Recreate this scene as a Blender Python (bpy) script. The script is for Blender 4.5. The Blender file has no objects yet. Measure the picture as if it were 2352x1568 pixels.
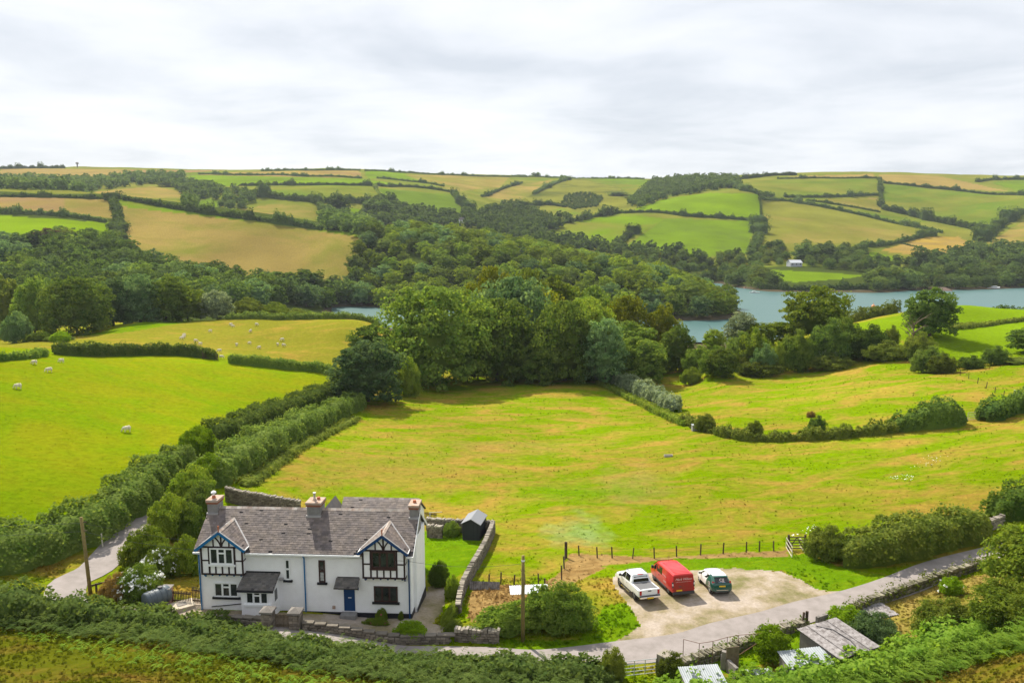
import bpy, bmesh, math, random
import numpy as np
from mathutils import Vector, Matrix
R = math.radians
scene = bpy.context.scene
col = scene.collection

# ---------------------------------------------------------------- camera
F, PITCH, CAMZ = 1700.0, R(8.0), 29.0          # focal length in 2352-wide units
CP, SP = math.cos(PITCH), math.sin(PITCH)
cam = bpy.data.cameras.new('camera'); cam_o = bpy.data.objects.new('camera', cam); col.objects.link(cam_o)
cam.sensor_width = 36; cam.lens = 36 * F / 2352; cam.clip_end = 20000; cam.clip_start = 0.5
cam_o.location = (0, 0, CAMZ); cam_o.rotation_euler = (R(90) - PITCH, 0, 0)
scene.camera = cam_o

# ---------------------------------------------------------------- sky, sun, exposure
SUN_EL, SUN_DIR = R(47), Vector((-0.50, 0.87, 0)).normalized()
w = bpy.data.worlds.new('World'); scene.world = w; w.use_nodes = True
nt = w.node_tree; nt.nodes.clear(); N = nt.nodes.new; L = nt.links.new
out = N('ShaderNodeOutputWorld'); bg = N('ShaderNodeBackground'); L(bg.outputs[0], out.inputs[0])
sky = N('ShaderNodeTexSky'); sky.sky_type = 'NISHITA'; sky.sun_disc = False
sky.sun_elevation = SUN_EL; sky.sun_rotation = math.atan2(SUN_DIR.x, SUN_DIR.y); sky.altitude = 50; sky.air_density = 1.2; sky.dust_density = 2
skys = N('ShaderNodeVectorMath'); skys.operation = 'SCALE'; skys.inputs[3].default_value = 0.075; L(sky.outputs[0], skys.inputs[0])
tc = N('ShaderNodeTexCoord'); sep = N('ShaderNodeSeparateXYZ'); L(tc.outputs['Generated'], sep.inputs[0])
zz = N('ShaderNodeMath'); zz.operation = 'MAXIMUM'; zz.inputs[1].default_value = 0.0; L(sep.outputs[2], zz.inputs[0])
za = N('ShaderNodeMath'); za.operation = 'ADD'; za.inputs[1].default_value = 0.10; L(zz.outputs[0], za.inputs[0])
dx = N('ShaderNodeMath'); dx.operation = 'DIVIDE'; L(sep.outputs[0], dx.inputs[0]); L(za.outputs[0], dx.inputs[1])
dy = N('ShaderNodeMath'); dy.operation = 'DIVIDE'; L(sep.outputs[1], dy.inputs[0]); L(za.outputs[0], dy.inputs[1])
cmb = N('ShaderNodeCombineXYZ'); L(dx.outputs[0], cmb.inputs[0]); L(dy.outputs[0], cmb.inputs[1])
n1 = N('ShaderNodeTexNoise'); n1.inputs['Scale'].default_value = 1.25; n1.inputs['Detail'].default_value = 7; n1.inputs['Roughness'].default_value = 0.56; n1.inputs['Distortion'].default_value = 0.25
mp1 = N('ShaderNodeMapping'); mp1.inputs['Location'].default_value = (3.1, 7.7, 0); mp1.inputs['Rotation'].default_value = (0, 0, 0.25); mp1.inputs['Scale'].default_value = (0.85, 1.0, 1)
L(cmb.outputs[0], mp1.inputs[0]); L(mp1.outputs[0], n1.inputs['Vector'])
n2 = N('ShaderNodeTexNoise'); n2.inputs['Scale'].default_value = 0.22; n2.inputs['Detail'].default_value = 4; n2.inputs['Roughness'].default_value = 0.5
L(mp1.outputs[0], n2.inputs['Vector'])
ramp = N('ShaderNodeValToRGB'); e = ramp.color_ramp.elements
e[0].position = 0.36; e[0].color = (0.345, 0.368, 0.405, 1); e[1].position = 0.64; e[1].color = (0.520, 0.525, 0.533, 1)
x = e.new(0.50); x.color = (0.446, 0.461, 0.488, 1)
nm = N('ShaderNodeMath'); nm.operation = 'MULTIPLY_ADD'; nm.inputs[1].default_value = 0.68; L(n1.outputs[0], nm.inputs[0])
nm2 = N('ShaderNodeMath'); nm2.operation = 'MULTIPLY'; nm2.inputs[1].default_value = 0.32; L(n2.outputs[0], nm2.inputs[0]); L(nm2.outputs[0], nm.inputs[2])
L(nm.outputs[0], ramp.inputs[0])
mixs = N('ShaderNodeMixRGB'); mixs.inputs[0].default_value = 0.90; L(skys.outputs[0], mixs.inputs[1]); L(ramp.outputs[0], mixs.inputs[2])
L(mixs.outputs[0], bg.inputs[0]); bg.inputs[1].default_value = 1.0

sun = bpy.data.lights.new('sun', 'SUN'); sun.energy = 3.8; sun.angle = R(0.9); sun.color = (1.0, 0.93, 0.80)
sun_o = bpy.data.objects.new('sun', sun); col.objects.link(sun_o)
sdir = Vector((SUN_DIR.x * math.cos(SUN_EL), SUN_DIR.y * math.cos(SUN_EL), math.sin(SUN_EL)))
sun_o.rotation_euler = sdir.to_track_quat('Z', 'Y').to_euler(); sun_o.location = (-40, 60, 90)
vs = scene.view_settings; vs.view_transform = 'Standard'; vs.look = 'None'; vs.gamma = 1; vs.use_curve_mapping = False; vs.exposure = 1.02
scene.cycles.use_denoising = True; scene.cycles.max_bounces = 6; scene.cycles.diffuse_bounces = 3; scene.cycles.transmission_bounces = 3
scene.cycles.transparent_max_bounces = 6; scene.cycles.volume_bounces = 0; scene.cycles.caustics_reflective = False; scene.cycles.caustics_refractive = False

# ---------------------------------------------------------------- helpers
rng = np.random.default_rng(7); random.seed(7)
def tag(o, label=None, cat=None, group=None, kind=None):
    if label: o['label'] = label
    if cat: o['category'] = cat
    if group: o['group'] = group
    if kind or cat: o['kind'] = kind or 'thing'
    return o
def link(o, parent=None):
    col.objects.link(o)
    if parent is not None: o.parent = parent
    return o
def empty(name, loc=(0, 0, 0), rz=0.0):
    o = bpy.data.objects.new(name, None); o.location = loc; o.rotation_euler = (0, 0, rz); o.empty_display_size = 0.3
    return link(o)
def ray(u, v):
    a = (u - 1176) / F; b = (v - 784) / F
    return a, CP - b * SP, -SP - b * CP
def at_y(u, v, y):
    d = ray(u, v); t = y / d[1]; return Vector((d[0] * t, y, CAMZ + d[2] * t))
def at_z(u, v, z):
    d = ray(u, v); t = (z - CAMZ) / d[2]; return Vector((d[0] * t, d[1] * t, z))
def to_px(x, y, z):
    z = z - CAMZ; dep = y * CP - z * SP; dep = np.maximum(dep, 0.1)
    return 1176 + F * x / dep, 784 - F * (y * SP + z * CP) / dep
def fast_mesh(name, V, faces_n, idx, mats, attrs=None, smooth=False):
    """V (n,3) array; all faces have faces_n corners; idx (m, faces_n)"""
    me = bpy.data.meshes.new(name); V = np.asarray(V, np.float32); idx = np.asarray(idx, np.int32)
    me.vertices.add(len(V)); me.vertices.foreach_set('co', V.ravel())
    m = len(idx); me.loops.add(m * faces_n); me.loops.foreach_set('vertex_index', idx.ravel())
    me.polygons.add(m); me.polygons.foreach_set('loop_start', np.arange(0, m * faces_n, faces_n, dtype=np.int32))
    if smooth: me.polygons.foreach_set('use_smooth', np.ones(m, bool))
    for mt in (mats if isinstance(mats, (list, tuple)) else [mats]): me.materials.append(mt)
    for k, (typ, arr) in (attrs or {}).items():
        a = me.attributes.new(k, typ, 'POINT')
        if typ == 'FLOAT_COLOR': a.data.foreach_set('color', np.asarray(arr, np.float32).ravel())
        else: a.data.foreach_set('value', np.asarray(arr, np.float32).ravel())
    me.update(calc_edges=True); me.validate()
    return me

class MB:
    """collects simple shapes into one mesh"""
    def __init__(s): s.v = []; s.f = []
    def add(s, vs_, fs_):
        k = len(s.v); s.v += [tuple(p) for p in vs_]; s.f += [tuple(i + k for i in f) for f in fs_]; return s
    def box(s, x0, x1, y0, y1, z0, z1, M=None):
        p = [(x0, y0, z0), (x1, y0, z0), (x1, y1, z0), (x0, y1, z0), (x0, y0, z1), (x1, y0, z1), (x1, y1, z1), (x0, y1, z1)]
        if M is not None: p = [M @ Vector(q) for q in p]
        return s.add(p, [(0, 3, 2, 1), (4, 5, 6, 7), (0, 1, 5, 4), (1, 2, 6, 5), (2, 3, 7, 6), (3, 0, 4, 7)])
    def prism(s, poly, axis, a0, a1):
        """poly in the two other axes (order xyz without axis), extruded along axis"""
        n = len(poly); p = []
        for a in (a0, a1):
            for q in poly:
                c = list(q); c.insert(axis, a); p.append(tuple(c))
        fs_ = [tuple(range(n))[::-1], tuple(range(n, 2 * n))] + [(i, (i + 1) % n, n + (i + 1) % n, n + i) for i in range(n)]
        return s.add(p, fs_)
    def bar(s, a, b, w1, h1=None, up=(0, 0, 1)):
        a, b = Vector(a), Vector(b); h1 = h1 or w1; d = (b - a).normalized(); up = Vector(up)
        if abs(d.dot(up)) > 0.99: up = Vector((0, 1, 0))
        x = d.cross(up).normalized(); y = x.cross(d)
        p = []
        for c in (a, b):
            for sx, sy in ((-1, -1), (1, -1), (1, 1), (-1, 1)): p.append(c + x * sx * w1 / 2 + y * sy * h1 / 2)
        return s.add(p, [(0, 3, 2, 1), (4, 5, 6, 7), (0, 1, 5, 4), (1, 2, 6, 5), (2, 3, 7, 6), (3, 0, 4, 7)])
    def tube(s, pts, rads, n=8, cap=True):
        pts = [Vector(p) for p in pts]
        if not hasattr(rads, '__len__'): rads = [rads] * len(pts)
        rings = []; k0 = len(s.v)
        for i, p in enumerate(pts):
            d = (pts[min(i + 1, len(pts) - 1)] - pts[max(i - 1, 0)]).normalized()
            up = Vector((0, 0, 1)) if abs(d.z) < 0.9 else Vector((0, 1, 0))
            x = d.cross(up).normalized(); y = d.cross(x)
            for j in range(n):
                t = 2 * math.pi * j / n; s.v.append(tuple(p + x * math.cos(t) * rads[i] + y * math.sin(t) * rads[i]))
        for i in range(len(pts) - 1):
            for j in range(n):
                a = k0 + i * n + j; b = k0 + i * n + (j + 1) % n; s.f.append((a, b, b + n, a + n))
        if cap: s.f.append(tuple(range(k0, k0 + n))[::-1]); s.f.append(tuple(range(k0 + (len(pts) - 1) * n, k0 + len(pts) * n)))
        return s
    def build(s, name, m, parent=None, bevel=0, smooth=False, fix=True):
        me = bpy.data.meshes.new(name); me.from_pydata(s.v, [], s.f); me.materials.append(m)
        if fix or bevel:
            bm = bmesh.new(); bm.from_mesh(me); bmesh.ops.recalc_face_normals(bm, faces=bm.faces)
            if bevel: bmesh.ops.bevel(bm, geom=[e for e in bm.edges if e.calc_face_angle(0) > 0.5], offset=bevel, segments=2, affect='EDGES', clamp_overlap=True, profile=0.6)
            bm.to_mesh(me); bm.free()
        if smooth: me.polygons.foreach_set('use_smooth', [True] * len(me.polygons))
        return link(bpy.data.objects.new(name, me), parent)

MATS = {}
def mat(name, c, rough=0.7, metal=0, spec=0.3, var=0.0, vscale=3.0, bump=0.0, bscale=20.0, c2=None, rnd=0.0, coat=0.0):
    """plain procedural material: colour with noise variation towards c2 (or darker), bump, per-object random"""
    m = bpy.data.materials.new(name); m.use_nodes = True; t = m.node_tree; b = t.nodes['Principled BSDF']
    b.inputs['Roughness'].default_value = rough; b.inputs['Metallic'].default_value = metal; b.inputs['Specular IOR Level'].default_value = spec
    b.inputs['Coat Weight'].default_value = coat; b.inputs['Coat Roughness'].default_value = 0.08
    b.inputs['Base Color'].default_value = (*c, 1)
    g = t.nodes.new('ShaderNodeNewGeometry'); src = None
    tc = t.nodes.new('ShaderNodeTexCoord')
    if var or c2:
        n = t.nodes.new('ShaderNodeTexNoise'); n.inputs['Scale'].default_value = vscale; n.inputs['Detail'].default_value = 6; n.inputs['Roughness'].default_value = 0.65
        t.links.new(g.outputs['Position'], n.inputs['Vector'])
        rp = t.nodes.new('ShaderNodeValToRGB'); rp.color_ramp.elements[0].position = 0.38; rp.color_ramp.elements[1].position = 0.66
        rp.color_ramp.elements[0].color = (*c, 1); rp.color_ramp.elements[1].color = (*(c2 or tuple(q * (1 - var) for q in c)), 1)
        t.links.new(n.outputs[0], rp.inputs[0]); src = rp.outputs[0]
    if rnd:
        oi = t.nodes.new('ShaderNodeObjectInfo'); ad = t.nodes.new('ShaderNodeMath'); ad.operation = 'ADD'; fr = t.nodes.new('ShaderNodeMath'); fr.operation = 'FRACT'
        t.links.new(oi.outputs['Random'], ad.inputs[0]); t.links.new(g.outputs['Random Per Island'], ad.inputs[1]); t.links.new(ad.outputs[0], fr.inputs[0])
        mr = t.nodes.new('ShaderNodeMapRange'); mr.inputs[3].default_value = 1 - rnd; mr.inputs[4].default_value = 1 + rnd; t.links.new(fr.outputs[0], mr.inputs[0])
        mx = t.nodes.new('ShaderNodeVectorMath'); mx.operation = 'SCALE'
        if src: t.links.new(src, mx.inputs[0])
        else: mx.inputs[0].default_value = c
        t.links.new(mr.outputs[0], mx.inputs[3]); src = mx.outputs[0]
    if src: t.links.new(src, b.inputs['Base Color'])
    if bump:
        n = t.nodes.new('ShaderNodeTexNoise'); n.inputs['Scale'].default_value = bscale; n.inputs['Detail'].default_value = 5
        t.links.new(g.outputs['Position'], n.inputs['Vector'])
        bp = t.nodes.new('ShaderNodeBump'); bp.inputs['Strength'].default_value = bump; bp.inputs['Distance'].default_value = 0.05
        t.links.new(n.outputs[0], bp.inputs['Height']); t.links.new(bp.outputs[0], b.inputs['Normal'])
    MATS[name] = m; return m
# ---------------------------------------------------------------- terrain
# control points: pixel of the photograph with either its height z or its forward distance y; 'w' = plain world point
WATER = -16.0
C = []
def cz(*a):
    for u, v, z in a: C.append(tuple(at_z(u, v, z)))
def cy(*a):
    for u, v, y in a: C.append(tuple(at_y(u, v, y)))
def cw(*a): C.extend(a)
# foreground slope, lane, house pad, car park
cz((-500, 1568, 5.5), (0, 1568, 3.6), (400, 1568, 3.0), (800, 1568, 1.8), (1176, 1568, 0.9), (1500, 1568, 0.0), (1800, 1568, 0.2), (2050, 1568, 1.3), (2352, 1568, 4.5), (2850, 1568, 7),
   (0, 1440, 2.2), (400, 1490, 1.9), (800, 1535, 1.2), (1100, 1550, 0.4),
   (1230, 1503, -0.2), (1430, 1490, -0.1), (1600, 1470, 0.0), (1850, 1405, 0.1), (2030, 1355, 0.3), (2265, 1275, 0.8),
   (150, 1345, 0.3), (240, 1290, 0.2), (340, 1180, -0.1),
   (1459, 1379, 0.0), (1426, 1347, -0.35), (1632, 1362, 0.05), (1605, 1334, -0.25), (1800, 1340, 0.1), (1500, 1275, -0.9), (1700, 1265, -0.7), (1820, 1262, -0.5),
   (2000, 1300, 0.35), (2150, 1240, 0.7), (2352, 1150, 1.8), (1900, 1500, 0.1), (2100, 1440, 0.5), (2250, 1330, 0.9), (2300, 1450, 2.5), (2352, 1300, 2.4), (2352, 1400, 3.6))
cw((-24.5, 54.9, 0.0), (-8, 54, -0.3), (-24, 61, -0.8), (-7.5, 60, -1.05), (-24, 51.3, 0.05), (-8, 49.8, -0.4), (-16, 55, -0.05), (-16, 65, -1.7), (0, 53, -0.3), (-6, 66, -1.6), (-50, 55, 1.5), (-70, 60, 4), (-60, 40, 6), (60, 45, 7.5), (70, 65, 4.5), (45, 40, 7.5), (0, 30, 5), (-30, 30, 9), (30, 30, 8))
# meadow, falling to the wood
cz((1000, 1100, -3.6), (700, 1050, -2.6), (1300, 1100, -3.6), (1600, 1100, -2.6), (1000, 960, -5.6), (1250, 960, -5.8), (1500, 1000, -4.4), (1000, 890, -7.0), (1250, 868, -7.6), (1350, 865, -7.6), (760, 960, -4.6),
   (1598, 985, -3.8), (1750, 1008, -2.6), (1980, 1000, -0.8), (2200, 965, 0.8), (2352, 940, 1.6), (2100, 1100, 0.0), (2352, 1050, 2.0), (1900, 1180, -0.7),
   (1480, 860, -7.2), (1600, 870, -6.2), (1700, 855, -5.5), (1850, 900, -2.8), (1850, 842, -3.6), (2000, 828, -0.8), (2080, 815, 0.8), (2150, 870, 1.0), (2300, 850, 2.0), (2352, 830, 2.6), (2700, 850, 6), (2700, 1100, 5))
# left sheep field and the field behind
cz((290, 990, 1.0), (520, 930, -1.5), (100, 1100, 2.0), (43, 888, 5.6), (80, 836, 6.4), (142, 832, 5.6), (300, 850, 3.2), (500, 818, 0.9), (740, 862, -2.8), (0, 1000, 3.6), (-400, 1000, 7), (-400, 850, 9), (480, 980, -0.3), (640, 900, -2.6), (0, 1190, 1.8))
cy((533, 749, 235), (650, 793, 205), (430, 778, 205), (840, 742, 228), (560, 731, 250), (700, 733, 250), (330, 742, 235), (190, 772, 215), (100, 780, 200), (0, 790, 200), (-300, 780, 190), (830, 800, 200))
# right bright fields above the estuary
cy((2140, 775, 190), (1960, 742, 232), (2060, 720, 250), (2200, 703, 272), (2352, 712, 265), (2252, 745, 225), (2352, 790, 180), (2150, 825, 175), (2600, 720, 265), (1880, 790, 200), (1760, 800, 195), (1650, 830, 185))
# banks down to the water (hidden behind the trees)
cw((-95, 300, -8), (-60, 320, -12), (-20, 235, -10), (0, 300, -15.3), (25, 215, -9.5), (40, 300, -15.4), (75, 240, -9), (80, 300, -15.2), (110, 290, -14), (140, 315, -14.8), (180, 315, -12), (230, 320, -14.8), (330, 330, -14))
# water beds
cw((-60, 400, -18), (-90, 430, -17.5), (0, 390, -19), (50, 370, -19.5), (90, 350, -19), (130, 380, -19.5), (160, 430, -20), (190, 520, -20), (200, 640, -19), (160, 620, -18.5), (260, 400, -20), (280, 520, -20), (320, 600, -19.5), (400, 480, -20), (450, 600, -19), (120, 370, -19), (300, 360, -19), (-40, 450, -18))
# peninsula front shore, tip, back shore, ridge
cw((-118, 478, -15.2), (-80, 480, -15.2), (-40, 462, -15.0), (10, 440, -15.0), (60, 420, -15.0), (100, 408, -15.0), (134, 432, -15.2), (137, 450, -15.2), (130, 500, -14.5), (150, 600, -14.8), (170, 690, -15.0),
   (110, 440, -7), (90, 500, 1), (110, 560, -3), (50, 470, -3), (40, 540, 8), (60, 620, 7), (0, 500, 4), (-40, 520, 10), (0, 600, 18), (-60, 620, 28), (-90, 540, 8), (60, 700, 6), (0, 720, 22), (-110, 640, 31), (120, 680, -6))
# hillside with the tan field, wooded valley on the left
cy((620, 662, 515), (800, 655, 520), (425, 626, 520), (280, 571, 540), (272, 461, 705), (435, 483, 675), (600, 506, 640), (830, 540, 600), (0, 565, 500), (0, 495, 640), (260, 513, 640), (0, 452, 720), (250, 456, 715), (-300, 500, 640), (-300, 450, 740), (550, 560, 590), (400, 540, 610), (700, 580, 580))
cw((-150, 300, -7), (-200, 330, -4), (-140, 400, -9), (-200, 420, -2), (-260, 400, 1), (-250, 470, 6), (-330, 330, 4), (-180, 480, -4), (-130, 480, -9), (-360, 480, 10))
# far side of the estuary
cy((1640, 650, 735), (1740, 664, 640), (1880, 668, 622), (2050, 672, 612), (2200, 666, 640), (2352, 662, 662), (2700, 662, 660))
cy((1740, 632, 700), (1950, 636, 690), (1825, 600, 800), (2050, 598, 800), (2245, 570, 850), (2025, 560, 880), (1775, 557, 880), (1715, 580, 840), (1435, 568, 860), (1340, 560, 880), (1235, 537, 930), (2150, 534, 960), (2352, 570, 850), (1620, 600, 800), (1850, 640, 672), (2300, 620, 740),
   (1458, 482, 1080), (1625, 446, 1150), (1743, 450, 1130), (1745, 502, 1020), (1430, 490, 1060), (1315, 509, 1000), (1757, 504, 1010), (1875, 474, 1110), (1748, 457, 1130), (2020, 480, 1130), (2125, 499, 1090), (2275, 524, 1000), (2350, 509, 1010), (2352, 455, 1150),
   (1710, 428, 1260), (1800, 452, 1180), (2020, 446, 1230), (2020, 411, 1380), (1800, 406, 1420), (2015, 401, 1460), (2315, 438, 1280), (2150, 405, 1460), (2352, 413, 1450), (2352, 405, 1530), (2700, 440, 1280), (2700, 405, 1530), (2700, 540, 950))
# centre valley and the hills beyond
cy((1180, 520, 1000), (1100, 505, 1020), (1240, 500, 1080), (950, 492, 1000), (1065, 491, 1050), (1150, 455, 1300), (1300, 480, 1200), (1320, 440, 1400), (1250, 430, 1450), (1400, 412, 1650), (1180, 404, 1800), (1000, 402, 1850), (1600, 408, 1750), (1450, 455, 1300), (1250, 408, 1750), (1100, 440, 1350),
   (740, 503, 880), (860, 496, 940), (600, 498, 840), (550, 482, 900), (720, 478, 920), (870, 454, 1050), (560, 443, 1020), (600, 452, 980), (1035, 448, 1180), (480, 482, 860), (430, 472, 880), (395, 421, 1180), (550, 426, 1150), (925, 428, 1220), (830, 411, 1330), (445, 403, 1370), (455, 399, 1420), (825, 392, 1480), (960, 402, 1550), (525, 395, 1500),
   (350, 430, 1080), (210, 441, 980), (280, 453, 900), (210, 413, 1250), (0, 412, 1200), (0, 388, 1520), (330, 391, 1500), (0, 430, 1000), (130, 386, 1620), (-300, 390, 1500), (-300, 430, 1000), (150, 384, 1700))
cw((-2500, 3000, 120), (0, 3000, 130), (2500, 3000, 125), (-1500, 2100, 140), (0, 2200, 150), (1500, 2100, 140), (0, 4200, 90), (-3800, 4200, 90), (3800, 4200, 90))
C = np.array(C)
def dom(x, y):
    return np.stack([x / y, 0.62 * np.log(y)], -1)
PC = dom(C[:, 0], C[:, 1])
def kern(A, B):
    r2 = ((A[:, None, :] - B[None, :, :]) ** 2).sum(-1); return 0.5 * r2 * np.log(r2 + 1e-12)
def zin(z, y): return (z - CAMZ) / y                       # interpolate the elevation angle: keeps every control point on its line of sight
_n = len(C); K = kern(PC, PC) + np.eye(_n) * 1e-5; Q = np.hstack([np.ones((_n, 1)), PC])
Am = np.block([[K, Q], [Q.T, np.zeros((3, 3))]])
SOL = np.linalg.solve(Am, np.concatenate([zin(C[:, 2], C[:, 1]), np.zeros(3)]))
def height_raw(x, y):
    D = dom(x, y); o = np.empty(len(D))
    for i in range(0, len(D), 40000):
        d = D[i:i + 40000]; o[i:i + 40000] = kern(d, PC) @ SOL[:_n] + SOL[_n] + d @ SOL[_n + 1:]
    return CAMZ + o * y
# sight-line grid: columns of equal bearing, rows of growing distance
NA = 660; AA = np.linspace(-0.98, 0.98, NA)
YY = np.concatenate([np.exp(np.arange(math.log(24), math.log(112), 0.0042)), np.exp(np.arange(math.log(112), math.log(4300), 0.0085))]); NY = len(YY)
GA, GY = np.meshgrid(AA, YY); GX = GA * GY
GZ = height_raw(GX.ravel(), GY.ravel()).reshape(NY, NA)
# gentle natural unevenness
def vnoise(x, y, s, seed=0):
    r = np.random.default_rng(seed); t = np.zeros_like(x)
    for k in range(7):
        an = r.uniform(0, 6.28); f = s * r.uniform(0.6, 1.7); t += np.sin((x * math.cos(an) + y * math.sin(an)) * f + r.uniform(0, 6.28))
    return t / 7
GZ += vnoise(GX, GY, 0.35, 1) * np.clip((GY - 60) / 60, 0, 1) * 0.25 + vnoise(GX, GY, 0.06, 2) * np.clip((GY - 400) / 400, 0, 1) * 1.5
def hgt(x, y):
    """terrain height by bilinear look-up"""
    x = np.asarray(x, float); y = np.asarray(y, float)
    fa = np.clip((x / y - AA[0]) / (AA[1] - AA[0]), 0, NA - 1.001); fy = np.clip(np.interp(y, YY, np.arange(NY)), 0, NY - 1.001)
    i = fy.astype(int); j = fa.astype(int); ty = fy - i; tx = fa - j
    return (GZ[i, j] * (1 - ty) + GZ[i + 1, j] * ty) * (1 - tx) + (GZ[i, j + 1] * (1 - ty) + GZ[i + 1, j + 1] * ty) * tx
_yy = np.exp(np.arange(math.log(26), math.log(3500), 0.003))
def hit(u, v, ymin=26, ymax=3500):
    """where the sight line of a pixel first meets the terrain"""
    d = ray(u, v); t = _yy / d[1]; x = d[0] * t; z = CAMZ + d[2] * t
    h = np.maximum(hgt(x, _yy), WATER); k = np.nonzero((z <= h) & (_yy > ymin) & (_yy < ymax))[0]
    if len(k) == 0:
        i = int(np.argmin(np.where((_yy > ymin) & (_yy < ymax), np.abs(z - h) / _yy, 9))); y = _yy[i]; xx = d[0] * y / d[1]
        return Vector((xx, y, float(max(hgt(xx, y), WATER))))
    i = k[0]
    if i > 0 and z[i - 1] > h[i - 1]:
        a = z[i - 1] - h[i - 1]; b = h[i] - z[i]; f = min(1.0, max(0.0, a / (a + b + 1e-9)))
    else: f = 1
    y = _yy[i - 1] * (1 - f) + _yy[i] * f; xx = d[0] * y / d[1]
    return Vector((xx, y, float(max(hgt(xx, y), WATER))))
def gp(x, y, dz=0.0): return Vector((x, y, float(hgt(x, y)) + dz))

# ---- field colours (base colours of grass, hay, crops), by their outlines
def inpoly(px, py, poly):
    c = np.zeros(px.shape, bool); n = len(poly)
    for i in range(n):
        x1, y1 = poly[i]; x2, y2 = poly[(i + 1) % n]
        if y1 == y2: continue
        m = ((y1 > py) != (y2 > py)) & (px < (x2 - x1) * (py - y1) / (y2 - y1) + x1); c ^= m
    return c
LIME = (0.162, 0.250, 0.002); YEL = (0.215, 0.238, 0.005); TAN = (0.335, 0.230, 0.040); STRAW = (0.27, 0.19, 0.060)
GREEN = (0.105, 0.185, 0.004); OLIVE = (0.150, 0.150, 0.010); FTAN = (0.255, 0.190, 0.050); FGRN = (0.105, 0.160, 0.013); FOLV = (0.168, 0.172, 0.024); FBRT = (0.130, 0.205, 0.006)
ROUGH = (0.050, 0.070, 0.012); PINK = (0.235, 0.155, 0.062)
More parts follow.
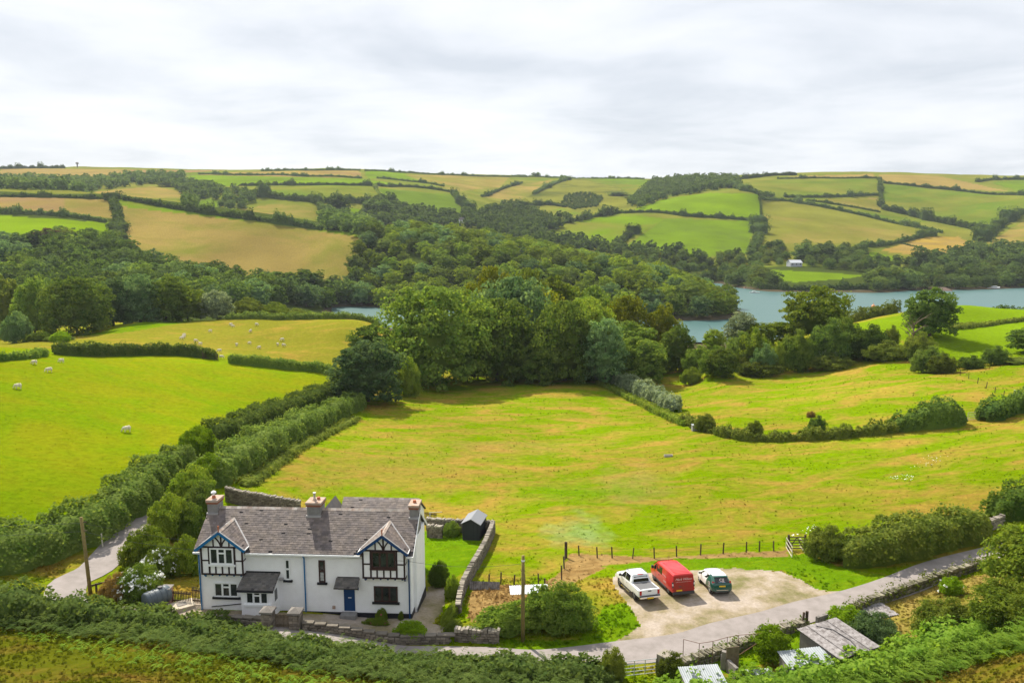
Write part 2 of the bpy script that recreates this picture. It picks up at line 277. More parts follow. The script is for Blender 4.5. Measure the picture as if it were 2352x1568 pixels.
# polygon, (ymin, ymax), colour a, colour b, pattern scale, share of b
FIELDS = [
 ([(-900, 300), (3300, 300), (3300, 640), (-900, 640)], (480, 9000), FGRN, FOLV, 0.012, 0.55),
 ([(-900, 380), (3300, 380), (3300, 760), (-900, 760)], (300, 760), ROUGH, OLIVE, 0.05, 0.3),
 ([(1100, 450), (1330, 410), (1420, 430), (1490, 470), (1300, 500), (1180, 490)], (1000, 2000), FOLV, ROUGH, 0.02, 0.4),
 ([(1350, 408), (1470, 408), (1478, 413), (1400, 415)], (1200, 2500), FBRT, FGRN, 0.01, 0.4),
 ([(1398, 419), (1480, 413), (1548, 414), (1480, 426)], (1100, 2500), FGRN, FBRT, 0.01, 0.4),
 ([(1100, 452), (1160, 430), (1270, 412), (1240, 440), (1180, 462)], (1000, 2500), FTAN, FOLV, 0.02, 0.5),
 ([(1190, 500), (1290, 478), (1340, 490), (1240, 506)], (900, 1500), FGRN, FOLV, 0.02, 0.5),
 ([(0, 386), (335, 390), (325, 408), (210, 413), (0, 412)], (900, 2500), FTAN, STRAW, 0.01, 0.4),
 ([(265, 391), (520, 391), (350, 402)], (900, 2500), PINK, FTAN, 0.01, 0.4),
 ([(525, 396), (825, 390), (832, 409), (455, 402)], (1000, 2500), FTAN, PINK, 0.01, 0.4),
 ([(838, 391), (925, 396), (985, 421), (865, 409), (845, 411)], (1000, 2500), FBRT, FGRN, 0.01, 0.4),
 ([(395, 421), (445, 402), (832, 411), (995, 433), (1045, 442), (925, 428), (550, 426), (480, 431)], (900, 2000), FBRT, FGRN, 0.01, 0.4),
 ([(930, 402), (1175, 402), (1150, 430), (1045, 440), (985, 421)], (1000, 2500), FTAN, FOLV, 0.01, 0.5),
 ([(570, 427), (860, 428), (872, 454), (800, 463), (600, 453), (556, 444)], (800, 1500), FOLV, FGRN, 0.015, 0.5),
 ([(870, 432), (1037, 448), (1068, 492), (930, 492), (885, 458)], (900, 1500), FGRN, FBRT, 0.015, 0.4),
 ([(548, 482), (625, 469), (720, 477), (724, 498), (600, 500)], (780, 1100), FOLV, FTAN, 0.02, 0.5),
 ([(748, 477), (825, 480), (862, 497), (738, 506)], (800, 1100), FBRT, FGRN, 0.02, 0.3),
 ([(428, 472), (480, 456), (512, 463), (502, 482), (460, 485)], (800, 1100), FGRN, FBRT, 0.02, 0.4),
 ([(210, 441), (350, 428), (452, 446), (420, 455), (280, 455)], (800, 1300), FOLV, FTAN, 0.02, 0.6),
 ([(-600, 450), (150, 453), (150, 489), (-600, 480)], (600, 800), FTAN, PINK, 0.02, 0.5),
 ([(150, 453), (250, 456), (264, 502), (150, 488)], (600, 800), FOLV, FTAN, 0.02, 0.5),
 ([(-600, 493), (0, 495), (262, 513), (266, 560), (0, 590), (-600, 590)], (480, 720), LIME, FBRT, 0.02, 0.4),
 ([(268, 459), (280, 575), (300, 588), (425, 630), (625, 670), (805, 660), (834, 538), (600, 505), (435, 482), (300, 459)], (470, 800), FTAN, FOLV, 0.02, 0.42),
 ([(268, 459), (272, 470), (300, 478), (435, 492), (600, 512), (834, 545), (834, 538), (600, 505), (435, 482), (300, 459)], (560, 800), FBRT, FOLV, 0.02, 0.4),
 ([(1458, 481), (1525, 457), (1625, 443), (1743, 446), (1746, 503), (1575, 495)], (900, 1400), FBRT, LIME, 0.01, 0.4),
 ([(1232, 538), (1315, 509), (1430, 489), (1527, 502), (1415, 566), (1340, 561)], (800, 1300), FBRT, FOLV, 0.015, 0.45),
 ([(1527, 502), (1732, 507), (1717, 582), (1625, 590), (1430, 572)], (780, 1200), FGRN, FBRT, 0.02, 0.5),
 ([(1747, 454), (1875, 471), (2155, 534), (2025, 560), (1772, 560), (1757, 504)], (800, 1300), FOLV, FTAN, 0.012, 0.38),
 ([(1708, 428), (1785, 411), (2022, 410), (2022, 446), (1800, 453), (1725, 442)], (1050, 1700), FOLV, FGRN, 0.01, 0.5),
 ([(1790, 406), (2005, 399), (2018, 409)], (1200, 2500), FTAN, STRAW, 0.01, 0.4),
 ([(2025, 421), (2100, 427), (2355, 454), (2600, 470), (2345, 491), (2275, 526), (2125, 501), (2025, 476)], (900, 1600), FGRN, FOLV, 0.01, 0.5),
 ([(2015, 401), (2150, 403), (2318, 439), (2275, 439), (2033, 420)], (1100, 2500), FTAN, STRAW, 0.01, 0.4),
 ([(2275, 419), (2352, 414), (2700, 414), (2700, 446), (2352, 442)], (1100, 2500), FGRN, FBRT, 0.01, 0.4),
 ([(1865, 459), (2022, 453), (2022, 486), (1975, 480)], (950, 1500), FTAN, FOLV, 0.01, 0.5),
 ([(2020, 576), (2125, 543), (2200, 543), (2250, 570), (2155, 592)], (780, 1100), STRAW, TAN, 0.03, 0.5),
 ([(1995, 577), (2088, 597), (1998, 600)], (750, 1100), FBRT, FGRN, 0.03, 0.3),
 ([(1735, 617), (1990, 632), (1945, 640), (1825, 648), (1745, 637)], (640, 800), FBRT, LIME, 0.03, 0.3),
 ([(2268, 558), (2352, 508), (2700, 500), (2700, 570), (2352, 572)], (780, 1200), FOLV, FTAN, 0.02, 0.5),
 # this side of the water
 ([(-2000, 600), (4500, 600), (4500, 3000), (-2000, 3000)], (0, 320), LIME, TAN, 0.17, 0.47),
 ([(-2000, 760), (300, 800), (480, 812), (760, 858), (800, 880), (480, 1050), (0, 1300), (-2000, 1500)], (60, 200), LIME, YEL, 0.11, 0.52),
 ([(-600, 700), (190, 772), (330, 738), (560, 727), (870, 740), (770, 860), (520, 808), (250, 800), (0, 800)], (160, 300), (0.215, 0.212, 0.018), TAN, 0.13, 0.40),
 ([(190, 772), (330, 738), (480, 731), (300, 762)], (180, 300), LIME, GREEN, 0.2, 0.5),
 ([(1940, 748), (2200, 698), (2352, 705), (3000, 690), (3000, 800), (2352, 812), (2150, 838), (2110, 790)], (160, 330), (0.155, 0.245, 0.005), LIME, 0.08, 0.35),
 ([(-300, 1420), (0, 1415), (420, 1470), (800, 1535), (1250, 1575), (1250, 2200), (-300, 2200)], (0, 60), (0.108, 0.122, 0.007), (0.21, 0.14, 0.025), 0.35, 0.40),
 ([(2352, 1500), (2050, 1568), (1900, 2200), (3200, 2200), (3200, 1300)], (0, 60), (0.118, 0.122, 0.008), (0.22, 0.145, 0.028), 0.35, 0.5),
]
def project_grid(): return to_px(GX, GY, GZ)
PU, PV = project_grid()
colA = np.zeros((NY, NA, 4), np.float32); colB = np.zeros_like(colA); fsc = np.full((NY, NA), 0.1, np.float32); fam = np.full((NY, NA), 0.4, np.float32)
colA[...] = (*ROUGH, 1); colB[...] = (*OLIVE, 1)
for poly, (y0, y1), a, b, s, am in FIELDS:
    m = inpoly(PU, PV, poly) & (GY >= y0) & (GY <= y1)
    colA[m] = (*a, 1); colB[m] = (*b, 1); fsc[m] = s; fam[m] = am
m = GZ < WATER + 1.6; colA[m] = (0.085, 0.070, 0.042, 1); colB[m] = (0.14, 0.105, 0.07, 1)       # muddy foreshore

# regions cut out of the ground sheet: car park gravel, lawn, yard, cut hay, verges
jit = vnoise(GX, GY, 2.1, 5) * 5 + vnoise(GX, GY, 5.5, 6) * 4
def reg(poly, y0=0, y1=200, j=1.0): return inpoly(PU + jit * j, PV + np.roll(jit, 7, 1) * 0.5 * j, poly) & (GY > y0) & (GY < y1)
gravel = reg([(1250, 1500), (1400, 1478), (1470, 1440), (1462, 1420), (1440, 1390), (1420, 1360), (1400, 1335), (1420, 1312), (1500, 1318), (1600, 1310), (1680, 1306), (1790, 1312), (1830, 1330), (1880, 1356), (1960, 1363), (2010, 1352), (1960, 1378), (1600, 1465)], 40, 75)
hay = reg([(1310, 1270), (1500, 1280), (1810, 1262), (1812, 1281), (1500, 1288), (1400, 1296), (1340, 1330), (1280, 1355), (1250, 1340), (1290, 1310)], 50, 80) | reg([(1090, 1340), (1260, 1345), (1330, 1370), (1200, 1400), (1080, 1430), (1075, 1380)], 45, 75)
lawn = reg([(975, 1220), (1110, 1232), (1080, 1300), (1035, 1335), (985, 1340), (970, 1300)], 55, 80, 0.3) | reg([(1380, 1300), (1560, 1282), (1810, 1278), (1850, 1270), (1920, 1300), (2090, 1330), (1960, 1362), (1870, 1352), (1800, 1310), (1500, 1314)], 50, 80, 0.7) | reg([(1180, 1500), (1060, 1468), (1330, 1470), (1390, 1390), (1440, 1385), (1475, 1440), (1400, 1476), (1230, 1500)], 40, 70, 0.7) | reg([(1560, 1545), (1600, 1495), (1700, 1470), (1860, 1440), (1830, 1500), (1680, 1545)], 40, 60, 0.5)
yard = reg([(985, 1345), (1020, 1350), (1016, 1400), (985, 1440), (930, 1430)], 45, 75, 0.3) | reg([(385, 1385), (470, 1370), (500, 1400), (950, 1420), (1020, 1440), (1000, 1470), (380, 1420)], 48, 58, 0.2)
drygrass = reg([(1880, 1400), (2010, 1385), (2170, 1340), (2300, 1310), (2330, 1350), (2120, 1440), (2080, 1480), (1960, 1450)], 40, 75)
colA[hay] = (0.34, 0.225, 0.085, 1); colB[hay] = (0.22, 0.13, 0.045, 1); fsc[hay] = 0.5; fam[hay] = 0.45
colA[lawn] = (0.125, 0.235, 0.004, 1); colB[lawn] = (0.19, 0.26, 0.006, 1); fsc[lawn] = 0.4; fam[lawn] = 0.4
def patch(u, v, ru, rv, ca, k, seed):
    """grass of another kind in a ragged patch that thins out into the turf"""
    d = np.sqrt(((PU - u) / ru) ** 2 + ((PV - v) / rv) ** 2) + vnoise(GX, GY, .9, seed) * .55 + vnoise(GX, GY, 2.6, seed + 1) * .45
    wgt = np.clip(1.15 - d, 0, 1)[..., None] * k * (GY < 120)[..., None]
    for A in (colA, colB): A[..., :3] = A[..., :3] * (1 - wgt) + np.array(ca, np.float32) * wgt
patch(1330, 1225, 75, 42, (0.23, 0.31, 0.10), .8, 31); patch(1455, 1118, 95, 52, (0.30, 0.235, 0.06), .7, 41); patch(900, 1080, 260, 60, (0.32, 0.225, 0.05), .55, 51); patch(1150, 1010, 220, 40, (0.33, 0.235, 0.06), .5, 61); patch(1700, 900, 200, 26, (0.32, 0.225, 0.05), .6, 71); patch(1330, 1130, 200, 30, (0.12, 0.24, 0.004), .6, 81)
colA[drygrass] = (0.36, 0.27, 0.075, 1); colB[drygrass] = (0.22, 0.20, 0.03, 1); fsc[drygrass] = 0.5; fam[drygrass] = 0.5

def ground_material(tuft=False):
    m = bpy.data.materials.new('grass_tufts' if tuft else 'grass_fields'); m.use_nodes = True; t = m.node_tree; b = t.nodes['Principled BSDF']; n = t.nodes.new; l = t.links.new
    def attr(k):
        a = n('ShaderNodeAttribute'); a.attribute_name = k; return a
    A, B, S, M = attr('colA'), attr('colB'), attr('fsc'), attr('fam')
    g = n('ShaderNodeNewGeometry'); sc = n('ShaderNodeVectorMath'); sc.operation = 'SCALE'; st_ = n('ShaderNodeVectorMath'); st_.operation = 'MULTIPLY'; st_.inputs[1].default_value = (0.62, 1.15, 1.0); l(g.outputs['Position'], st_.inputs[0]); l(st_.outputs[0], sc.inputs[0]); l(S.outputs['Fac'], sc.inputs[3])
    n1 = n('ShaderNodeTexNoise'); n1.inputs['Scale'].default_value = 1.0; n1.inputs['Detail'].default_value = 9; n1.inputs['Roughness'].default_value = 0.64; n1.inputs['Distortion'].default_value = 0.6; l(sc.outputs[0], n1.inputs['Vector'])
    # noise + (share - .5) -> mix
    ad = n('ShaderNodeMath'); ad.operation = 'ADD'; l(n1.outputs[0], ad.inputs[0]); l(M.outputs['Fac'], ad.inputs[1])
    mr = n('ShaderNodeMapRange'); mr.inputs[1].default_value = 0.90; mr.inputs[2].default_value = 1.10; l(ad.outputs[0], mr.inputs[0])
    mx = n('ShaderNodeMixRGB'); l(mr.outputs[0], mx.inputs[0]); l(A.outputs['Color'], mx.inputs[1]); l(B.outputs['Color'], mx.inputs[2])
    # tuft-sized light and dark grass, in world metres
    n2 = n('ShaderNodeTexNoise'); n2.inputs['Scale'].default_value = 1.1; n2.inputs['Detail'].default_value = 8; n2.inputs['Roughness'].default_value = 0.72; l(g.outputs['Position'], n2.inputs['Vector'])
    m2 = n('ShaderNodeMapRange'); m2.inputs[1].default_value = 0.3; m2.inputs[2].default_value = 0.7; m2.inputs[3].default_value = 0.74; m2.inputs[4].default_value = 1.24; l(n2.outputs[0], m2.inputs[0])
    s2 = n('ShaderNodeVectorMath'); s2.operation = 'SCALE'; l(mx.outputs[0], s2.inputs[0]); l(m2.outputs[0], s2.inputs[3])
    n3 = n('ShaderNodeTexNoise'); n3.inputs['Scale'].default_value = 0.022; n3.inputs['Detail'].default_value = 6; l(g.outputs['Position'], n3.inputs['Vector'])
    m3 = n('ShaderNodeMapRange'); m3.inputs[1].default_value = 0.3; m3.inputs[2].default_value = 0.7; m3.inputs[3].default_value = 0.85; m3.inputs[4].default_value = 1.15; l(n3.outputs[0], m3.inputs[0])
    s3 = n('ShaderNodeVectorMath'); s3.operation = 'SCALE'; l(s2.outputs[0], s3.inputs[0]); l(m3.outputs[0], s3.inputs[3])
    l(s3.outputs[0], b.inputs['Base Color']); b.inputs['Roughness'].default_value = 0.9; b.inputs['Specular IOR Level'].default_value = 0.0
    bp = n('ShaderNodeBump'); bp.inputs['Strength'].default_value = 1.0; bp.inputs['Distance'].default_value = 0.6; l(n2.outputs[0], bp.inputs['Height']); l(bp.outputs[0], b.inputs['Normal'])
    if tuft:
        tr = n('ShaderNodeBsdfTranslucent'); df = n('ShaderNodeBsdfDiffuse'); ms = n('ShaderNodeMixShader'); ms.inputs[0].default_value = 0.5; l(s3.outputs[0], tr.inputs[0]); l(s3.outputs[0], df.inputs[0]); l(df.outputs[0], ms.inputs[1]); l(tr.outputs[0], ms.inputs[2]); l(ms.outputs[0], t.nodes['Material Output'].inputs[0])
    return m
def gravel_material():
    m = bpy.data.materials.new('gravel'); m.use_nodes = True; t = m.node_tree; b = t.nodes['Principled BSDF']; n = t.nodes.new; l = t.links.new
    g = n('ShaderNodeNewGeometry')
    n1 = n('ShaderNodeTexNoise'); n1.inputs['Scale'].default_value = 0.33; n1.inputs['Detail'].default_value = 8; n1.inputs['Roughness'].default_value = 0.62; l(g.outputs['Position'], n1.inputs['Vector'])
    r1 = n('ShaderNodeValToRGB'); e = r1.color_ramp.elements; e[0].position = 0.36; e[0].color = (0.135, 0.125, 0.035, 1); e[1].position = 0.62; e[1].color = (0.365, 0.305, 0.250, 1)
    x = e.new(0.48); x.color = (0.255, 0.205, 0.125, 1); l(n1.outputs[0], r1.inputs[0])
    n2 = n('ShaderNodeTexNoise'); n2.inputs['Scale'].default_value = 5.0; n2.inputs['Detail'].default_value = 8; n2.inputs['Roughness'].default_value = 0.8; l(g.outputs['Position'], n2.inputs['Vector'])
    m2 = n('ShaderNodeMapRange'); m2.inputs[1].default_value = 0.3; m2.inputs[2].default_value = 0.7; m2.inputs[3].default_value = 0.7; m2.inputs[4].default_value = 1.25; l(n2.outputs[0], m2.inputs[0])
    s = n('ShaderNodeVectorMath'); s.operation = 'SCALE'; l(r1.outputs[0], s.inputs[0]); l(m2.outputs[0], s.inputs[3]); l(s.outputs[0], b.inputs['Base Color'])
    b.inputs['Roughness'].default_value = 0.95
    bp = n('ShaderNodeBump'); bp.inputs['Strength'].default_value = 0.5; bp.inputs['Distance'].default_value = 0.05; l(n2.outputs[0], bp.inputs['Height']); l(bp.outputs[0], b.inputs['Normal'])
    return m
M_GROUND = ground_material(); M_GRAVEL = gravel_material()
quad = np.stack([np.arange(NY * NA).reshape(NY, NA)[:-1, :-1], np.arange(NY * NA).reshape(NY, NA)[:-1, 1:], np.arange(NY * NA).reshape(NY, NA)[1:, 1:], np.arange(NY * NA).reshape(NY, NA)[1:, :-1]], -1).reshape(-1, 4)
GV = np.stack([GX, GY, GZ], -1).reshape(-1, 3)
def cut(name, mask, m):
    q = quad[mask]; used, inv = np.unique(q, return_inverse=True); inv = inv.reshape(q.shape)
    me = fast_mesh(name, GV[used], 4, inv, m, {'colA': ('FLOAT_COLOR', colA.reshape(-1, 4)[used]), 'colB': ('FLOAT_COLOR', colB.reshape(-1, 4)[used]), 'fsc': ('FLOAT', fsc.ravel()[used]), 'fam': ('FLOAT', fam.ravel()[used])}, smooth=True)
    return tag(link(bpy.data.objects.new(name, me)), kind='structure')
fy = GY[:-1, :-1].ravel()
isg = gravel[:-1, :-1].ravel(); isy = yard[:-1, :-1].ravel() & ~isg; isl = lawn[:-1, :-1].ravel() & ~isg & ~isy
far = fy > 330
cut('ground', ~(isg | isy | isl) & ~far, M_GROUND); cut('lawn', isl, M_GROUND)
cut('car_park', isg, M_GRAVEL); cut('yard', isy, M_GRAVEL); cut('hills', far, M_GROUND)

# ---- water
def water_material():
    m = bpy.data.materials.new('estuary_water'); m.use_nodes = True; t = m.node_tree; b = t.nodes['Principled BSDF']; n = t.nodes.new; l = t.links.new
    b.inputs['Base Color'].default_value = (0.068, 0.145, 0.142, 1); b.inputs['Roughness'].default_value = 0.34; b.inputs['IOR'].default_value = 1.33; b.inputs['Specular IOR Level'].default_value = 0.5
    g = n('ShaderNodeNewGeometry'); mp = n('ShaderNodeMapping'); mp.inputs['Scale'].default_value = (0.35, 0.9, 1); l(g.outputs['Position'], mp.inputs[0])
    n1 = n('ShaderNodeTexNoise'); n1.inputs['Scale'].default_value = 0.9; n1.inputs['Detail'].default_value = 5; l(mp.outputs[0], n1.inputs['Vector'])
    n2 = n('ShaderNodeTexNoise'); n2.inputs['Scale'].default_value = 0.02; n2.inputs['Detail'].default_value = 4; l(mp.outputs[0], n2.inputs['Vector'])
    r = n('ShaderNodeMapRange'); r.inputs[1].default_value = 0.35; r.inputs[2].default_value = 0.65; r.inputs[3].default_value = 0.15; r.inputs[4].default_value = 0.5; l(n2.outputs[0], r.inputs[0])
    bp = n('ShaderNodeBump'); bp.inputs['Distance'].default_value = 0.5; l(r.outputs[0], bp.inputs['Strength']); l(n1.outputs[0], bp.inputs['Height']); l(bp.outputs[0], b.inputs['Normal'])
    return m
wv = [(-220, 330, WATER), (520, 300, WATER), (760, 800, WATER), (-220, 800, WATER)]
me = bpy.data.meshes.new('water'); me.from_pydata(wv, [], [(0, 1, 2, 3)]); me.materials.append(water_material()); tag(link(bpy.data.objects.new('water', me)), kind='structure')

# ---- lane
LANE = mat('lane_asphalt', (0.285, 0.252, 0.240), rough=0.9, c2=(0.22, 0.195, 0.180), vscale=0.9, bump=0.2, bscale=40)
pa = [hit(*p) for p in [(349, 1168), (325, 1194), (295, 1225), (265, 1260), (220, 1306), (155, 1346)]]
hid = [Vector((-33, 52.6, 0)), Vector((-27, 51.2, 0)), Vector((-18, 49.9, 0)), Vector((-9, 48.8, 0)), Vector((-2, 48.1, 0))]
pb = [hit(*p) for p in [(1220, 1514), (1384, 1502), (1568, 1483), (1660, 1456), (1776, 1427), (1855, 1402), (1985, 1370), (2068, 1344), (2160, 1308), (2270, 1273), (2400, 1222), (2600, 1150)]]
pre = [hit(830, 925), hit(560, 1030), hit(430, 1098)]
def smooth_path(P, step=0.8):
    P = np.array([(p[0], p[1]) for p in P]); out_ = []
    for i in range(len(P) - 1):
        p0, p1, p2, p3 = P[max(i - 1, 0)], P[i], P[i + 1], P[min(i + 2, len(P) - 1)]
        n = max(2, int(np.linalg.norm(p2 - p1) / step))
        for k in range(n):
            t = k / n; out_.append(0.5 * ((2 * p1) + (-p0 + p2) * t + (2 * p0 - 5 * p1 + 4 * p2 - p3) * t * t + (-p0 + 3 * p1 - 3 * p2 + p3) * t ** 3))
    out_.append(P[-1]); return np.array(out_)
def strip(name, path, wfun, m, dz=0.05, nc=7):
    T = np.gradient(path, axis=0); T /= np.linalg.norm(T, axis=1)[:, None]; Nn = np.stack([T[:, 1], -T[:, 0]], -1)
    V = []
    for i, p in enumerate(path):
        wv_ = wfun(i / len(path))
        for k in range(nc):
            q = p + Nn[i] * (k / (nc - 1) - 0.5) * wv_; V.append((q[0], q[1], 0))
    V = np.array(V); V[:, 2] = hgt(V[:, 0], V[:, 1]) + dz
    I = np.arange(len(path) * nc).reshape(-1, nc)
    f = np.stack([I[:-1, :-1], I[:-1, 1:], I[1:, 1:], I[1:, :-1]], -1).reshape(-1, 4)
    return link(bpy.data.objects.new(name, fast_mesh(name, V, 4, f, m, smooth=True)))
LP = smooth_path(pre + pa + hid + pb)
tag(strip('lane', LP, lambda t: (2.2 if t < .3 else 2.2 + (t - .3) * 6.5 if t < .42 else 3.0) + 0.12 * math.sin(t * 60), LANE), kind='structure')

# ---- grass tufts standing in the fields (real blades, seen from about 50 to 200 m)
def tufts(n, y0, y1, a0, a1, size, seed, ok):
    r = np.random.default_rng(seed); y = np.exp(r.uniform(math.log(y0), math.log(y1), n)); x = r.uniform(a0, a1, n) * y
    fa = np.clip(np.rint((x / y - AA[0]) / (AA[1] - AA[0])), 0, NA - 1).astype(int); fy_ = np.clip(np.rint(np.interp(y, YY, np.arange(NY))), 0, NY - 1).astype(int)
    k = ok[fy_, fa] & (vnoise(x, y, 0.5, 9) + r.normal(0, .35, n) > -.05); x, y, fa, fy_ = x[k], y[k], fa[k], fy_[k]; n = len(x); z = hgt(x, y)
    an = r.uniform(0, math.pi, n); s = size * r.uniform(.6, 1.5, n) * (0.7 + y / 160); h = s * r.uniform(.3, .8, n); lx, ly = r.normal(0, .35, n) * h, r.normal(-.1, .35, n) * h
    c_, q = np.cos(an) * s / 2, np.sin(an) * s / 2
    V = np.stack([np.stack([x - c_, y - q, z - .03], 1), np.stack([x + c_, y + q, z - .03], 1), np.stack([x + c_ * .7 + lx, y + q * .7 + ly, z + h], 1), np.stack([x - c_ * .7 + lx, y - q * .7 + ly, z + h * .8], 1)], 1).reshape(-1, 3)
    rep = lambda A: np.repeat(A[fy_, fa], 4, 0); me = fast_mesh('grass', V, 4, np.arange(4 * n).reshape(n, 4), M_TUFT, {'colA': ('FLOAT_COLOR', rep(colA)), 'colB': ('FLOAT_COLOR', rep(colB)), 'fsc': ('FLOAT', rep(fsc)), 'fam': ('FLOAT', rep(fam))})
    return tag(link(bpy.data.objects.new('grass', me)), kind='stuff')
M_TUFT = ground_material(True)
lane_px = np.zeros((NY, NA), bool)
for p_ in LP[::2]: lane_px |= (GX - p_[0]) ** 2 + (GY - p_[1]) ** 2 < 1.9 ** 2
clear = ~(gravel | yard | lane_px) & ~((GX > -25.5) & (GX < -6) & (GY > 50) & (GY < 67))
left_f = inpoly(PU, PV, [(-2000, 690), (870, 735), (800, 885), (480, 1050), (0, 1310), (-2000, 1500)])
tufts(14000, 62, 170, -.75, .75, .15, 3, clear & ~lawn & ~left_f & (GY < 175)); tufts(5000, 60, 130, -.75, 0, .12, 6, clear & left_f); tufts(45000, 34, 62, -.75, .75, .22, 4, clear); tufts(9000, 50, 80, -.3, .6, .08, 5, lawn & clear)
# ---------------------------------------------------------------- foliage
def leaf_mat(name, c, c2, trans=0.46, nscale=0.25, spread=0.35):
    m = bpy.data.materials.new(name); m.use_nodes = True; t = m.node_tree; t.nodes.clear(); n = t.nodes.new; l = t.links.new
    o = n('ShaderNodeOutputMaterial'); g = n('ShaderNodeNewGeometry'); oi = n('ShaderNodeObjectInfo')
    nz = n('ShaderNodeTexNoise'); nz.inputs['Scale'].default_value = nscale; nz.inputs['Detail'].default_value = 4; l(g.outputs['Position'], nz.inputs['Vector'])
    ad = n('ShaderNodeMath'); ad.operation = 'MULTIPLY_ADD'; ad.inputs[1].default_value = 0.45; l(g.outputs['Random Per Island'], ad.inputs[0]); l(nz.outputs[0], ad.inputs[2])
    mr = n('ShaderNodeMapRange'); mr.inputs[1].default_value = 0.45; mr.inputs[2].default_value = 1.0; l(ad.outputs[0], mr.inputs[0])
    mx = n('ShaderNodeMixRGB'); mx.inputs[1].default_value = (*c, 1); mx.inputs[2].default_value = (*c2, 1); l(mr.outputs[0], mx.inputs[0])
    br = n('ShaderNodeMapRange'); br.inputs[3].default_value = 1 - spread; br.inputs[4].default_value = 1 + spread; l(oi.outputs['Random'], br.inputs[0])
    s = n('ShaderNodeVectorMath'); s.operation = 'SCALE'; l(mx.outputs[0], s.inputs[0]); l(br.outputs[0], s.inputs[3])
    d = n('ShaderNodeBsdfDiffuse'); tr = n('ShaderNodeBsdfTranslucent'); l(s.outputs[0], d.inputs[0])
    s2 = n('ShaderNodeVectorMath'); s2.operation = 'MULTIPLY'; s2.inputs[1].default_value = (1.25, 1.2, 0.6); l(s.outputs[0], s2.inputs[0]); l(s2.outputs[0], tr.inputs[0])
    ms = n('ShaderNodeMixShader'); ms.inputs[0].default_value = trans; l(d.outputs[0], ms.inputs[1]); l(tr.outputs[0], ms.inputs[2]); l(ms.outputs[0], o.inputs[0])
    return m
LM = dict(
 dark=leaf_mat('leaves_dark', (0.060, 0.112, 0.027), (0.140, 0.205, 0.040)),
 mid=leaf_mat('leaves_mid', (0.095, 0.172, 0.029), (0.216, 0.283, 0.050)),
 light=leaf_mat('leaves_light', (0.125, 0.205, 0.024), (0.250, 0.300, 0.040)),
 blue=leaf_mat('leaves_blue_green', (0.077, 0.155, 0.060), (0.205, 0.295, 0.124)),
 grey=leaf_mat('leaves_silver', (0.140, 0.195, 0.111), (0.334, 0.389, 0.251), nscale=0.6),
 yellow=leaf_mat('leaves_yellow', (0.125, 0.165, 0.012), (0.235, 0.240, 0.020)),
 olive=leaf_mat('leaves_olive', (0.096, 0.142, 0.024), (0.198, 0.228, 0.043), nscale=0.5),
 bright=leaf_mat('leaves_bright', (0.148, 0.269, 0.015), (0.278, 0.399, 0.022), nscale=0.6),
 brown=leaf_mat('leaves_brown', (0.186, 0.131, 0.046), (0.288, 0.195, 0.065), nscale=0.6),
 red=leaf_mat('leaves_copper', (0.074, 0.052, 0.045), (0.140, 0.092, 0.065)),
 hedge=leaf_mat('leaves_hedge', (0.095, 0.162, 0.030), (0.210, 0.270, 0.066), nscale=0.55),
 fern=leaf_mat('leaves_bracken', (0.107, 0.205, 0.023), (0.225, 0.331, 0.043), nscale=0.5),
 fernd=leaf_mat('leaves_bracken_dark', (0.088, 0.147, 0.035), (0.195, 0.260, 0.068), nscale=0.5),
 far=leaf_mat('leaves_far', (0.072, 0.122, 0.040), (0.140, 0.200, 0.060), nscale=0.04),
 farl=leaf_mat('leaves_far_light', (0.095, 0.150, 0.034), (0.185, 0.235, 0.055), nscale=0.04),
)
BARK = mat('bark', (0.11, 0.085, 0.06), rough=0.9, var=0.4, vscale=4, bump=0.5, bscale=10)
TWIG = mat('dead_wood', (0.23, 0.17, 0.12), rough=0.9, var=0.3, vscale=4)

def leaf_quads(P, Nv, size, r, tilt=0.55, asp=0.85):
    n = len(P); Nn = Nv + r.normal(0, tilt, (n, 3)); Nn /= np.linalg.norm(Nn, axis=1)[:, None] + 1e-9
    t = np.cross(Nn, r.normal(0, 1, (n, 3))); t /= np.linalg.norm(t, axis=1)[:, None] + 1e-9; b = np.cross(Nn, t)
    s = (size * r.uniform(0.65, 1.35, n))[:, None] if np.isscalar(size) else (size * r.uniform(0.65, 1.35, n))[:, None]
    V = np.stack([P - t * s * 0.5, P + b * s * asp * 0.5, P + t * s * 0.5 - Nn * s * 0.12, P - b * s * asp * 0.5], 1).reshape(-1, 3)
    return V, np.arange(4 * n).reshape(n, 4)
def sph(n, r, zmin=-1.0):
    z = r.uniform(zmin, 1, n); a = r.uniform(0, 2 * math.pi, n); q = np.sqrt(np.maximum(0, 1 - z * z)); return np.stack([q * np.cos(a), q * np.sin(a), z], 1)
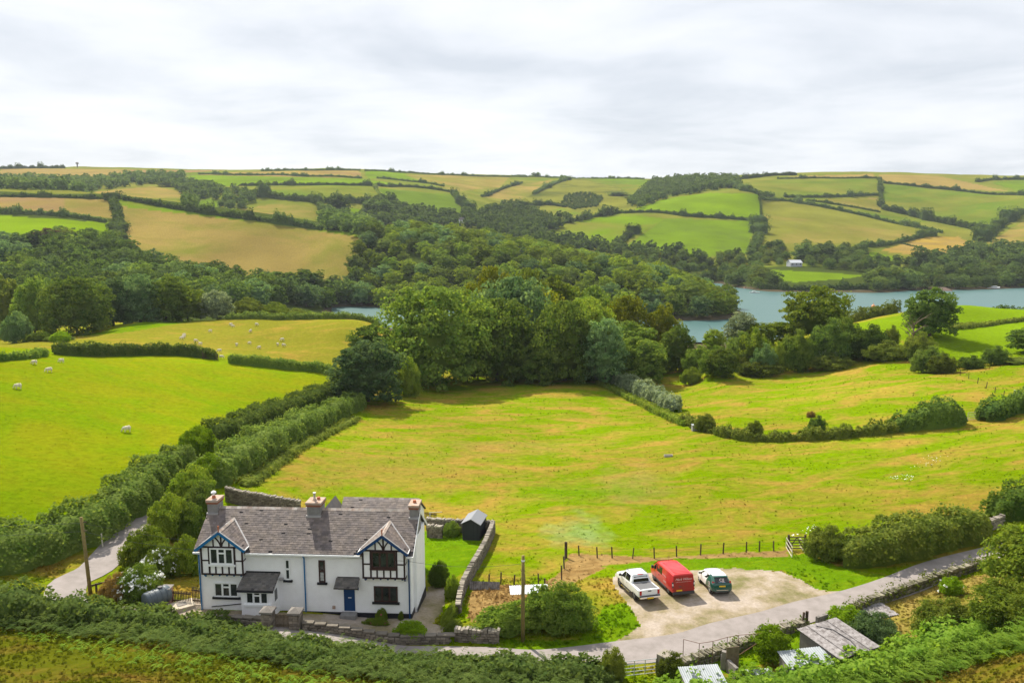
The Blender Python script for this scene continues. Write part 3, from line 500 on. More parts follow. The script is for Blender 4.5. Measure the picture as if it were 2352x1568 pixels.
def crown_arrays(seed, rx, z0, z1, lobes, subs, leaves, size, droop=0.0, lobe_r=0.30, skirt=1.0, low=0.97, core=0.66, pw=2.5):
    """crown between heights z0..z1 (unit tree height 1) built of lobes, each of smaller clumps, each of leaves"""
    r = np.random.default_rng(seed); cz_ = z0 + (z1 - z0) * 0.48; P, Nv = [], []
    k = np.arange(lobes) + 0.5; zd = 1 - (1 + low) * k / lobes; an = k * 2.39996 + r.uniform(0, 6)
    for z_, a in zip(zd, an):
        z_ += r.normal(0, 0.06); a += r.normal(0, 0.12); up = (z1 - cz_) if z_ > 0 else (cz_ - z0)
        q0 = max(0.02, 1 - min(1, abs(z_)) ** pw) ** (1 / pw); rad = q0 if z_ > 0 else (1 - (1 - q0) * (1 - skirt * 0.75)); f = r.uniform(0.60, 0.93)
        d = np.array([q0 * math.cos(a), q0 * math.sin(a), z_])
        c = np.array([rad * math.cos(a) * rx * f, rad * math.sin(a) * rx * f, cz_ + z_ * up * (0.84 + 0.1 * f)]); R0 = lobe_r * rx * r.uniform(0.62, 1.42)
        for q in sph(subs, r, -0.6):
            if np.dot(q, d) < -0.45: continue
            cc = c + q * R0 * np.array([1, 1, 0.8]); r1 = R0 * r.uniform(0.38, 0.62)
            L_ = sph(leaves, r, -0.5); P.append(cc + L_ * r1 * r.uniform(0.75, 1.1, (leaves, 1)) * np.array([1.1, 1.1, 0.75])); Nv.append(L_ * 0.7 + q * 0.4 + np.array([0, 0, 0.25]))
    P = np.concatenate(P); Nv = np.concatenate(Nv); P[:, 2] -= droop * (P[:, 0] ** 2 + P[:, 1] ** 2); P[:, 2] = np.maximum(P[:, 2], 0.01)
    V, I = leaf_quads(P, Nv, size, r)
    # closed inside of the crown, so that no daylight falls through its middle
    na, nz = 14, 9; k0 = len(V); C_ = []
    for i in range(nz):
        t = i / (nz - 1) * 2 - 1; up = (z1 - cz_) if t > 0 else (cz_ - z0); q0 = max(0.0, 1 - abs(t) ** pw) ** (1 / pw); rad = q0 if t > 0 else max(q0, skirt * 0.75 * min(1, (1 - abs(t)) * 6))
        for j in range(na):
            a = 2 * math.pi * j / na; w_ = core * r.uniform(0.70, 1.15); C_.append((rad * math.cos(a) * rx * w_, rad * math.sin(a) * rx * w_, cz_ + t * up * core * (1.0 if t > 0 else 1.15)))
    gi = np.arange(na * nz).reshape(nz, na) + k0
    f = np.stack([gi[:-1], np.roll(gi, -1, 1)[:-1], np.roll(gi, -1, 1)[1:], gi[1:]], -1).reshape(-1, 4)
    return np.concatenate([V, np.array(C_)]), np.concatenate([I, f])
def crown_mesh(name, *a, **k):
    V, I = crown_arrays(*a, **k); return fast_mesh(name, V, 4, I, LM['mid'])
def trunk_mesh(seed, top=0.62, rad=0.022, limbs=7, spread=0.30):
    r = random.Random(seed); b = MB(); b.tube([(0, 0, -0.03), (0.004, 0, 0.1), (0.012, 0.01, 0.3), (0.0, 0.02, top)], [rad * 1.4, rad, rad * 0.8, rad * 0.3], 8)
    for k in range(limbs):
        a = k * 2.4 + r.uniform(-.3, .3); z = r.uniform(0.16, 0.45); e_ = r.uniform(0.6, 1) * spread
        b.tube([(0.008, 0.008, z), (e_ * 0.5 * math.cos(a), e_ * 0.5 * math.sin(a), z + 0.13), (e_ * math.cos(a), e_ * math.sin(a), z + 0.30)], [rad * 0.5, rad * 0.32, rad * 0.1], 5)
    me = bpy.data.meshes.new('trunk'); me.from_pydata(b.v, [], b.f); me.materials.append(BARK); return me
CROWN = {
 'big': crown_mesh('crown', 11, 0.56, 0.02, 1.0, 60, 9, 52, 0.036),
 'big2': crown_mesh('crown', 12, 0.48, 0.03, 1.0, 54, 9, 48, 0.037),
 'dome': crown_mesh('crown', 13, 0.50, 0.05, 1.0, 48, 8, 46, 0.040),
 'tall': crown_mesh('crown', 14, 0.30, 0.04, 1.0, 50, 8, 40, 0.032, lobe_r=0.40),
 'round': crown_mesh('crown', 15, 0.46, 0.14, 1.0, 42, 8, 40, 0.042),
 'open': crown_mesh('crown', 16, 0.56, 0.10, 1.0, 46, 8, 52, 0.036, lobe_r=0.26, skirt=0.6, core=0.5),
 'cedar': crown_mesh('crown', 17, 0.60, 0.15, 1.0, 22, 7, 30, 0.042, lobe_r=0.30, droop=-0.2),
 'f1': crown_mesh('crown', 21, 0.56, 0.06, 1.0, 30, 7, 14, 0.075), 'f2': crown_mesh('crown', 22, 0.50, 0.05, 1.0, 28, 7, 14, 0.078), 'f3': crown_mesh('crown', 23, 0.62, 0.08, 1.0, 32, 7, 13, 0.078), 'f4': crown_mesh('crown', 24, 0.42, 0.04, 1.0, 28, 7, 13, 0.072),
}
CW = {'big': 0.64, 'big2': 0.55, 'dome': 0.57, 'tall': 0.36, 'round': 0.53, 'open': 0.63, 'cedar': 0.68, 'f1': 0.62, 'f2': 0.55, 'f3': 0.68, 'f4': 0.46}
TRUNK = [trunk_mesh(1), trunk_mesh(2, 0.7, 0.02, 9), trunk_mesh(3, 0.55, 0.026, 6, 0.38)]
BUSH = {'b1': crown_mesh('foliage', 31, 1.0, 0.0, 1.0, 36, 8, 46, 0.085, lobe_r=0.30, pw=2.8), 'b2': crown_mesh('foliage', 32, 1.0, 0.0, 1.0, 24, 6, 34, 0.10, lobe_r=0.34, pw=2.6), 'b3': crown_mesh('foliage', 33, 1.0, 0.0, 1.0, 54, 8, 66, 0.058, lobe_r=0.26, pw=2.8)}
def slot(o, m):
    o.material_slots[0].link = 'OBJECT'; o.material_slots[0].material = m
def tree(name, label, x, y, h, wd, proto='dome', m='mid', group=None, parts=True, z=None):
    """h: height in metres, wd: crown width in metres"""
    z = float(hgt(x, y)) if z is None else z; rz = random.uniform(0, 6.28)
    s = wd / (2 * CW[proto]) * random.uniform(0.97, 1.03)
    if parts:
        r_ = empty(name, (x, y, z - 0.1), rz)
        c = link(bpy.data.objects.new('crown', CROWN[proto]), r_); c.scale = (s, s, h / 1.12); slot(c, LM[m])
        t_ = link(bpy.data.objects.new('trunk', random.choice(TRUNK)), r_); q = min(h, s * 1.3); t_.scale = (q, q, h)
        o = r_
    else:
        o = link(bpy.data.objects.new(name, CROWN[proto])); o.location = (x, y, z - 0.1); o.rotation_euler = (0, 0, rz); o.scale = (s, s, h / 1.12); slot(o, LM[m])
    return tag(o, label, 'tree', group)
def tree_px(name, label, u0, u1, vtop, y, proto='dome', m='mid', group=None, parts=True):
    uc = (u0 + u1) / 2; p = at_y(uc, vtop, y); g = float(hgt(p.x, y)); dep = y * CP + (CAMZ - g) * SP
    return tree(name, label, p.x, y, max(2.0, p.z - g), (u1 - u0) * dep / F, proto, m, group, parts)
def bush(name, label, x, y, h, wx, wy=None, m='mid', proto='b1', cat='bush', group=None, z=None, rz=None):
    z = float(hgt(x, y)) if z is None else z
    o = link(bpy.data.objects.new(name, BUSH[proto])); o.location = (x, y, z - 0.08); o.rotation_euler = (0, 0, random.uniform(-0.4, 0.4) if rz is None else rz)
    o.scale = (wx / 2.35, (wy or wx) / 2.35, h / 1.2); slot(o, LM[m]); return tag(o, label, cat, group)
def bush_px(name, label, u0, u1, vtop, vbase, m='mid', proto='b1', deep=0.8, y=None, cat='bush', group=None, ymax=3500):
    uc = (u0 + u1) / 2
    if y is None: y = hit(uc, vbase, ymax=ymax).y + 0.3
    p = at_y(uc, vtop, y); g = float(hgt(p.x, y)); dep = y * CP + (CAMZ - g) * SP; wd = (u1 - u0) * dep / F
    return bush(name, label, p.x, y, max(0.3, p.z - g), wd, wd * deep, m, proto, cat, group)

def hedge(name, label, pts, wd, h, m='hedge', leaf=0.30, dens=26, cat='hedge', group=None, lump=0.18, seed=None, sides=True, core=0.80, link_it=True, world=False):
    """a hedge along pts (world xy); wd, h numbers or lists along the path"""
    r = np.random.default_rng(seed if seed is not None else abs(hash(label)) % 9999 if False else len(label) * 131 + int(abs(pts[0][0]) * 7))
    path = smooth_path(pts, 0.6 if leaf < 0.5 else 2.5)
    T = np.gradient(path, axis=0); T /= np.linalg.norm(T, axis=1)[:, None] + 1e-9; Nn = np.stack([T[:, 1], -T[:, 0]], -1)
    seg = np.linalg.norm(np.diff(path, axis=0), axis=1); S = np.concatenate([[0], np.cumsum(seg)]); Lh = S[-1]
    wf = lambda s: np.interp(s / Lh, np.linspace(0, 1, len(wd)), wd) if hasattr(wd, '__len__') else np.full(np.shape(s), wd)
    hf = lambda s: np.interp(s / Lh, np.linspace(0, 1, len(h)), h) if hasattr(h, '__len__') else np.full(np.shape(s), h)
    mw = np.mean(wf(np.array([0, Lh / 2, Lh]))); mh = np.mean(hf(np.array([0, Lh / 2, Lh]))); ph = r.uniform(0, 6.28, 8)
    def surf(s, fi, k):
        base = np.stack([np.interp(s, S, path[:, 0]), np.interp(s, S, path[:, 1])], -1); nn = np.stack([np.interp(s, S, Nn[:, 0]), np.interp(s, S, Nn[:, 1])], -1)
        c, q = np.cos(fi), np.sin(fi); W = wf(s); Hh = hf(s); endf = np.clip(np.minimum(s, Lh - s) / (0.45 * mw), 0.0, 1) ** 0.5
        lp = 1 + lump * (np.sin(s * 2.1 / mh + ph[0]) + 0.7 * np.sin(s * 4.7 / mh + ph[1] + fi * 1.3) + 0.6 * np.sin(s * 0.8 / mh + ph[2]) + 0.5 * np.sin(s * 9.0 / mh + ph[3] - fi * 3))
        if leaf >= 1: lp = lp * (0.78 + 0.75 * np.clip(np.sin(s * .11 + ph[4]) + np.sin(s * .27 + ph[5]) + np.sin(s * .043 + ph[6]) - .5, 0, 1.4))     # hedgerow trees and thin stretches
        ox = np.sign(c) * np.abs(c) ** 0.55 * W / 2 * lp * k * (0.35 + 0.65 * endf); oz = np.abs(q) ** 0.55 * Hh * lp * (k if k < 1 else 1) * (0.45 + 0.55 * endf)
        xy = base + nn * ox[:, None]; g = hgt(xy[:, 0], xy[:, 1])
        nv = np.stack([nn[:, 0] * c, nn[:, 1] * c, q], -1)
        return np.stack([xy[:, 0], xy[:, 1], g + oz], -1), nv
    area = Lh * (mw + 2 * mh); n = int(area * dens * (0.3 / leaf) ** 2 * 0.95)
    s = r.uniform(0, Lh, n); fi = r.uniform(0.02, math.pi - 0.02, n)
    P, nv = surf(s, fi, 1.0); P = P + nv * r.normal(0, 0.35 * leaf, (n, 1)) - nv * leaf * 0.2
    sh_ = r.random(n) < 0.10; P[:, 2] += np.where(sh_ & (np.sin(fi) > 0.5), r.uniform(0, 0.30, n) * np.minimum(mh, 3.5) * 0.6, 0)      # shoots standing out of the top
    nv[:, 2] += 0.25
    V, I = leaf_quads(P, nv, leaf, r, 0.6)
    # dense inside
    ns = max(3, int(Lh / (0.8 if leaf < 0.5 else 3))); ff = np.linspace(0.0, math.pi, 7); ss = np.linspace(0, Lh, ns)
    G1, G2 = np.meshgrid(ss, ff, indexing='ij'); Pc, _ = surf(G1.ravel(), G2.ravel(), core); k0 = len(V)
    gi = np.arange(ns * 7).reshape(ns, 7) + k0; f = np.stack([gi[:-1, :-1], gi[1:, :-1], gi[1:, 1:], gi[:-1, 1:]], -1).reshape(-1, 4)
    me = fast_mesh('foliage', np.concatenate([V, Pc]), 4, np.concatenate([I, f]), LM[m])
    o = bpy.data.objects.new(name, me)
    if link_it: link(o)
    return tag(o, label, cat, group)
def hedge_px(name, label, px, wd, h, ymin=26, ymax=3500, **k):
    return hedge(name, label, [hit(u, v, ymin, ymax) for u, v in px], wd, h, **k)
def frond_proto(seed):
    """one arching bracken frond with side leaflets, unit length along +x"""
    r = random.Random(seed); V = []; Fq = []
    n = 7
    def sp(t): return (t * 0.95, 0.0, 0.62 * math.sin(t * 2.3) * 0.75)
    for i in range(n):
        t = (i + 0.6) / n; x, y, z = sp(t); ln = 0.42 * (1 - t) ** 0.7 * (0.6 + min(t * 3, 0.4)) + 0.03
        for sgn in (-1, 1):
            dz = -0.10 * ln + r.uniform(-.03, .03); k = len(V)
            V += [(x - 0.03, 0, z), (x + 0.05 + ln * 0.15, sgn * ln * 0.45, z + dz * 0.3 + 0.045 * r.uniform(.2, 1)), (x + 0.06 + ln * 0.3, sgn * ln, z + dz), (x + 0.11, sgn * 0.02, z - 0.01)]
            Fq.append((k, k + 1, k + 2, k + 3))
    return np.array(V), np.array(Fq)
FR = [frond_proto(i) for i in range(5)]
def fern_mass(name, pts_xy, zs, size, m, kind='stuff', label=None, cat=None):
    r = np.random.default_rng(len(pts_xy)); VV, II = [], []; k = 0
    for j, (x, y) in enumerate(pts_xy):
        V, Fq = FR[j % 5]; a = r.uniform(0, 6.283); s = size * r.uniform(0.6, 1.25); ca, sa = math.cos(a), math.sin(a); lift = r.uniform(0.5, 1.25)
        W = np.stack([x + (V[:, 0] * ca - V[:, 1] * sa) * s, y + (V[:, 0] * sa + V[:, 1] * ca) * s, zs[j] + V[:, 2] * s * lift], 1)
        VV.append(W); II.append(Fq + k); k += len(V)
    return tag(link(bpy.data.objects.new(name, fast_mesh('fronds', np.concatenate(VV), 4, np.concatenate(II), LM[m]))), label, cat, kind=kind)
# ---------------------------------------------------------------- vegetation, from near to far
def scatter(poly_px, y0, y1, spacing, seed, ext=None, nmax=4000):
    """poisson-like world points whose ground lies inside a pixel outline"""
    r = np.random.default_rng(seed); us = [p[0] for p in poly_px]
    a0, a1 = (min(us) - 1176) / F * 1.05 - .02, (max(us) - 1176) / F * 1.05 + .02
    n = nmax * 6; y = np.sqrt(r.uniform(y0 ** 2, y1 ** 2, n)); x = r.uniform(min(a0, -.0) if a0 < 0 else a0, a1, n) * y
    g = hgt(x, y); u, v = to_px(x, y, g); k = inpoly(u, v, poly_px) & (g > WATER + 0.8); x, y = x[k], y[k]; P = []
    cell = {}
    for a, b in zip(x, y):
        ci = (int(a // spacing), int(b // spacing)); ok = True
        for i in (-1, 0, 1):
            for j in (-1, 0, 1):
                for q in cell.get((ci[0] + i, ci[1] + j), ()):
                    if (q[0] - a) ** 2 + (q[1] - b) ** 2 < spacing ** 2: ok = False; break
        if ok: cell.setdefault(ci, []).append((a, b)); P.append((a, b))
    return P
# --- foreground bracken banks
def bracken(name, poly, y0, y1, n, size, m, lift, seed):
    r = np.random.default_rng(seed); us = [p[0] for p in poly]; a0, a1 = (min(us) - 1176) / F * 1.1, (max(us) - 1176) / F * 1.1
    y = r.uniform(y0, y1, n * 5); x = r.uniform(a0, a1, n * 5) * y; g = hgt(x, y); u, v = to_px(x, y, g); k = np.nonzero(inpoly(u, v, poly))[0][:n]
    x, y, g = x[k], y[k], g[k]; z = g + lift * (0.55 + 0.45 * (vnoise(x, y, 1.3, seed) + vnoise(x, y, 3.0, seed + 1))) * r.uniform(0.35, 1.05, len(x))
    return fern_mass(name, np.stack([x, y], 1), z, size, m)
hedge_px('bracken_hedge', 'long dark bracken covered hedge bank along the bottom left, in front of the cottage', [(-150, 1400), (0, 1412), (150, 1425), (300, 1436), (450, 1458), (600, 1487), (760, 1512), (900, 1528), (1060, 1545), (1250, 1556), (1420, 1558)], [4.2, 4.0, 3.4, 3.2, 3.2, 3.0, 3.2], [2.3, 1.9, 1.3, 0.9, 0.8, 0.9, 1.4], m='fernd', leaf=0.26, dens=30, cat='hedge', lump=0.16)
bracken('bracken', [(-200, 1385), (0, 1395), (300, 1420), (600, 1468), (900, 1510), (1420, 1545), (1420, 1600), (1000, 1590), (620, 1530), (300, 1478), (0, 1450), (-200, 1440)], 38, 56, 5200, 0.75, 'fernd', 1.0, 3)
bracken('bracken', [(0, 1450), (300, 1470), (620, 1525), (1000, 1590), (700, 1600), (350, 1540), (150, 1500)], 36, 52, 420, 0.6, 'fern', 0.2, 4)
bracken('bracken', [(1420, 1620), (1600, 1590), (1800, 1568), (2000, 1530), (2180, 1470), (2352, 1400), (2400, 1330), (2500, 1420), (2352, 1500), (2150, 1560), (1980, 1600), (1800, 1660)], 36, 60, 3400, 0.95, 'fern', 1.0, 5)
hedge_px('bracken_hedge', 'bright green bracken bank in the lower right corner below the sheds', [(1500, 1600), (1700, 1590), (1850, 1572), (2000, 1545), (2130, 1505), (2240, 1460), (2340, 1400)], [3, 3, 3.2, 3.4], [1.0, 1.1, 1.3, 1.5], m='fern', leaf=0.26, dens=28, lump=0.2)
bush_px('bush', 'dense bramble bush on the bank at the right edge, beside the lane end', 2275, 2560, 1218, 1340, m='light', proto='b3', deep=0.8)
bush_px('bush', 'leafy hazel bush on the right bank, below the bramble bush', 2240, 2440, 1345, 1425, m='light', proto='b3', deep=0.9)
bush_px('bush', 'yellowish willowherb clump at the edge of the dry garden patch', 2095, 2250, 1378, 1455, m='olive', proto='b3', deep=0.6)
bush_px('bush', 'spreading grey green shrub behind the concrete shed', 1955, 2065, 1408, 1475, m='blue', proto='b3', deep=0.8)
bush_px('bush', 'bright green shrub between the lane wall and the shed', 1895, 1990, 1392, 1445, m='bright', proto='b3', deep=0.7)
bush_px('flowering_bush', 'small white flowering bush beside the lane wall on the right', 2160, 2215, 1325, 1366, m='bright', proto='b3')
bush_px('ivy_bush', 'ivy mound smothering the stone gatepost by the metal gate', 1508, 1575, 1498, 1560, m='olive', proto='b3', deep=0.9)
bush_px('bush', 'upright bush at the end of the bracken hedge by the metal gate', 1375, 1440, 1490, 1566, m='olive', proto='b3')
# --- lane hedges on the left
hedge_px('hedge', 'broad overgrown hedge on the left of the sunken lane, nearest stretch', [(-160, 1312), (0, 1295), (100, 1272), (200, 1230), (290, 1174), (360, 1110), (425, 1062)], [5.5, 5.5, 5, 4.2, 4], [2.8, 3.0, 2.9, 2.8, 2.7], leaf=0.26, dens=34, lump=0.13)
bush_px('bush', 'round bright green bush growing in the lane hedge', 405, 498, 982, 1046, m='bright', proto='b3')
hedge_px('hedge', 'trimmed hedge on the left of the sunken lane, farther stretch below the big trees', [(488, 1030), (560, 996), (640, 960), (720, 927), (800, 893)], 5.0, [3.2, 3.0, 2.8, 2.6], leaf=0.28, dens=32, lump=0.10)
hedge_px('hedge', 'bushy hedge on the right of the sunken lane, running up beside the meadow', [(470, 1120), (530, 1085), (600, 1042), (700, 990), (770, 957), (825, 935)], [5, 5, 4.5, 4.5], [2.8, 3.0, 2.8, 2.8], leaf=0.28, dens=32, lump=0.16)
hedge_px('hedge', 'skirt of rough scrub between the right lane hedge and the meadow', [(560, 1118), (640, 1062), (720, 1012), (820, 960)], 2.4, 0.6, m='olive', leaf=0.25, dens=30, lump=0.2)
for lb, u0, u1, vt, vb, m_, pr in [
  ('olive thicket beside the bend of the lane, left of the cottage chimney', 385, 490, 1075, 1160, 'light', 'b3'),
  ('bright green elder in the thicket above the lane', 440, 515, 1045, 1110, 'bright', 'b3'),
  ('yellow green thicket along the lane, halfway to the bend', 335, 435, 1140, 1235, 'light', 'b3'),
  ('silver green shrub on the meadow side of the thicket', 420, 500, 1110, 1190, 'hedge', 'b3'),
  ('fern green bush above the white flowers', 275, 385, 1215, 1300, 'light', 'b3'),
  ('weedy green bush between the white flowers and the cottage gable', 385, 462, 1235, 1320, 'light', 'b3'),
  ('tall dark shrub beside the left cottage gable', 400, 470, 1160, 1240, 'mid', 'b3'),
  ('dull red leaved shrub by the oil tank', 228, 306, 1318, 1378, 'brown', 'b3')]:
    bush_px('bush', lb, u0, u1, vt, vb, m=m_, proto=pr, deep=0.9)
bush_px('flowering_bush', 'white flowering shrub in the garden left of the cottage, upper of two', 325, 410, 1255, 1325, m='mid', proto='b3')
bush_px('flowering_bush', 'white flowering shrub sprawling down to the oil tank, lower of two', 262, 372, 1300, 1378, m='mid', proto='b3')
# --- middle: bush by the pole, hedges round the car park
bush_px('bush', 'huge rounded laurel bush behind the roadside pole', 1185, 1374, 1344, 1450, m='mid', proto='b3', deep=0.5)
bush_px('bush', 'lower left flank shrub joining the huge rounded bush', 1068, 1262, 1388, 1454, m='mid', proto='b3', deep=0.4)
bush_px('bush', 'small dark shrub on the lawn beside the cottage gable', 982, 1034, 1290, 1348, m='mid', proto='b3')
bush_px('bush', 'small light green plant against the lawn wall', 1020, 1056, 1322, 1375, m='light', proto='b3')
bush_px('bush', 'leafy weed tuft sprouting in front of the roadside wall', 900, 985, 1425, 1472, m='bright', proto='b3', deep=0.5)
hedge_px('hedge', 'long thick hedge beside the lane right of the car park', [(1925, 1296), (1990, 1286), (2070, 1268), (2160, 1247), (2255, 1222)], [4.6, 4.4, 3.8, 3.6], [3.0, 3.1, 2.9, 2.6, 2.2], m='olive', leaf=0.26, dens=36, lump=0.10)
bush_px('bush', 'dark bush beside the field gate, at the head of the lane hedge', 1850, 1950, 1210, 1285, m='olive', proto='b3')
hedge_px('hedge', 'overgrown hedge at the right edge above the lane', [(2275, 1200), (2340, 1178), (2460, 1150)], 4, 2.6, m='mid', leaf=0.28, dens=32)
# --- left fields
hedge_px('hedge', 'clipped field hedge left of the gateway where sheep pass', [(127, 812), (165, 816), (290, 816), (413, 816), (496, 826)], 2.8, 2.5, m='hedge', leaf=0.34, dens=30, lump=0.10)
hedge_px('hedge', 'clipped field hedge right of the gateway where sheep pass', [(524, 832), (640, 845), (768, 860)], 2.6, 2.2, m='mid', leaf=0.34, dens=30, lump=0.08)
hedge_px('hedge', 'low dark hedge at the left edge below the wood', [(-60, 832), (0, 829), (60, 824), (107, 815)], 1.8, 1.3, m='mid', leaf=0.34, dens=30)
hedge('hedge', 'low bramble hedge along the far edge of the dry sheep field', [at_y(520, 735, 250), at_y(600, 736, 248), at_y(700, 739, 244), at_y(784, 742, 240), at_y(880, 745, 236)], 4, 2.0, m='hedge', leaf=0.5, dens=26, lump=0.15)
for k, (lb, u0, u1, vt, y, m_) in enumerate([('bramble bank above the dry sheep field, nearest the pale round tree', 520, 610, 688, 268, 'olive'), ('bramble bank above the dry sheep field, middle mound', 580, 670, 698, 275, 'light'), ('bramble bank above the dry sheep field, end mound by the creek', 640, 712, 712, 282, 'olive'),
  ('grey scrub mound at the corner of the left sheep field', 100, 170, 770, 190, 'hedge'), ('lime green shrub at the corner of the left sheep field', 115, 160, 762, 186, 'bright'), ('dark round shrub beside the left wood edge', 62, 115, 762, 192, 'mid'), ('shady shrub under the left wood at the picture edge', 0, 70, 722, 196, 'blue')]):
    bush_px('bush', lb, u0, u1, vt, 0, m=m_, proto='b3', y=y)
# --- right fields
hedge_px('hedge', 'silvery grey sallow hedge running into the meadow from the wood', [(1378, 868), (1420, 886), (1470, 908), (1520, 932), (1552, 948)], [5, 4.6, 4, 3.6], [3.4, 3.6, 3.2, 3.0, 2.6], m='grey', leaf=0.34, dens=32, lump=0.15)
hedge_px('hedge', 'green grassy skirt along the foot of the silvery hedge', [(1372, 880), (1420, 902), (1480, 932), (1540, 962), (1580, 978)], 2.2, 0.9, m='light', leaf=0.3, dens=30, lump=0.2)
hedge_px('hedge', 'low straggling hedge curving across the right of the meadow', [(1565, 968), (1620, 988), (1680, 1004), (1750, 1012), (1850, 1010), (1950, 1003), (2060, 992)], [1.8, 2, 2, 2, 2.4], [1.5, 1.2, 1.4, 1.3, 1.5, 1.8], m='olive', leaf=0.30, dens=34, lump=0.24)
hedge_px('hedge', 'tall dark thicket at the right end of the straggling hedge, beside the white gate', [(2045, 990), (2100, 984), (2150, 978), (2215, 973)], 4.2, [2.2, 3.4, 3.6, 2.6], m='dark', leaf=0.32, dens=32, lump=0.15)
hedge_px('hedge', 'dark hedge at the right edge beyond the white gate', [(2258, 968), (2300, 955), (2400, 930)], 3.6, [2.0, 3.0, 3.4], m='dark', leaf=0.32, dens=32)
for lb, u0, u1, vt, vb, m_ in [('round dark shrub standing up from the straggling hedge', 1855, 1900, 957, 1000, 'dark'), ('small shrub standing up from the straggling hedge, near the grey box', 1712, 1756, 968, 1008, 'olive'), ('low shrub at the hedge corner above the grey box', 1596, 1646, 952, 990, 'olive'),
   ('lone bush standing in the right hand field', 1562, 1614, 846, 882, 'light'), ('tiny rusty shrub in the right hand field', 1852, 1874, 944, 958, 'brown')]:
    bush_px('bush', lb, u0, u1, vt, vb, m=m_, proto='b3')
for k, (lb, u0, u1, vt, y, m_) in enumerate([('olive scrub below the right lone tree', 2075, 2150, 768, 172, 'olive'), ('greyish bramble scrub at the corner of the bright field', 2095, 2175, 800, 158, 'hedge'), ('dark bramble mound in the scrub line by the field fence', 2130, 2200, 815, 154, 'olive'),
   ('small dark mound in the scrub line', 2200, 2262, 818, 156, 'dark'), ('dark thorn bush in the scrub line near the right edge', 2258, 2318, 797, 158, 'dark'), ('low rusty scrub at the right edge', 2300, 2400, 822, 156, 'olive')]):
    bush_px('bush', lb, u0, u1, vt, 0, m=m_, proto='b3', y=y)
hedge('hedge', 'brown grassy bank between the two bright green fields', [at_y(2190, 762, 205), at_y(2240, 748, 218), at_y(2300, 738, 224), at_y(2420, 724, 230)], 3, 1.1, m='olive', leaf=0.4, dens=26)
hedge('hedge', 'light scrub hedge on the shore below the big right hand tree', [at_y(1955, 738, 245), at_y(2000, 730, 258), at_y(2060, 724, 265)], 5, 4.2, m='olive', leaf=0.5, dens=26)
hedge('hedge', 'row of dark conifers at the right edge above the bright field', [at_y(2262, 705, 285), at_y(2310, 705, 285), at_y(2420, 705, 285)], 4, [3.0, 3.8, 3.8], m='dark', leaf=0.5, dens=28)
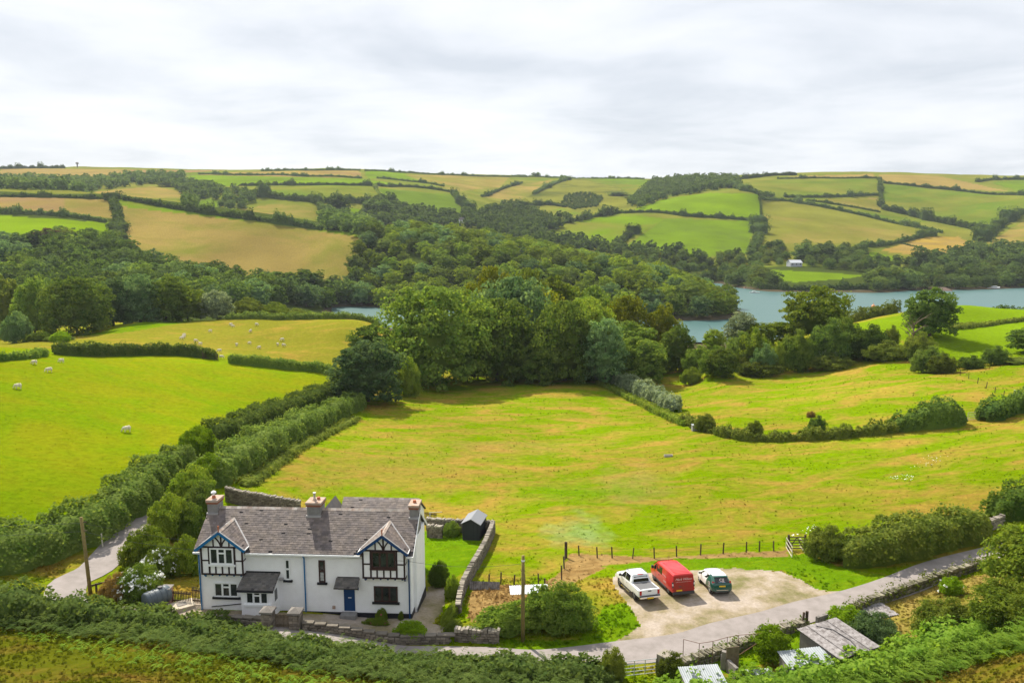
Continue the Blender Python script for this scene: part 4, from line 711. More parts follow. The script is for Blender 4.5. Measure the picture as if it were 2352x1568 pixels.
# --- trees of the centre clump
CT = [('sycamore_tree', 'largest domed tree at the head of the meadow, casting the long shadow', 862, 1128, 656, 180, 'big', 'mid'),
 ('sycamore_tree', 'dense dark tree standing forward at the end of the lane hedges', 760, 925, 779, 152, 'big2', 'blue'),
 ('hawthorn_tree', 'dark small tree peeping out behind the domed tree on its left', 795, 900, 742, 186, 'dome', 'dark'),
 ('sycamore_tree', 'blue green tree just right of the largest domed tree', 1068, 1215, 684, 190, 'big2', 'mid'),
 ('sycamore_tree', 'tall blue green dome rising behind the centre clump', 1108, 1255, 634, 205, 'big', 'blue'),
 ('sycamore_tree', 'dark tree with a silvery top in the middle of the clump', 1235, 1362, 689, 186, 'big2', 'mid'),
 ('sycamore_tree', 'narrow pale leaved tree above the silvery hedge', 1355, 1430, 724, 180, 'tall', 'blue'),
 ('beech_tree', 'yellowing tree on the left flank of the clump', 1056, 1110, 640, 222, 'tall', 'yellow'),
 ('beech_tree', 'golden brown tree top, highest of the clump', 1092, 1170, 610, 228, 'big2', 'yellow'),
 ('ash_tree', 'light green tree behind the blue green dome', 1160, 1260, 614, 238, 'big', 'light'),
 ('ash_tree', 'light green tree on the ridge of the clump, second behind', 1235, 1330, 628, 240, 'dome', 'light'),
 ('ash_tree', 'light green tree on the ridge of the clump, third behind', 1310, 1400, 652, 236, 'dome', 'mid'),
 ('beech_tree', 'yellow tinged tree below the ridge of light green trees', 1190, 1300, 652, 214, 'dome', 'yellow'),
 ('ash_tree', 'green tree in front of the ridge, left of the yellow top', 1300, 1400, 682, 205, 'big2', 'light'),
 ('beech_tree', 'yellow topped tree right of the middle of the clump', 1400, 1482, 678, 215, 'big2', 'yellow'),
 ('oak_tree', 'small golden crown among the green ones right of the middle', 1350, 1405, 694, 208, 'dome', 'yellow'),
 ('beech_tree', 'yellow green tree near the right end of the clump', 1478, 1566, 700, 212, 'big2', 'yellow'),
 ('oak_tree', 'dark low tree at the foot of the clump behind the silvery hedge', 1420, 1520, 770, 184, 'dome', 'mid'),
 ('oak_tree', 'shady tree at the right end of the clump, by the water', 1512, 1600, 748, 196, 'big2', 'mid'),
 ('oak_tree', 'dark filler tree under the yellow topped trees', 1395, 1500, 735, 198, 'dome', 'mid'),
 ('oak_tree', 'shady tree at the foot of the blue green dome', 1190, 1290, 765, 184, 'dome', 'mid'),
 # right clump
 ('willow_tree', 'pale green tree by the water left in the right hand thicket', 1612, 1668, 754, 196, 'round', 'light'),
 ('willow_tree', 'bluish tree rising against the water in the right hand thicket', 1668, 1740, 712, 200, 'tall', 'grey'),
 ('alder_tree', 'green tree in the thicket left of the large spreading tree', 1715, 1785, 740, 196, 'round', 'light'),
 ('alder_tree', 'rounded tree low in the thicket, at the field edge', 1622, 1700, 794, 176, 'dome', 'mid'),
 ('oak_tree', 'large spreading tree against the estuary on the right', 1800, 1958, 652, 200, 'dome', 'light'),
 ('pine_tree', 'dark lone tree above the bright field on the right', 2088, 2200, 657, 192, 'dome', 'dark'),
 ('thorn_tree', 'dark tree cut by the right edge of the picture', 2322, 2420, 752, 168, 'round', 'dark'),
 ('willow_tree', 'yellowish willow under the large spreading tree', 1755, 1830, 738, 205, 'round', 'light'),
 # left wood, front row
 ('sycamore_tree', 'large tree at the field corner, front of the left wood', 95, 238, 634, 222, 'big', 'mid'),
 ('sycamore_tree', 'shady tree left of the large corner tree', 28, 112, 638, 228, 'big2', 'mid'),
 ('sycamore_tree', 'tree with yellowish top at the left edge of the picture', -40, 42, 628, 232, 'big2', 'olive'),
 ('sycamore_tree', 'tree behind the large corner tree, to its right', 205, 300, 640, 240, 'big2', 'blue'),
 ('sycamore_tree', 'rounded tree in the front row of the left wood', 262, 368, 628, 245, 'big', 'blue'),
 ('sycamore_tree', 'olive tree in the front row of the left wood', 325, 428, 632, 250, 'big2', 'mid'),
 ('ash_tree', 'light tree near the right end of the front row of the left wood', 385, 468, 655, 256, 'dome', 'light'),
 ('ash_tree', 'pale round tree at the right end of the left wood', 458, 532, 663, 258, 'dome', 'grey')]
for k, (nme, lb, u0, u1, vt, y, pr, m_) in enumerate(CT):
    if 2 < k < 21 and 'right end of the clump' not in lb: c_ = (u0 + u1) / 2; g_ = (u1 - u0) * (0.64 if pr != 'tall' else .6); u0, u1 = c_ - g_, c_ + g_; pr = 'big' if pr == 'big2' else pr
    tree_px(nme, lb, u0, u1, vt, y, pr, m_)
for lb, u0, u1, vt, vb, m_ in [('light green bush between the two front trees of the centre clump', 898, 968, 828, 908, 'light'), ('dark laurel in the right hand thicket, tallest', 1855, 1962, 742, 838, 'dark'), ('dark laurel in the right hand thicket, under the bright field', 1952, 2044, 752, 824, 'dark'),
  ('dark blue laurel low at the field edge of the thicket', 1725, 1785, 795, 858, 'blue'), ('olive shrub low at the field edge of the thicket', 1682, 1738, 808, 858, 'olive'), ('yellowish shrub beside the upright green bush', 1766, 1806, 790, 854, 'light'),
  ('grey leaved shrub at the foot of the tall laurel', 1870, 1935, 795, 842, 'grey'), ('brown withered bush at the corner of the bright field', 2030, 2068, 752, 806, 'olive')]:
    bush_px('bush', lb, u0, u1, vt, vb, m=m_, proto='b3')
# bare branches beside the lone tree and over the water
def bare(name, label, x, y, h, seed):
    r = random.Random(seed); b = MB(); g = float(hgt(x, y)); b.tube([(0, 0, -.1), (0.1, 0, h * .4), (0, .1, h * .75)], [h * .03, h * .02, h * .01], 6)
    for k in range(16):
        a = r.uniform(0, 6.28); z = h * r.uniform(.2, .7); q = h * r.uniform(.25, .5); e1 = Vector((q * .6 * math.cos(a), q * .6 * math.sin(a), z + q * .5)); e2 = Vector((q * math.cos(a + .3), q * math.sin(a + .3), z + q * r.uniform(.5, 1.1)))
        b.tube([(0.05, 0, z), e1, e2], [h * .014, h * .009, h * .003], 4)
    o = b.build(name, TWIG); o.location = (x, y, g); return tag(o, label, 'tree')
p = at_y(2098, 760, 184); bare('dead_tree', 'bare grey dead tree leaning beside the dark lone tree', p.x, 184, 8.0, 3)
p = at_y(1652, 740, 215); bare('dead_tree', 'bare dead tree standing against the water by the thicket', p.x, 215, 9.0, 4)

# --- woods: left valley, peninsula, far bank
SHADE = dict(dark='dark', mid='mid green', light='light green', blue='blue green', far='dull green', farl='fresh green', olive='olive', grey='pale')
def wood(name, label, group, poly, y0, y1, spacing, hrange, protos, mats, seed, parts=True, asp=1.0, lim=300, vmax=None):
    r = random.Random(seed); P = scatter(poly, y0, y1, spacing, seed)
    P.sort(key=lambda p: p[1]); uu = sorted(p[0] for p in poly); us = (uu[0] + (uu[-1] - uu[0]) / 3, uu[0] + (uu[-1] - uu[0]) * 2 / 3)
    for x, y in P[:lim]:
        h = r.uniform(*hrange); mt = r.choice(mats); g = float(hgt(x, y)); u = float(to_px(x, y, g)[0])
        pl = ('by the waterline' if g < WATER + 7 else 'on the lower slope' if g < 0 else 'high on the slope') + ', ' + ('left part' if u < us[0] else 'right part' if u > us[1] else 'middle')
        tree(name, SHADE[mt] + ' ' + label + ' ' + pl, x, y, h, h * r.uniform(0.85, 1.2) * asp, r.choice(protos), mt, group, parts)
    return len(P)
wood('beech_tree', 'crown in the left valley wood', 'trees of the left valley wood', [(-200, 555), (60, 572), (130, 560), (250, 560), (285, 578), (300, 600), (425, 640), (520, 668), (640, 690), (650, 705), (520, 715), (-200, 780)], 275, 540, 12.5, (11, 16), ['f1', 'f2', 'f3', 'f4'], ['dark', 'dark', 'blue', 'mid', 'far'], 11, asp=1.05)
wood('beech_tree', 'tree below the tan hillside field', 'trees on the creek bank', [(425, 632), (625, 668), (830, 658), (835, 705), (640, 712), (500, 705)], 440, 540, 10.5, (9, 16), ['f1', 'f2', 'f4', 'f3'], ['dark', 'blue', 'far', 'mid'], 12)
wood('oak_tree', 'oak crown on the peninsula', 'oaks covering the peninsula', [(815, 715), (800, 660), (835, 545), (850, 520), (1000, 512), (1180, 540), (1400, 600), (1580, 660), (1665, 692), (1672, 722), (1590, 745), (1400, 780), (1100, 780), (900, 740)], 395, 650, 11.5, (9.5, 14), ['f1', 'f2', 'f3', 'f3'], ['mid', 'mid', 'light', 'farl', 'light', 'blue'], 13, asp=1.15)
wood('far_bank_tree', 'tree along the far shore', 'trees on the far shore', [(1990, 645), (2130, 628), (2352, 610), (2600, 610), (2600, 665), (2352, 665), (2200, 668), (2050, 674), (1995, 672)], 600, 760, 11, (9, 13), ['f1', 'f2', 'f3'], ['far', 'far', 'dark', 'farl'], 14, parts=False, asp=1.1)
wood('far_bank_tree', 'tree in the belt above the shore meadow', 'trees in the belt above the shore meadow', [(1440, 640), (1430, 578), (1560, 588), (1630, 592), (1720, 585), (1780, 566), (1800, 570), (1800, 592), (1850, 592), (1850, 570), (1990, 570), (2000, 600), (2090, 602), (2130, 612), (1990, 626), (1860, 614), (1850, 600), (1800, 600), (1790, 610), (1740, 608), (1640, 625)], 690, 900, 12, (8, 11), ['f1', 'f2', 'f3'], ['far', 'far', 'dark', 'farl'], 15, parts=False, asp=1.1)

wood('far_bank_tree', 'shore tree left of the boats', 'trees on the far shore, left part', [(1560, 655), (1640, 630), (1740, 618), (1745, 668), (1640, 655)], 600, 800, 11, (8, 12), ['f1', 'f2', 'f3'], ['far', 'farl', 'dark'], 16, parts=False, asp=1.1)
hedge_px('hedge', 'low shore hedge below the bright shore meadow', [(1745, 662), (1800, 664), (1860, 666), (1930, 664), (1995, 664)], 7, 4.5, ymin=560, m='far', leaf=1.2, dens=40, lump=.25)
# thicket filling the right hand clump
for k, (lb, u0, u1, vt, vb, m_) in enumerate([('leafy filler bush at the water end of the right hand thicket', 1605, 1680, 800, 858, 'mid'), ('pale sallow in the right hand thicket behind the rounded tree', 1660, 1740, 770, 850, 'hedge'), ('green bush under the bluish tree of the thicket', 1690, 1770, 762, 848, 'light'), ('bramble mound along the field edge of the thicket', 1690, 1800, 826, 860, 'olive'), ('upright green bush at the field edge of the right hand thicket', 1790, 1872, 766, 852, 'mid'), ('bramble skirt below the tall laurel', 1850, 1960, 812, 846, 'olive'), ('scrub below the bright field corner', 1985, 2080, 785, 826, 'olive'), ('green scrub at the foot of the large spreading tree', 1880, 1990, 738, 826, 'mid'), ('sallow bush beside the clump end at the water', 1565, 1640, 798, 852, 'mid'), ('shady undergrowth at the foot of the centre clump', 1180, 1290, 800, 868, 'dark'), ('undergrowth at the foot of the centre clump, nearer the silvery hedge', 1280, 1390, 805, 868, 'mid'), ('undergrowth right of the silvery hedge, under the trees', 1430, 1540, 800, 860, 'mid')]): bush_px('bush', lb, u0, u1, vt, vb, m=m_, proto='b3')
# ---------------------------------------------------------------- cottage pair
WHITE = mat('white_render', (0.90, 0.90, 0.92), rough=0.8, c2=(0.84, 0.835, 0.85), vscale=1.2, bump=0.15, bscale=25)
SLATE = mat('roof_slate', (0.118, 0.097, 0.094), rough=0.65, c2=(0.170, 0.135, 0.112), vscale=1.4, rnd=0.33, spec=0.4)
SLATE2 = mat('porch_slate', (0.095, 0.090, 0.088), rough=0.6, c2=(0.135, 0.12, 0.105), vscale=1.8, rnd=0.25)
UNDER = mat('roof_boarding', (0.06, 0.055, 0.055), rough=0.9)
RIDGE = mat('ridge_tile', (0.36, 0.27, 0.22), rough=0.8, c2=(0.45, 0.42, 0.38), vscale=2.2, rnd=0.3)
TIMBER = mat('black_timber', (0.030, 0.016, 0.018), rough=0.6, rnd=0.2)
BLUE = mat('blue_paint', (0.008, 0.135, 0.33), rough=0.4); NAVY = mat('navy_paint', (0.010, 0.050, 0.155), rough=0.4)
UPVC = mat('white_frame', (0.82, 0.83, 0.84), rough=0.35); BROWN = mat('brown_frame', (0.050, 0.024, 0.022), rough=0.45)
GLASS = mat('window_glass', (0.012, 0.017, 0.016), rough=0.05, spec=0.6, c2=(0.045, 0.055, 0.05), vscale=1.5)
BLACK = mat('black_paint', (0.016, 0.017, 0.022), rough=0.5); LEAD = mat('lead_flashing', (0.33, 0.32, 0.32), rough=0.6, rnd=0.2)
CEMENT = mat('chimney_render', (0.245, 0.235, 0.225), rough=0.9, c2=(0.17, 0.165, 0.16), vscale=2.0, bump=0.2); CAPM = mat('chimney_cap', (0.40, 0.33, 0.285), rough=0.85, c2=(0.36, 0.22, 0.14), vscale=3)
POT = mat('terracotta', (0.42, 0.14, 0.065), rough=0.8); STEEL = mat('steel_flue', (0.55, 0.55, 0.56), rough=0.35, metal=0.8)
RUST = mat('brick_band', (0.27, 0.105, 0.060), rough=0.9, var=0.3)
CURT = mat('net_curtain', (0.45, 0.46, 0.45), rough=0.8, var=0.5, vscale=9)
HO = Vector((-24.53, 54.9, 0.0)); HZ = R(-3)
house = tag(empty('cottage', HO, HZ), 'white pair of cottages with slate roof and two timbered gable bays', 'house')
HX = 16.75; DP = 5.8; EV = 4.90; RG = 7.33; TANP = (RG - EV) / (DP / 2 + 0.3)
def hz(y): return EV + (y + 0.3) * TANP if y <= DP / 2 else EV + (DP + 0.3 - y) * TANP
w_ = MB(); w_.prism([(0, -2.5), (DP, -2.5), (DP, hz(0) - 0.16), (DP / 2, RG - 0.16), (0, hz(0) - 0.16)], 0, 0, HX); w_.build('wall', WHITE, house)
b_ = MB(); b_.box(HX + .002, HX + 0.24, 1.15, 4.9, -2.5, 5.6); b_.build('gable_breast', WHITE, house)
MB().box(6.5, HX + 0.05, -0.05, -0.002, -1.5, 0.06).build('plinth', BLACK, house)
MB().box(HX + 0.002, HX + 0.05, 0, 1.148, -1.5, 0.0).box(HX + 0.242, HX + 0.29, 1.1, 4.95, -2.2, -0.1).box(HX + 0.002, HX + .05, 4.952, DP, -2.2, -.1).build('plinth', BLACK, house)
# main roof with slates
roof = MB()
for sgn in (0, 1):
    y0, y1 = (-0.3, DP / 2) if sgn == 0 else (DP + 0.3, DP / 2)
    roof.add([(-0.2, y0, EV - .1), (HX + .28, y0, EV - .1), (HX + .28, y1, RG - .1), (-.2, y1, RG - .1), (-.2, y0, EV - .02), (HX + .28, y0, EV - .02), (HX + .28, y1, RG - .02), (-.2, y1, RG - .02)], [(0, 1, 2, 3), (4, 5, 6, 7), (0, 1, 5, 4), (1, 2, 6, 5), (2, 3, 7, 6), (3, 0, 4, 7)])
roof = roof.build('roof', UNDER, house)
sl_me = {}
def slate_mesh(wd, ln, m):
    k = (round(wd, 3), round(ln, 3), m.name)
    if k not in sl_me:
        b = MB(); b.box(-wd / 2, wd / 2, 0, ln, -0.006, 0.008); me = bpy.data.meshes.new('slate'); me.from_pydata(b.v, [], b.f); me.materials.append(m); sl_me[k] = me
    return sl_me[k]
def slates(parent, O, ex, es, width, length, wd=0.29, expo=0.2, m=SLATE, keep=None, single=0, name='slate'):
    """courses of slates on the plane through O; ex along the eaves, es up the slope; the first `single` are objects"""
    ex, es = Vector(ex).normalized(), Vector(es).normalized(); n = ex.cross(es); r = random.Random(5); cnt = 0; rest = MB()
    rows = int(length / expo); cols = int(width / wd)
    for i in range(rows):
        off = (i % 2) * wd / 2
        for j in range(cols + 1):
            u = off + (j + 0.5) * wd - wd / 2; s = i * expo
            wj = wd * 0.965
            if u - wj / 2 < 0 or u + wj / 2 > width:
                if u < 0 or u > width: continue
                lo, hi = max(0, u - wj / 2), min(width, u + wj / 2); u = (lo + hi) / 2; wj = hi - lo
            if keep and not keep(u, s + expo / 2): continue
            if r.random() < 0.012: continue
            tilt = 0.045 + r.uniform(-.01, .02); yw = r.gauss(0, 0.012)
            x2 = (ex * math.cos(yw) + es * math.sin(yw)); y2 = (es - n * tilt).normalized(); n2 = x2.cross(y2).normalized(); y2 = n2.cross(x2)
            p = O + ex * u + es * (s - 0.02 + r.uniform(-.012, .012)) + n * (0.024 + r.uniform(0, .008))
            M = Matrix((x2, y2, n2)).transposed().to_4x4(); M.translation = p
            ln = min(expo * 1.35, length - s)
            if cnt < single:
                o = link(bpy.data.objects.new(name, slate_mesh(wj, ln, m)), parent); o.matrix_local = M
            else: rest.box(-wj / 2, wj / 2, 0, ln, -0.006, 0.008, M)
            cnt += 1
    if rest.v: tag(rest.build(name + 's', m, parent, fix=False), kind='stuff')
SL = math.hypot(DP / 2 + 0.3, RG - EV)
BX = ((0.45, 3.80), (13.10, 16.42)); BAP = 6.70; BEV = 5.25
def keep_main(u, s):
    x = u - 0.2; f = s / SL; z = EV + f * (RG - EV)
    for a, b in BX:
        c = (a + b) / 2; hw = (b - a) / 2 + 0.22
        if z < BAP and abs(x - c) < hw * (BAP - z) / (BAP - BEV): return False
        if z < BEV and abs(x - c) < hw: return False
    return True
slates(roof, Vector((-0.2, -0.3, EV)), (1, 0, 0), (0, DP / 2 + 0.3, RG - EV), HX + 0.48, SL, keep=keep_main, single=290)
slates(roof, Vector((HX + .28, DP + 0.3, EV)), (-1, 0, 0), (0, -DP / 2 - 0.3, RG - EV), HX + 0.48, SL, wd=0.58, expo=0.4)
for k in range(38):
    x = -0.2 + k * (HX + 0.48) / 38; MB().prism([(DP / 2 - .17, RG - .09), (DP / 2, RG + .07), (DP / 2 + .17, RG - .09), (DP / 2, RG - 0.03)], 0, x, x + (HX + .48) / 38 - 0.015).build('ridge_tile', RIDGE, roof)
MB().box(3.95, 12.9, -0.42, -0.31, EV - .16, EV - .03).build('gutter', UPVC, house); MB().box(16.5, HX + .3, -0.42, -0.31, EV - .16, EV - .03).build('gutter', UPVC, house); MB().box(-.2, .35, -0.42, -0.31, EV - .16, EV - .03).build('gutter', UPVC, house)
for sgn in (-1, 1):   # verge boards of the right gable
    b = MB(); a = (HX + .29, DP / 2, RG - .05); e = (HX + .29, DP / 2 + sgn * (DP / 2 + .3), EV - .05); b.bar(a, e, 0.05, 0.2); b.build('verge_board', UPVC, house)
def chimney(x0, x1, y0, y1, zb, zt, cap=0.1):
    c = MB().box(x0, x1, y0, y1, zb, zt).build('chimney', CEMENT, house, bevel=0.015)
    MB().box(x0 - .05, x1 + .05, y0 - .05, y1 + .05, zt - .26, zt - .10).build('brick_band', RUST, c)
    MB().box(x0 - .1, x1 + .1, y0 - .1, y1 + .1, zt - .098, zt + cap).build('chimney_cap', CAPM, c, bevel=0.03)
    MB().box(x0 - .06, x1 + .06, y0 - .1, y1 + .06, hz(y0) - .10, hz(y0) + .10).build('flashing', LEAD, c)
    return c
c = chimney(-0.16, 0.64, 2.35, 3.45, 4.5, 8.0); MB().tube([(.2, 2.8, 8.1), (.2, 2.8, 8.32)], [.17, .12], 10).build('chimney_pot', POT, c)
MB().tube([(.2, 2.8, 8.3), (.2, 2.8, 8.5)], .07, 10).tube([(.2, 2.8, 8.5), (.2, 2.8, 8.54)], .2, 12).tube([(.2, 2.8, 8.6), (.2, 2.8, 8.68)], [.2, .1], 12).build('cowl', UPVC, c)
c = chimney(8.0, 9.1, 2.3, 3.5, 4.5, 7.95); MB().tube([(8.5, 2.8, 8.05), (8.5, 2.8, 8.2)], [.2, .1], 10).build('chimney_pot', CAPM, c); MB().tube([(8.5, 2.8, 8.15), (8.5, 2.8, 8.62)], .09, 10).tube([(8.5, 2.8, 8.62), (8.5, 2.8, 8.70)], .13, 10).build('flue', STEEL, c); MB().tube([(8.75, 3.05, 8.05), (8.75, 3.05, 8.26)], [.14, .12], 10).build('chimney_pot', POT, c)
c = chimney(16.28, 16.95, 2.3, 3.6, 4.5, 7.88); MB().tube([(16.6, 2.9, 7.98), (16.6, 2.9, 8.2)], [.15, .12], 10).build('chimney_pot', POT, c)

def window(x0, x1, z0, z1, y, fm, layout='three', sill=None, curtain=False, parent=None, sdepth=0.14):
    """frame with panes as sub-parts, front face at y (towards -y)"""
    P = parent or house; t = 0.075; f = MB(); panes = []
    f.box(x0, x1, y - .06, y, z0, z0 + t).box(x0, x1, y - .06, y, z1 - t, z1).box(x0, x0 + t, y - .06, y, z0 + t, z1 - t).box(x1 - t, x1, y - .06, y, z0 + t, z1 - t)
    def light(a, b, c, d): panes.append((a, b, c, d)); q = .035; f.box(a, b, y - .05, y, c, c + q).box(a, b, y - .05, y, d - q, d).box(a, a + q, y - .05, y, c + q, d - q).box(b - q, b, y - .05, y, c + q, d - q)
    ax, bx = x0 + t, x1 - t; w3 = (bx - ax) / 3
    if layout in ('three', 'plain3'):
        for k in (1, 2): f.box(ax + k * w3 - .04, ax + k * w3 + .04, y - .06, y, z0 + t, z1 - t)
        for k in range(3):
            a, b = ax + k * w3 + (.04 if k else 0), ax + (k + 1) * w3 - (.04 if k < 2 else 0)
            if k == 1 and layout == 'three':
                zm = z0 + (z1 - z0) * 0.66; f.box(a, b, y - .06, y, zm, zm + .06); light(a, b, z0 + t, zm); light(a, b, zm + .06, z1 - t)
            else: light(a, b, z0 + t, z1 - t)
    elif layout == 'two': zm = (z0 + z1) / 2; f.box(ax, bx, y - .06, y, zm, zm + .07); light(ax, bx, z0 + t, zm); light(ax, bx, zm + .07, z1 - t)
    wn = f.build('window', fm, P)
    for a, b, c, d in panes: MB().box(a + .02, b - .02, y - .03, y - .012, c + .02, d - .02).build('pane', GLASS, wn)
    if curtain:
        for k in (0, 2): MB().box(ax + k * w3 + .1, ax + (k + 1) * w3 - .1, y - .0115, y - .005, z0 + .15, z1 - .15).build('curtain', CURT, wn)
    if sill: MB().box(x0 - .14, x1 + .14, y - sdepth, y + .01, z0 - .16, z0 - .003).build('sill', sill, wn)
    return wn
window(1.16, 3.1, 1.08, 2.26, -0.005, UPVC, sill=BLACK)
window(6.88, 7.32, 2.62, 4.32, -0.005, UPVC, 'two', sill=BLACK); window(9.56, 10.06, 2.48, 4.28, -0.005, BROWN, 'two', sill=BLACK)
window(13.84, 15.70, 1.0, 2.28, -0.005, BROWN, 'plain3', sill=BLACK)
MB().box(9.66, 9.96, -0.045, -0.036, 2.62, 3.3).build('blind', CURT, house)
def bay(a, b, paint, fm, lay, finial):
    c = (a + b) / 2; Y = -0.45; g = MB(); g.prism([(a, 3.12), (b, 3.12), (b, BEV + .1), (c, BAP - .12), (a, BEV + .1)], 1, Y, 0.9); bay_ = g.build('bay', WHITE, house)
    def tb(x0, z0, x1, z1, wd=.12): MB().bar((x0, Y - .012, z0), (x1, Y - .012, z1), .05, wd, up=(0, 1, 0) if False else (0, 0, 1) if abs(z1 - z0) < abs(x1 - x0) else (1, 0, 0)).build('timber', TIMBER, bay_)
    def tbv(x, z0, z1, wd=.12): MB().box(x - wd / 2, x + wd / 2, Y - .04, Y + .01, z0, z1).build('timber', TIMBER, bay_)
    def tbh(x0, x1, z, wd=.12): MB().box(x0, x1, Y - .043, Y + .012, z - wd / 2, z + wd / 2).build('timber', TIMBER, bay_)
    for x in (a + .06, b - .06, a + .66, b - .66): tbv(x, 3.1, 5.32, .13)
    tbh(a, b, 3.16, .13); tbh(a - .02, b + .02, 5.36, .12); tbh(a, a + .66, 4.27, .10); tbh(b - .66, b, 4.27, .10); tbh(a + .66, b - .66, 3.92, .12)
    for x in (c - .52, c, c + .52): tbv(x, 3.2, 3.9, .11)
    hw = (b - a) / 2
    for q in (-.62, .62): tbv(c + q, 5.4, BAP - .16 - (BAP - BEV) * abs(q) / (hw + .2) - .1, .10)
    tbv(c, 5.4, BAP - .3, .12)
    for s in (-1, 1):
        m_ = MB(); pts = [(c + s * (.04 + .42 * t), 5.42 + .72 * t ** 0.6) for t in (0, .12, .3, .55, .8, 1)]
        for p, q in zip(pts[:-1], pts[1:]): m_.bar((p[0], Y - .016, p[1]), (q[0], Y - .016, q[1]), .05, .10, up=(-s, 0, 1))
        m_.build('brace', TIMBER, bay_)
    for x in (a, b):   # side timbers
        m_ = MB(); m_.box(x - .02, x + .02, Y, 0, 3.1, 3.22).box(x - .02, x + .02, Y, 0, 4.22, 4.32); m_.build('timber', TIMBER, bay_)
    window(a + .74, b - .74, 3.99, 5.30, Y - .03, fm, lay, curtain=(fm is UPVC), parent=bay_ if False else house, sill=fm, sdepth=.10)
    for k in range(6): x = a + .25 + k * (b - a - .5) / 5; MB().box(x - .06, x + .06, Y + .03, 0, 2.98, 3.118).build('dentil', paint, bay_)
    for x in (a + .12, b - .12): MB().prism([(Y + .05, 3.118), (0, 3.118), (0, 2.72), (-.08, 2.74)], 0, x - .05, x + .05).build('bracket', paint, bay_)
    # roof of the bay
    F0 = -0.78; yb = (BAP - EV) / TANP - .3; ye = (BEV - EV) / TANP - .3; ex = hw + .22; br = MB()
    for s in (-1, 1):
        q = [(c, F0, BAP), (c, yb, BAP), (c + s * ex, ye, BEV), (c + s * ex, F0, BEV)]
        br.add(q + [(x, y, z - .09) for x, y, z in q], [(0, 1, 2, 3), (4, 5, 6, 7), (0, 3, 7, 4), (3, 2, 6, 7), (0, 1, 5, 4), (1, 2, 6, 5)])
    br = br.build('bay_roof', UNDER, house)
    ls = math.hypot(ex, BAP - BEV)
    slates(br, Vector((c + ex, F0, BEV)), (0, 1, 0), (-ex, 0, BAP - BEV), yb - F0, ls, keep=lambda u, s: F0 + u < ye + (yb - ye) * s / ls - .1)
    slates(br, Vector((c - ex, yb, BEV)), (0, -1, 0), (ex, 0, BAP - BEV), yb - F0, ls, keep=lambda u, s: yb - u < ye + (yb - ye) * s / ls - .1)
    for s in (-1, 1):
        MB().bar((c + s * .0, F0 - .03, BAP - .05), (c + s * (ex + .06), F0 - .03, BEV - .08), .05, .24).build('barge_board', paint, br)
        MB().bar((c + s * .03, F0 - .01, BAP + .06), (c + s * (ex + .06), F0 - .01, BEV + .05), .10, .035).build('verge', LEAD, br)
        MB().bar((c, yb, BAP + .05), (c + s * ex, ye, BEV + .05), .13, .03).build('valley_flashing', LEAD, br)
        MB().bar((c + s * (ex + .02), F0, BEV - .02), (c + s * (ex + .02), ye, BEV - .02), .10, .10).build('gutter', UPVC, br)
    for k in range(7): y = F0 + k * (yb - F0) / 7; MB().prism([(c - .15, BAP - .04), (c, BAP + .10), (c + .15, BAP - .04), (c, BAP + .02)], 1, y, y + (yb - F0) / 7 - .012).build('ridge_tile', RIDGE, br)
    MB().tube([(c, F0, BAP - .2), (c, F0, BAP + .5)], [.05, .055], 8).build('finial', POT, br)
bay(*BX[0], BLUE, UPVC, 'three', True); bay(*BX[1], NAVY, BROWN, 'plain3', True)
# porch
pw = MB(); pw.prism([(-1.5, -1.5), (0, -1.5), (0, 3.05), (-1.5, 2.5)], 0, 3.95, 6.35); pw = pw.build('porch', WHITE, house)
pr = MB(); pr.add([(3.75, 0, 3.16), (6.45, 0, 3.16), (6.55, -1.72, 2.52), (3.68, -1.72, 2.52), (3.75, 0, 3.07), (6.45, 0, 3.07), (6.55, -1.72, 2.43), (3.68, -1.72, 2.43)], [(0, 1, 2, 3), (4, 5, 6, 7), (0, 1, 5, 4), (1, 2, 6, 5), (2, 3, 7, 6), (3, 0, 4, 7)]); pr = pr.build('porch_roof', UNDER, house)
slates(pr, Vector((3.70, -1.72, 2.53)), (1, 0, 0), (0, 1.72, .64), 2.83, 1.83, wd=.25, expo=.2, m=SLATE2)
MB().box(3.66, 6.57, -1.80, -1.725, 2.38, 2.48).build('gutter', BLACK, house); MB().box(3.7, 6.5, -.06, -.003, 3.15, 3.27).build('flashing', BLACK, house)
window(4.32, 6.08, 1.35, 2.33, -1.505, UPVC, sill=UPVC); MB().box(6.355, 6.37, -1.0, -.45, 1.3, 2.2).build('side_window', GLASS, house); MB().box(6.352, 6.366, -1.06, -.39, 1.24, 2.26).build('side_window_frame', UPVC, house)
MB().box(3.80, 3.90, -.6, -.1, -.2, 1.5).build('water_butt', BLACK, house); MB().bar((.9, -.06, .25), (3.85, -.06, .62), .05, .05).build('handrail', BLACK, house)
# door and canopy
dr = MB().box(11.46, 12.34, -.012, .02, .18, 2.22).build('door', NAVY, house); MB().box(11.8, 12.05, -.03, -.013, 1.24, 1.30).build('letterbox', UPVC, dr)
for x in (11.38, 12.34): MB().box(x, x + .08, -.03, .01, .1, 2.3).build('door_frame', UPVC, dr)
MB().box(11.34, 12.46, -.03, .01, 2.3, 2.42).build('door_frame', UPVC, dr); MB().box(11.3, 12.5, -.75, -.06, -.4, .14).build('doorstep', CEMENT, dr)
cn = MB(); cn.add([(11.0, 0, 2.98), (12.72, 0, 2.98), (12.80, -.85, 2.42), (10.92, -.85, 2.42), (11.0, 0, 2.9), (12.72, 0, 2.9), (12.80, -.85, 2.34), (10.92, -.85, 2.34)], [(0, 1, 2, 3), (4, 5, 6, 7), (0, 1, 5, 4), (1, 2, 6, 5), (2, 3, 7, 6), (3, 0, 4, 7)]); cn = cn.build('door_canopy', UNDER, house)
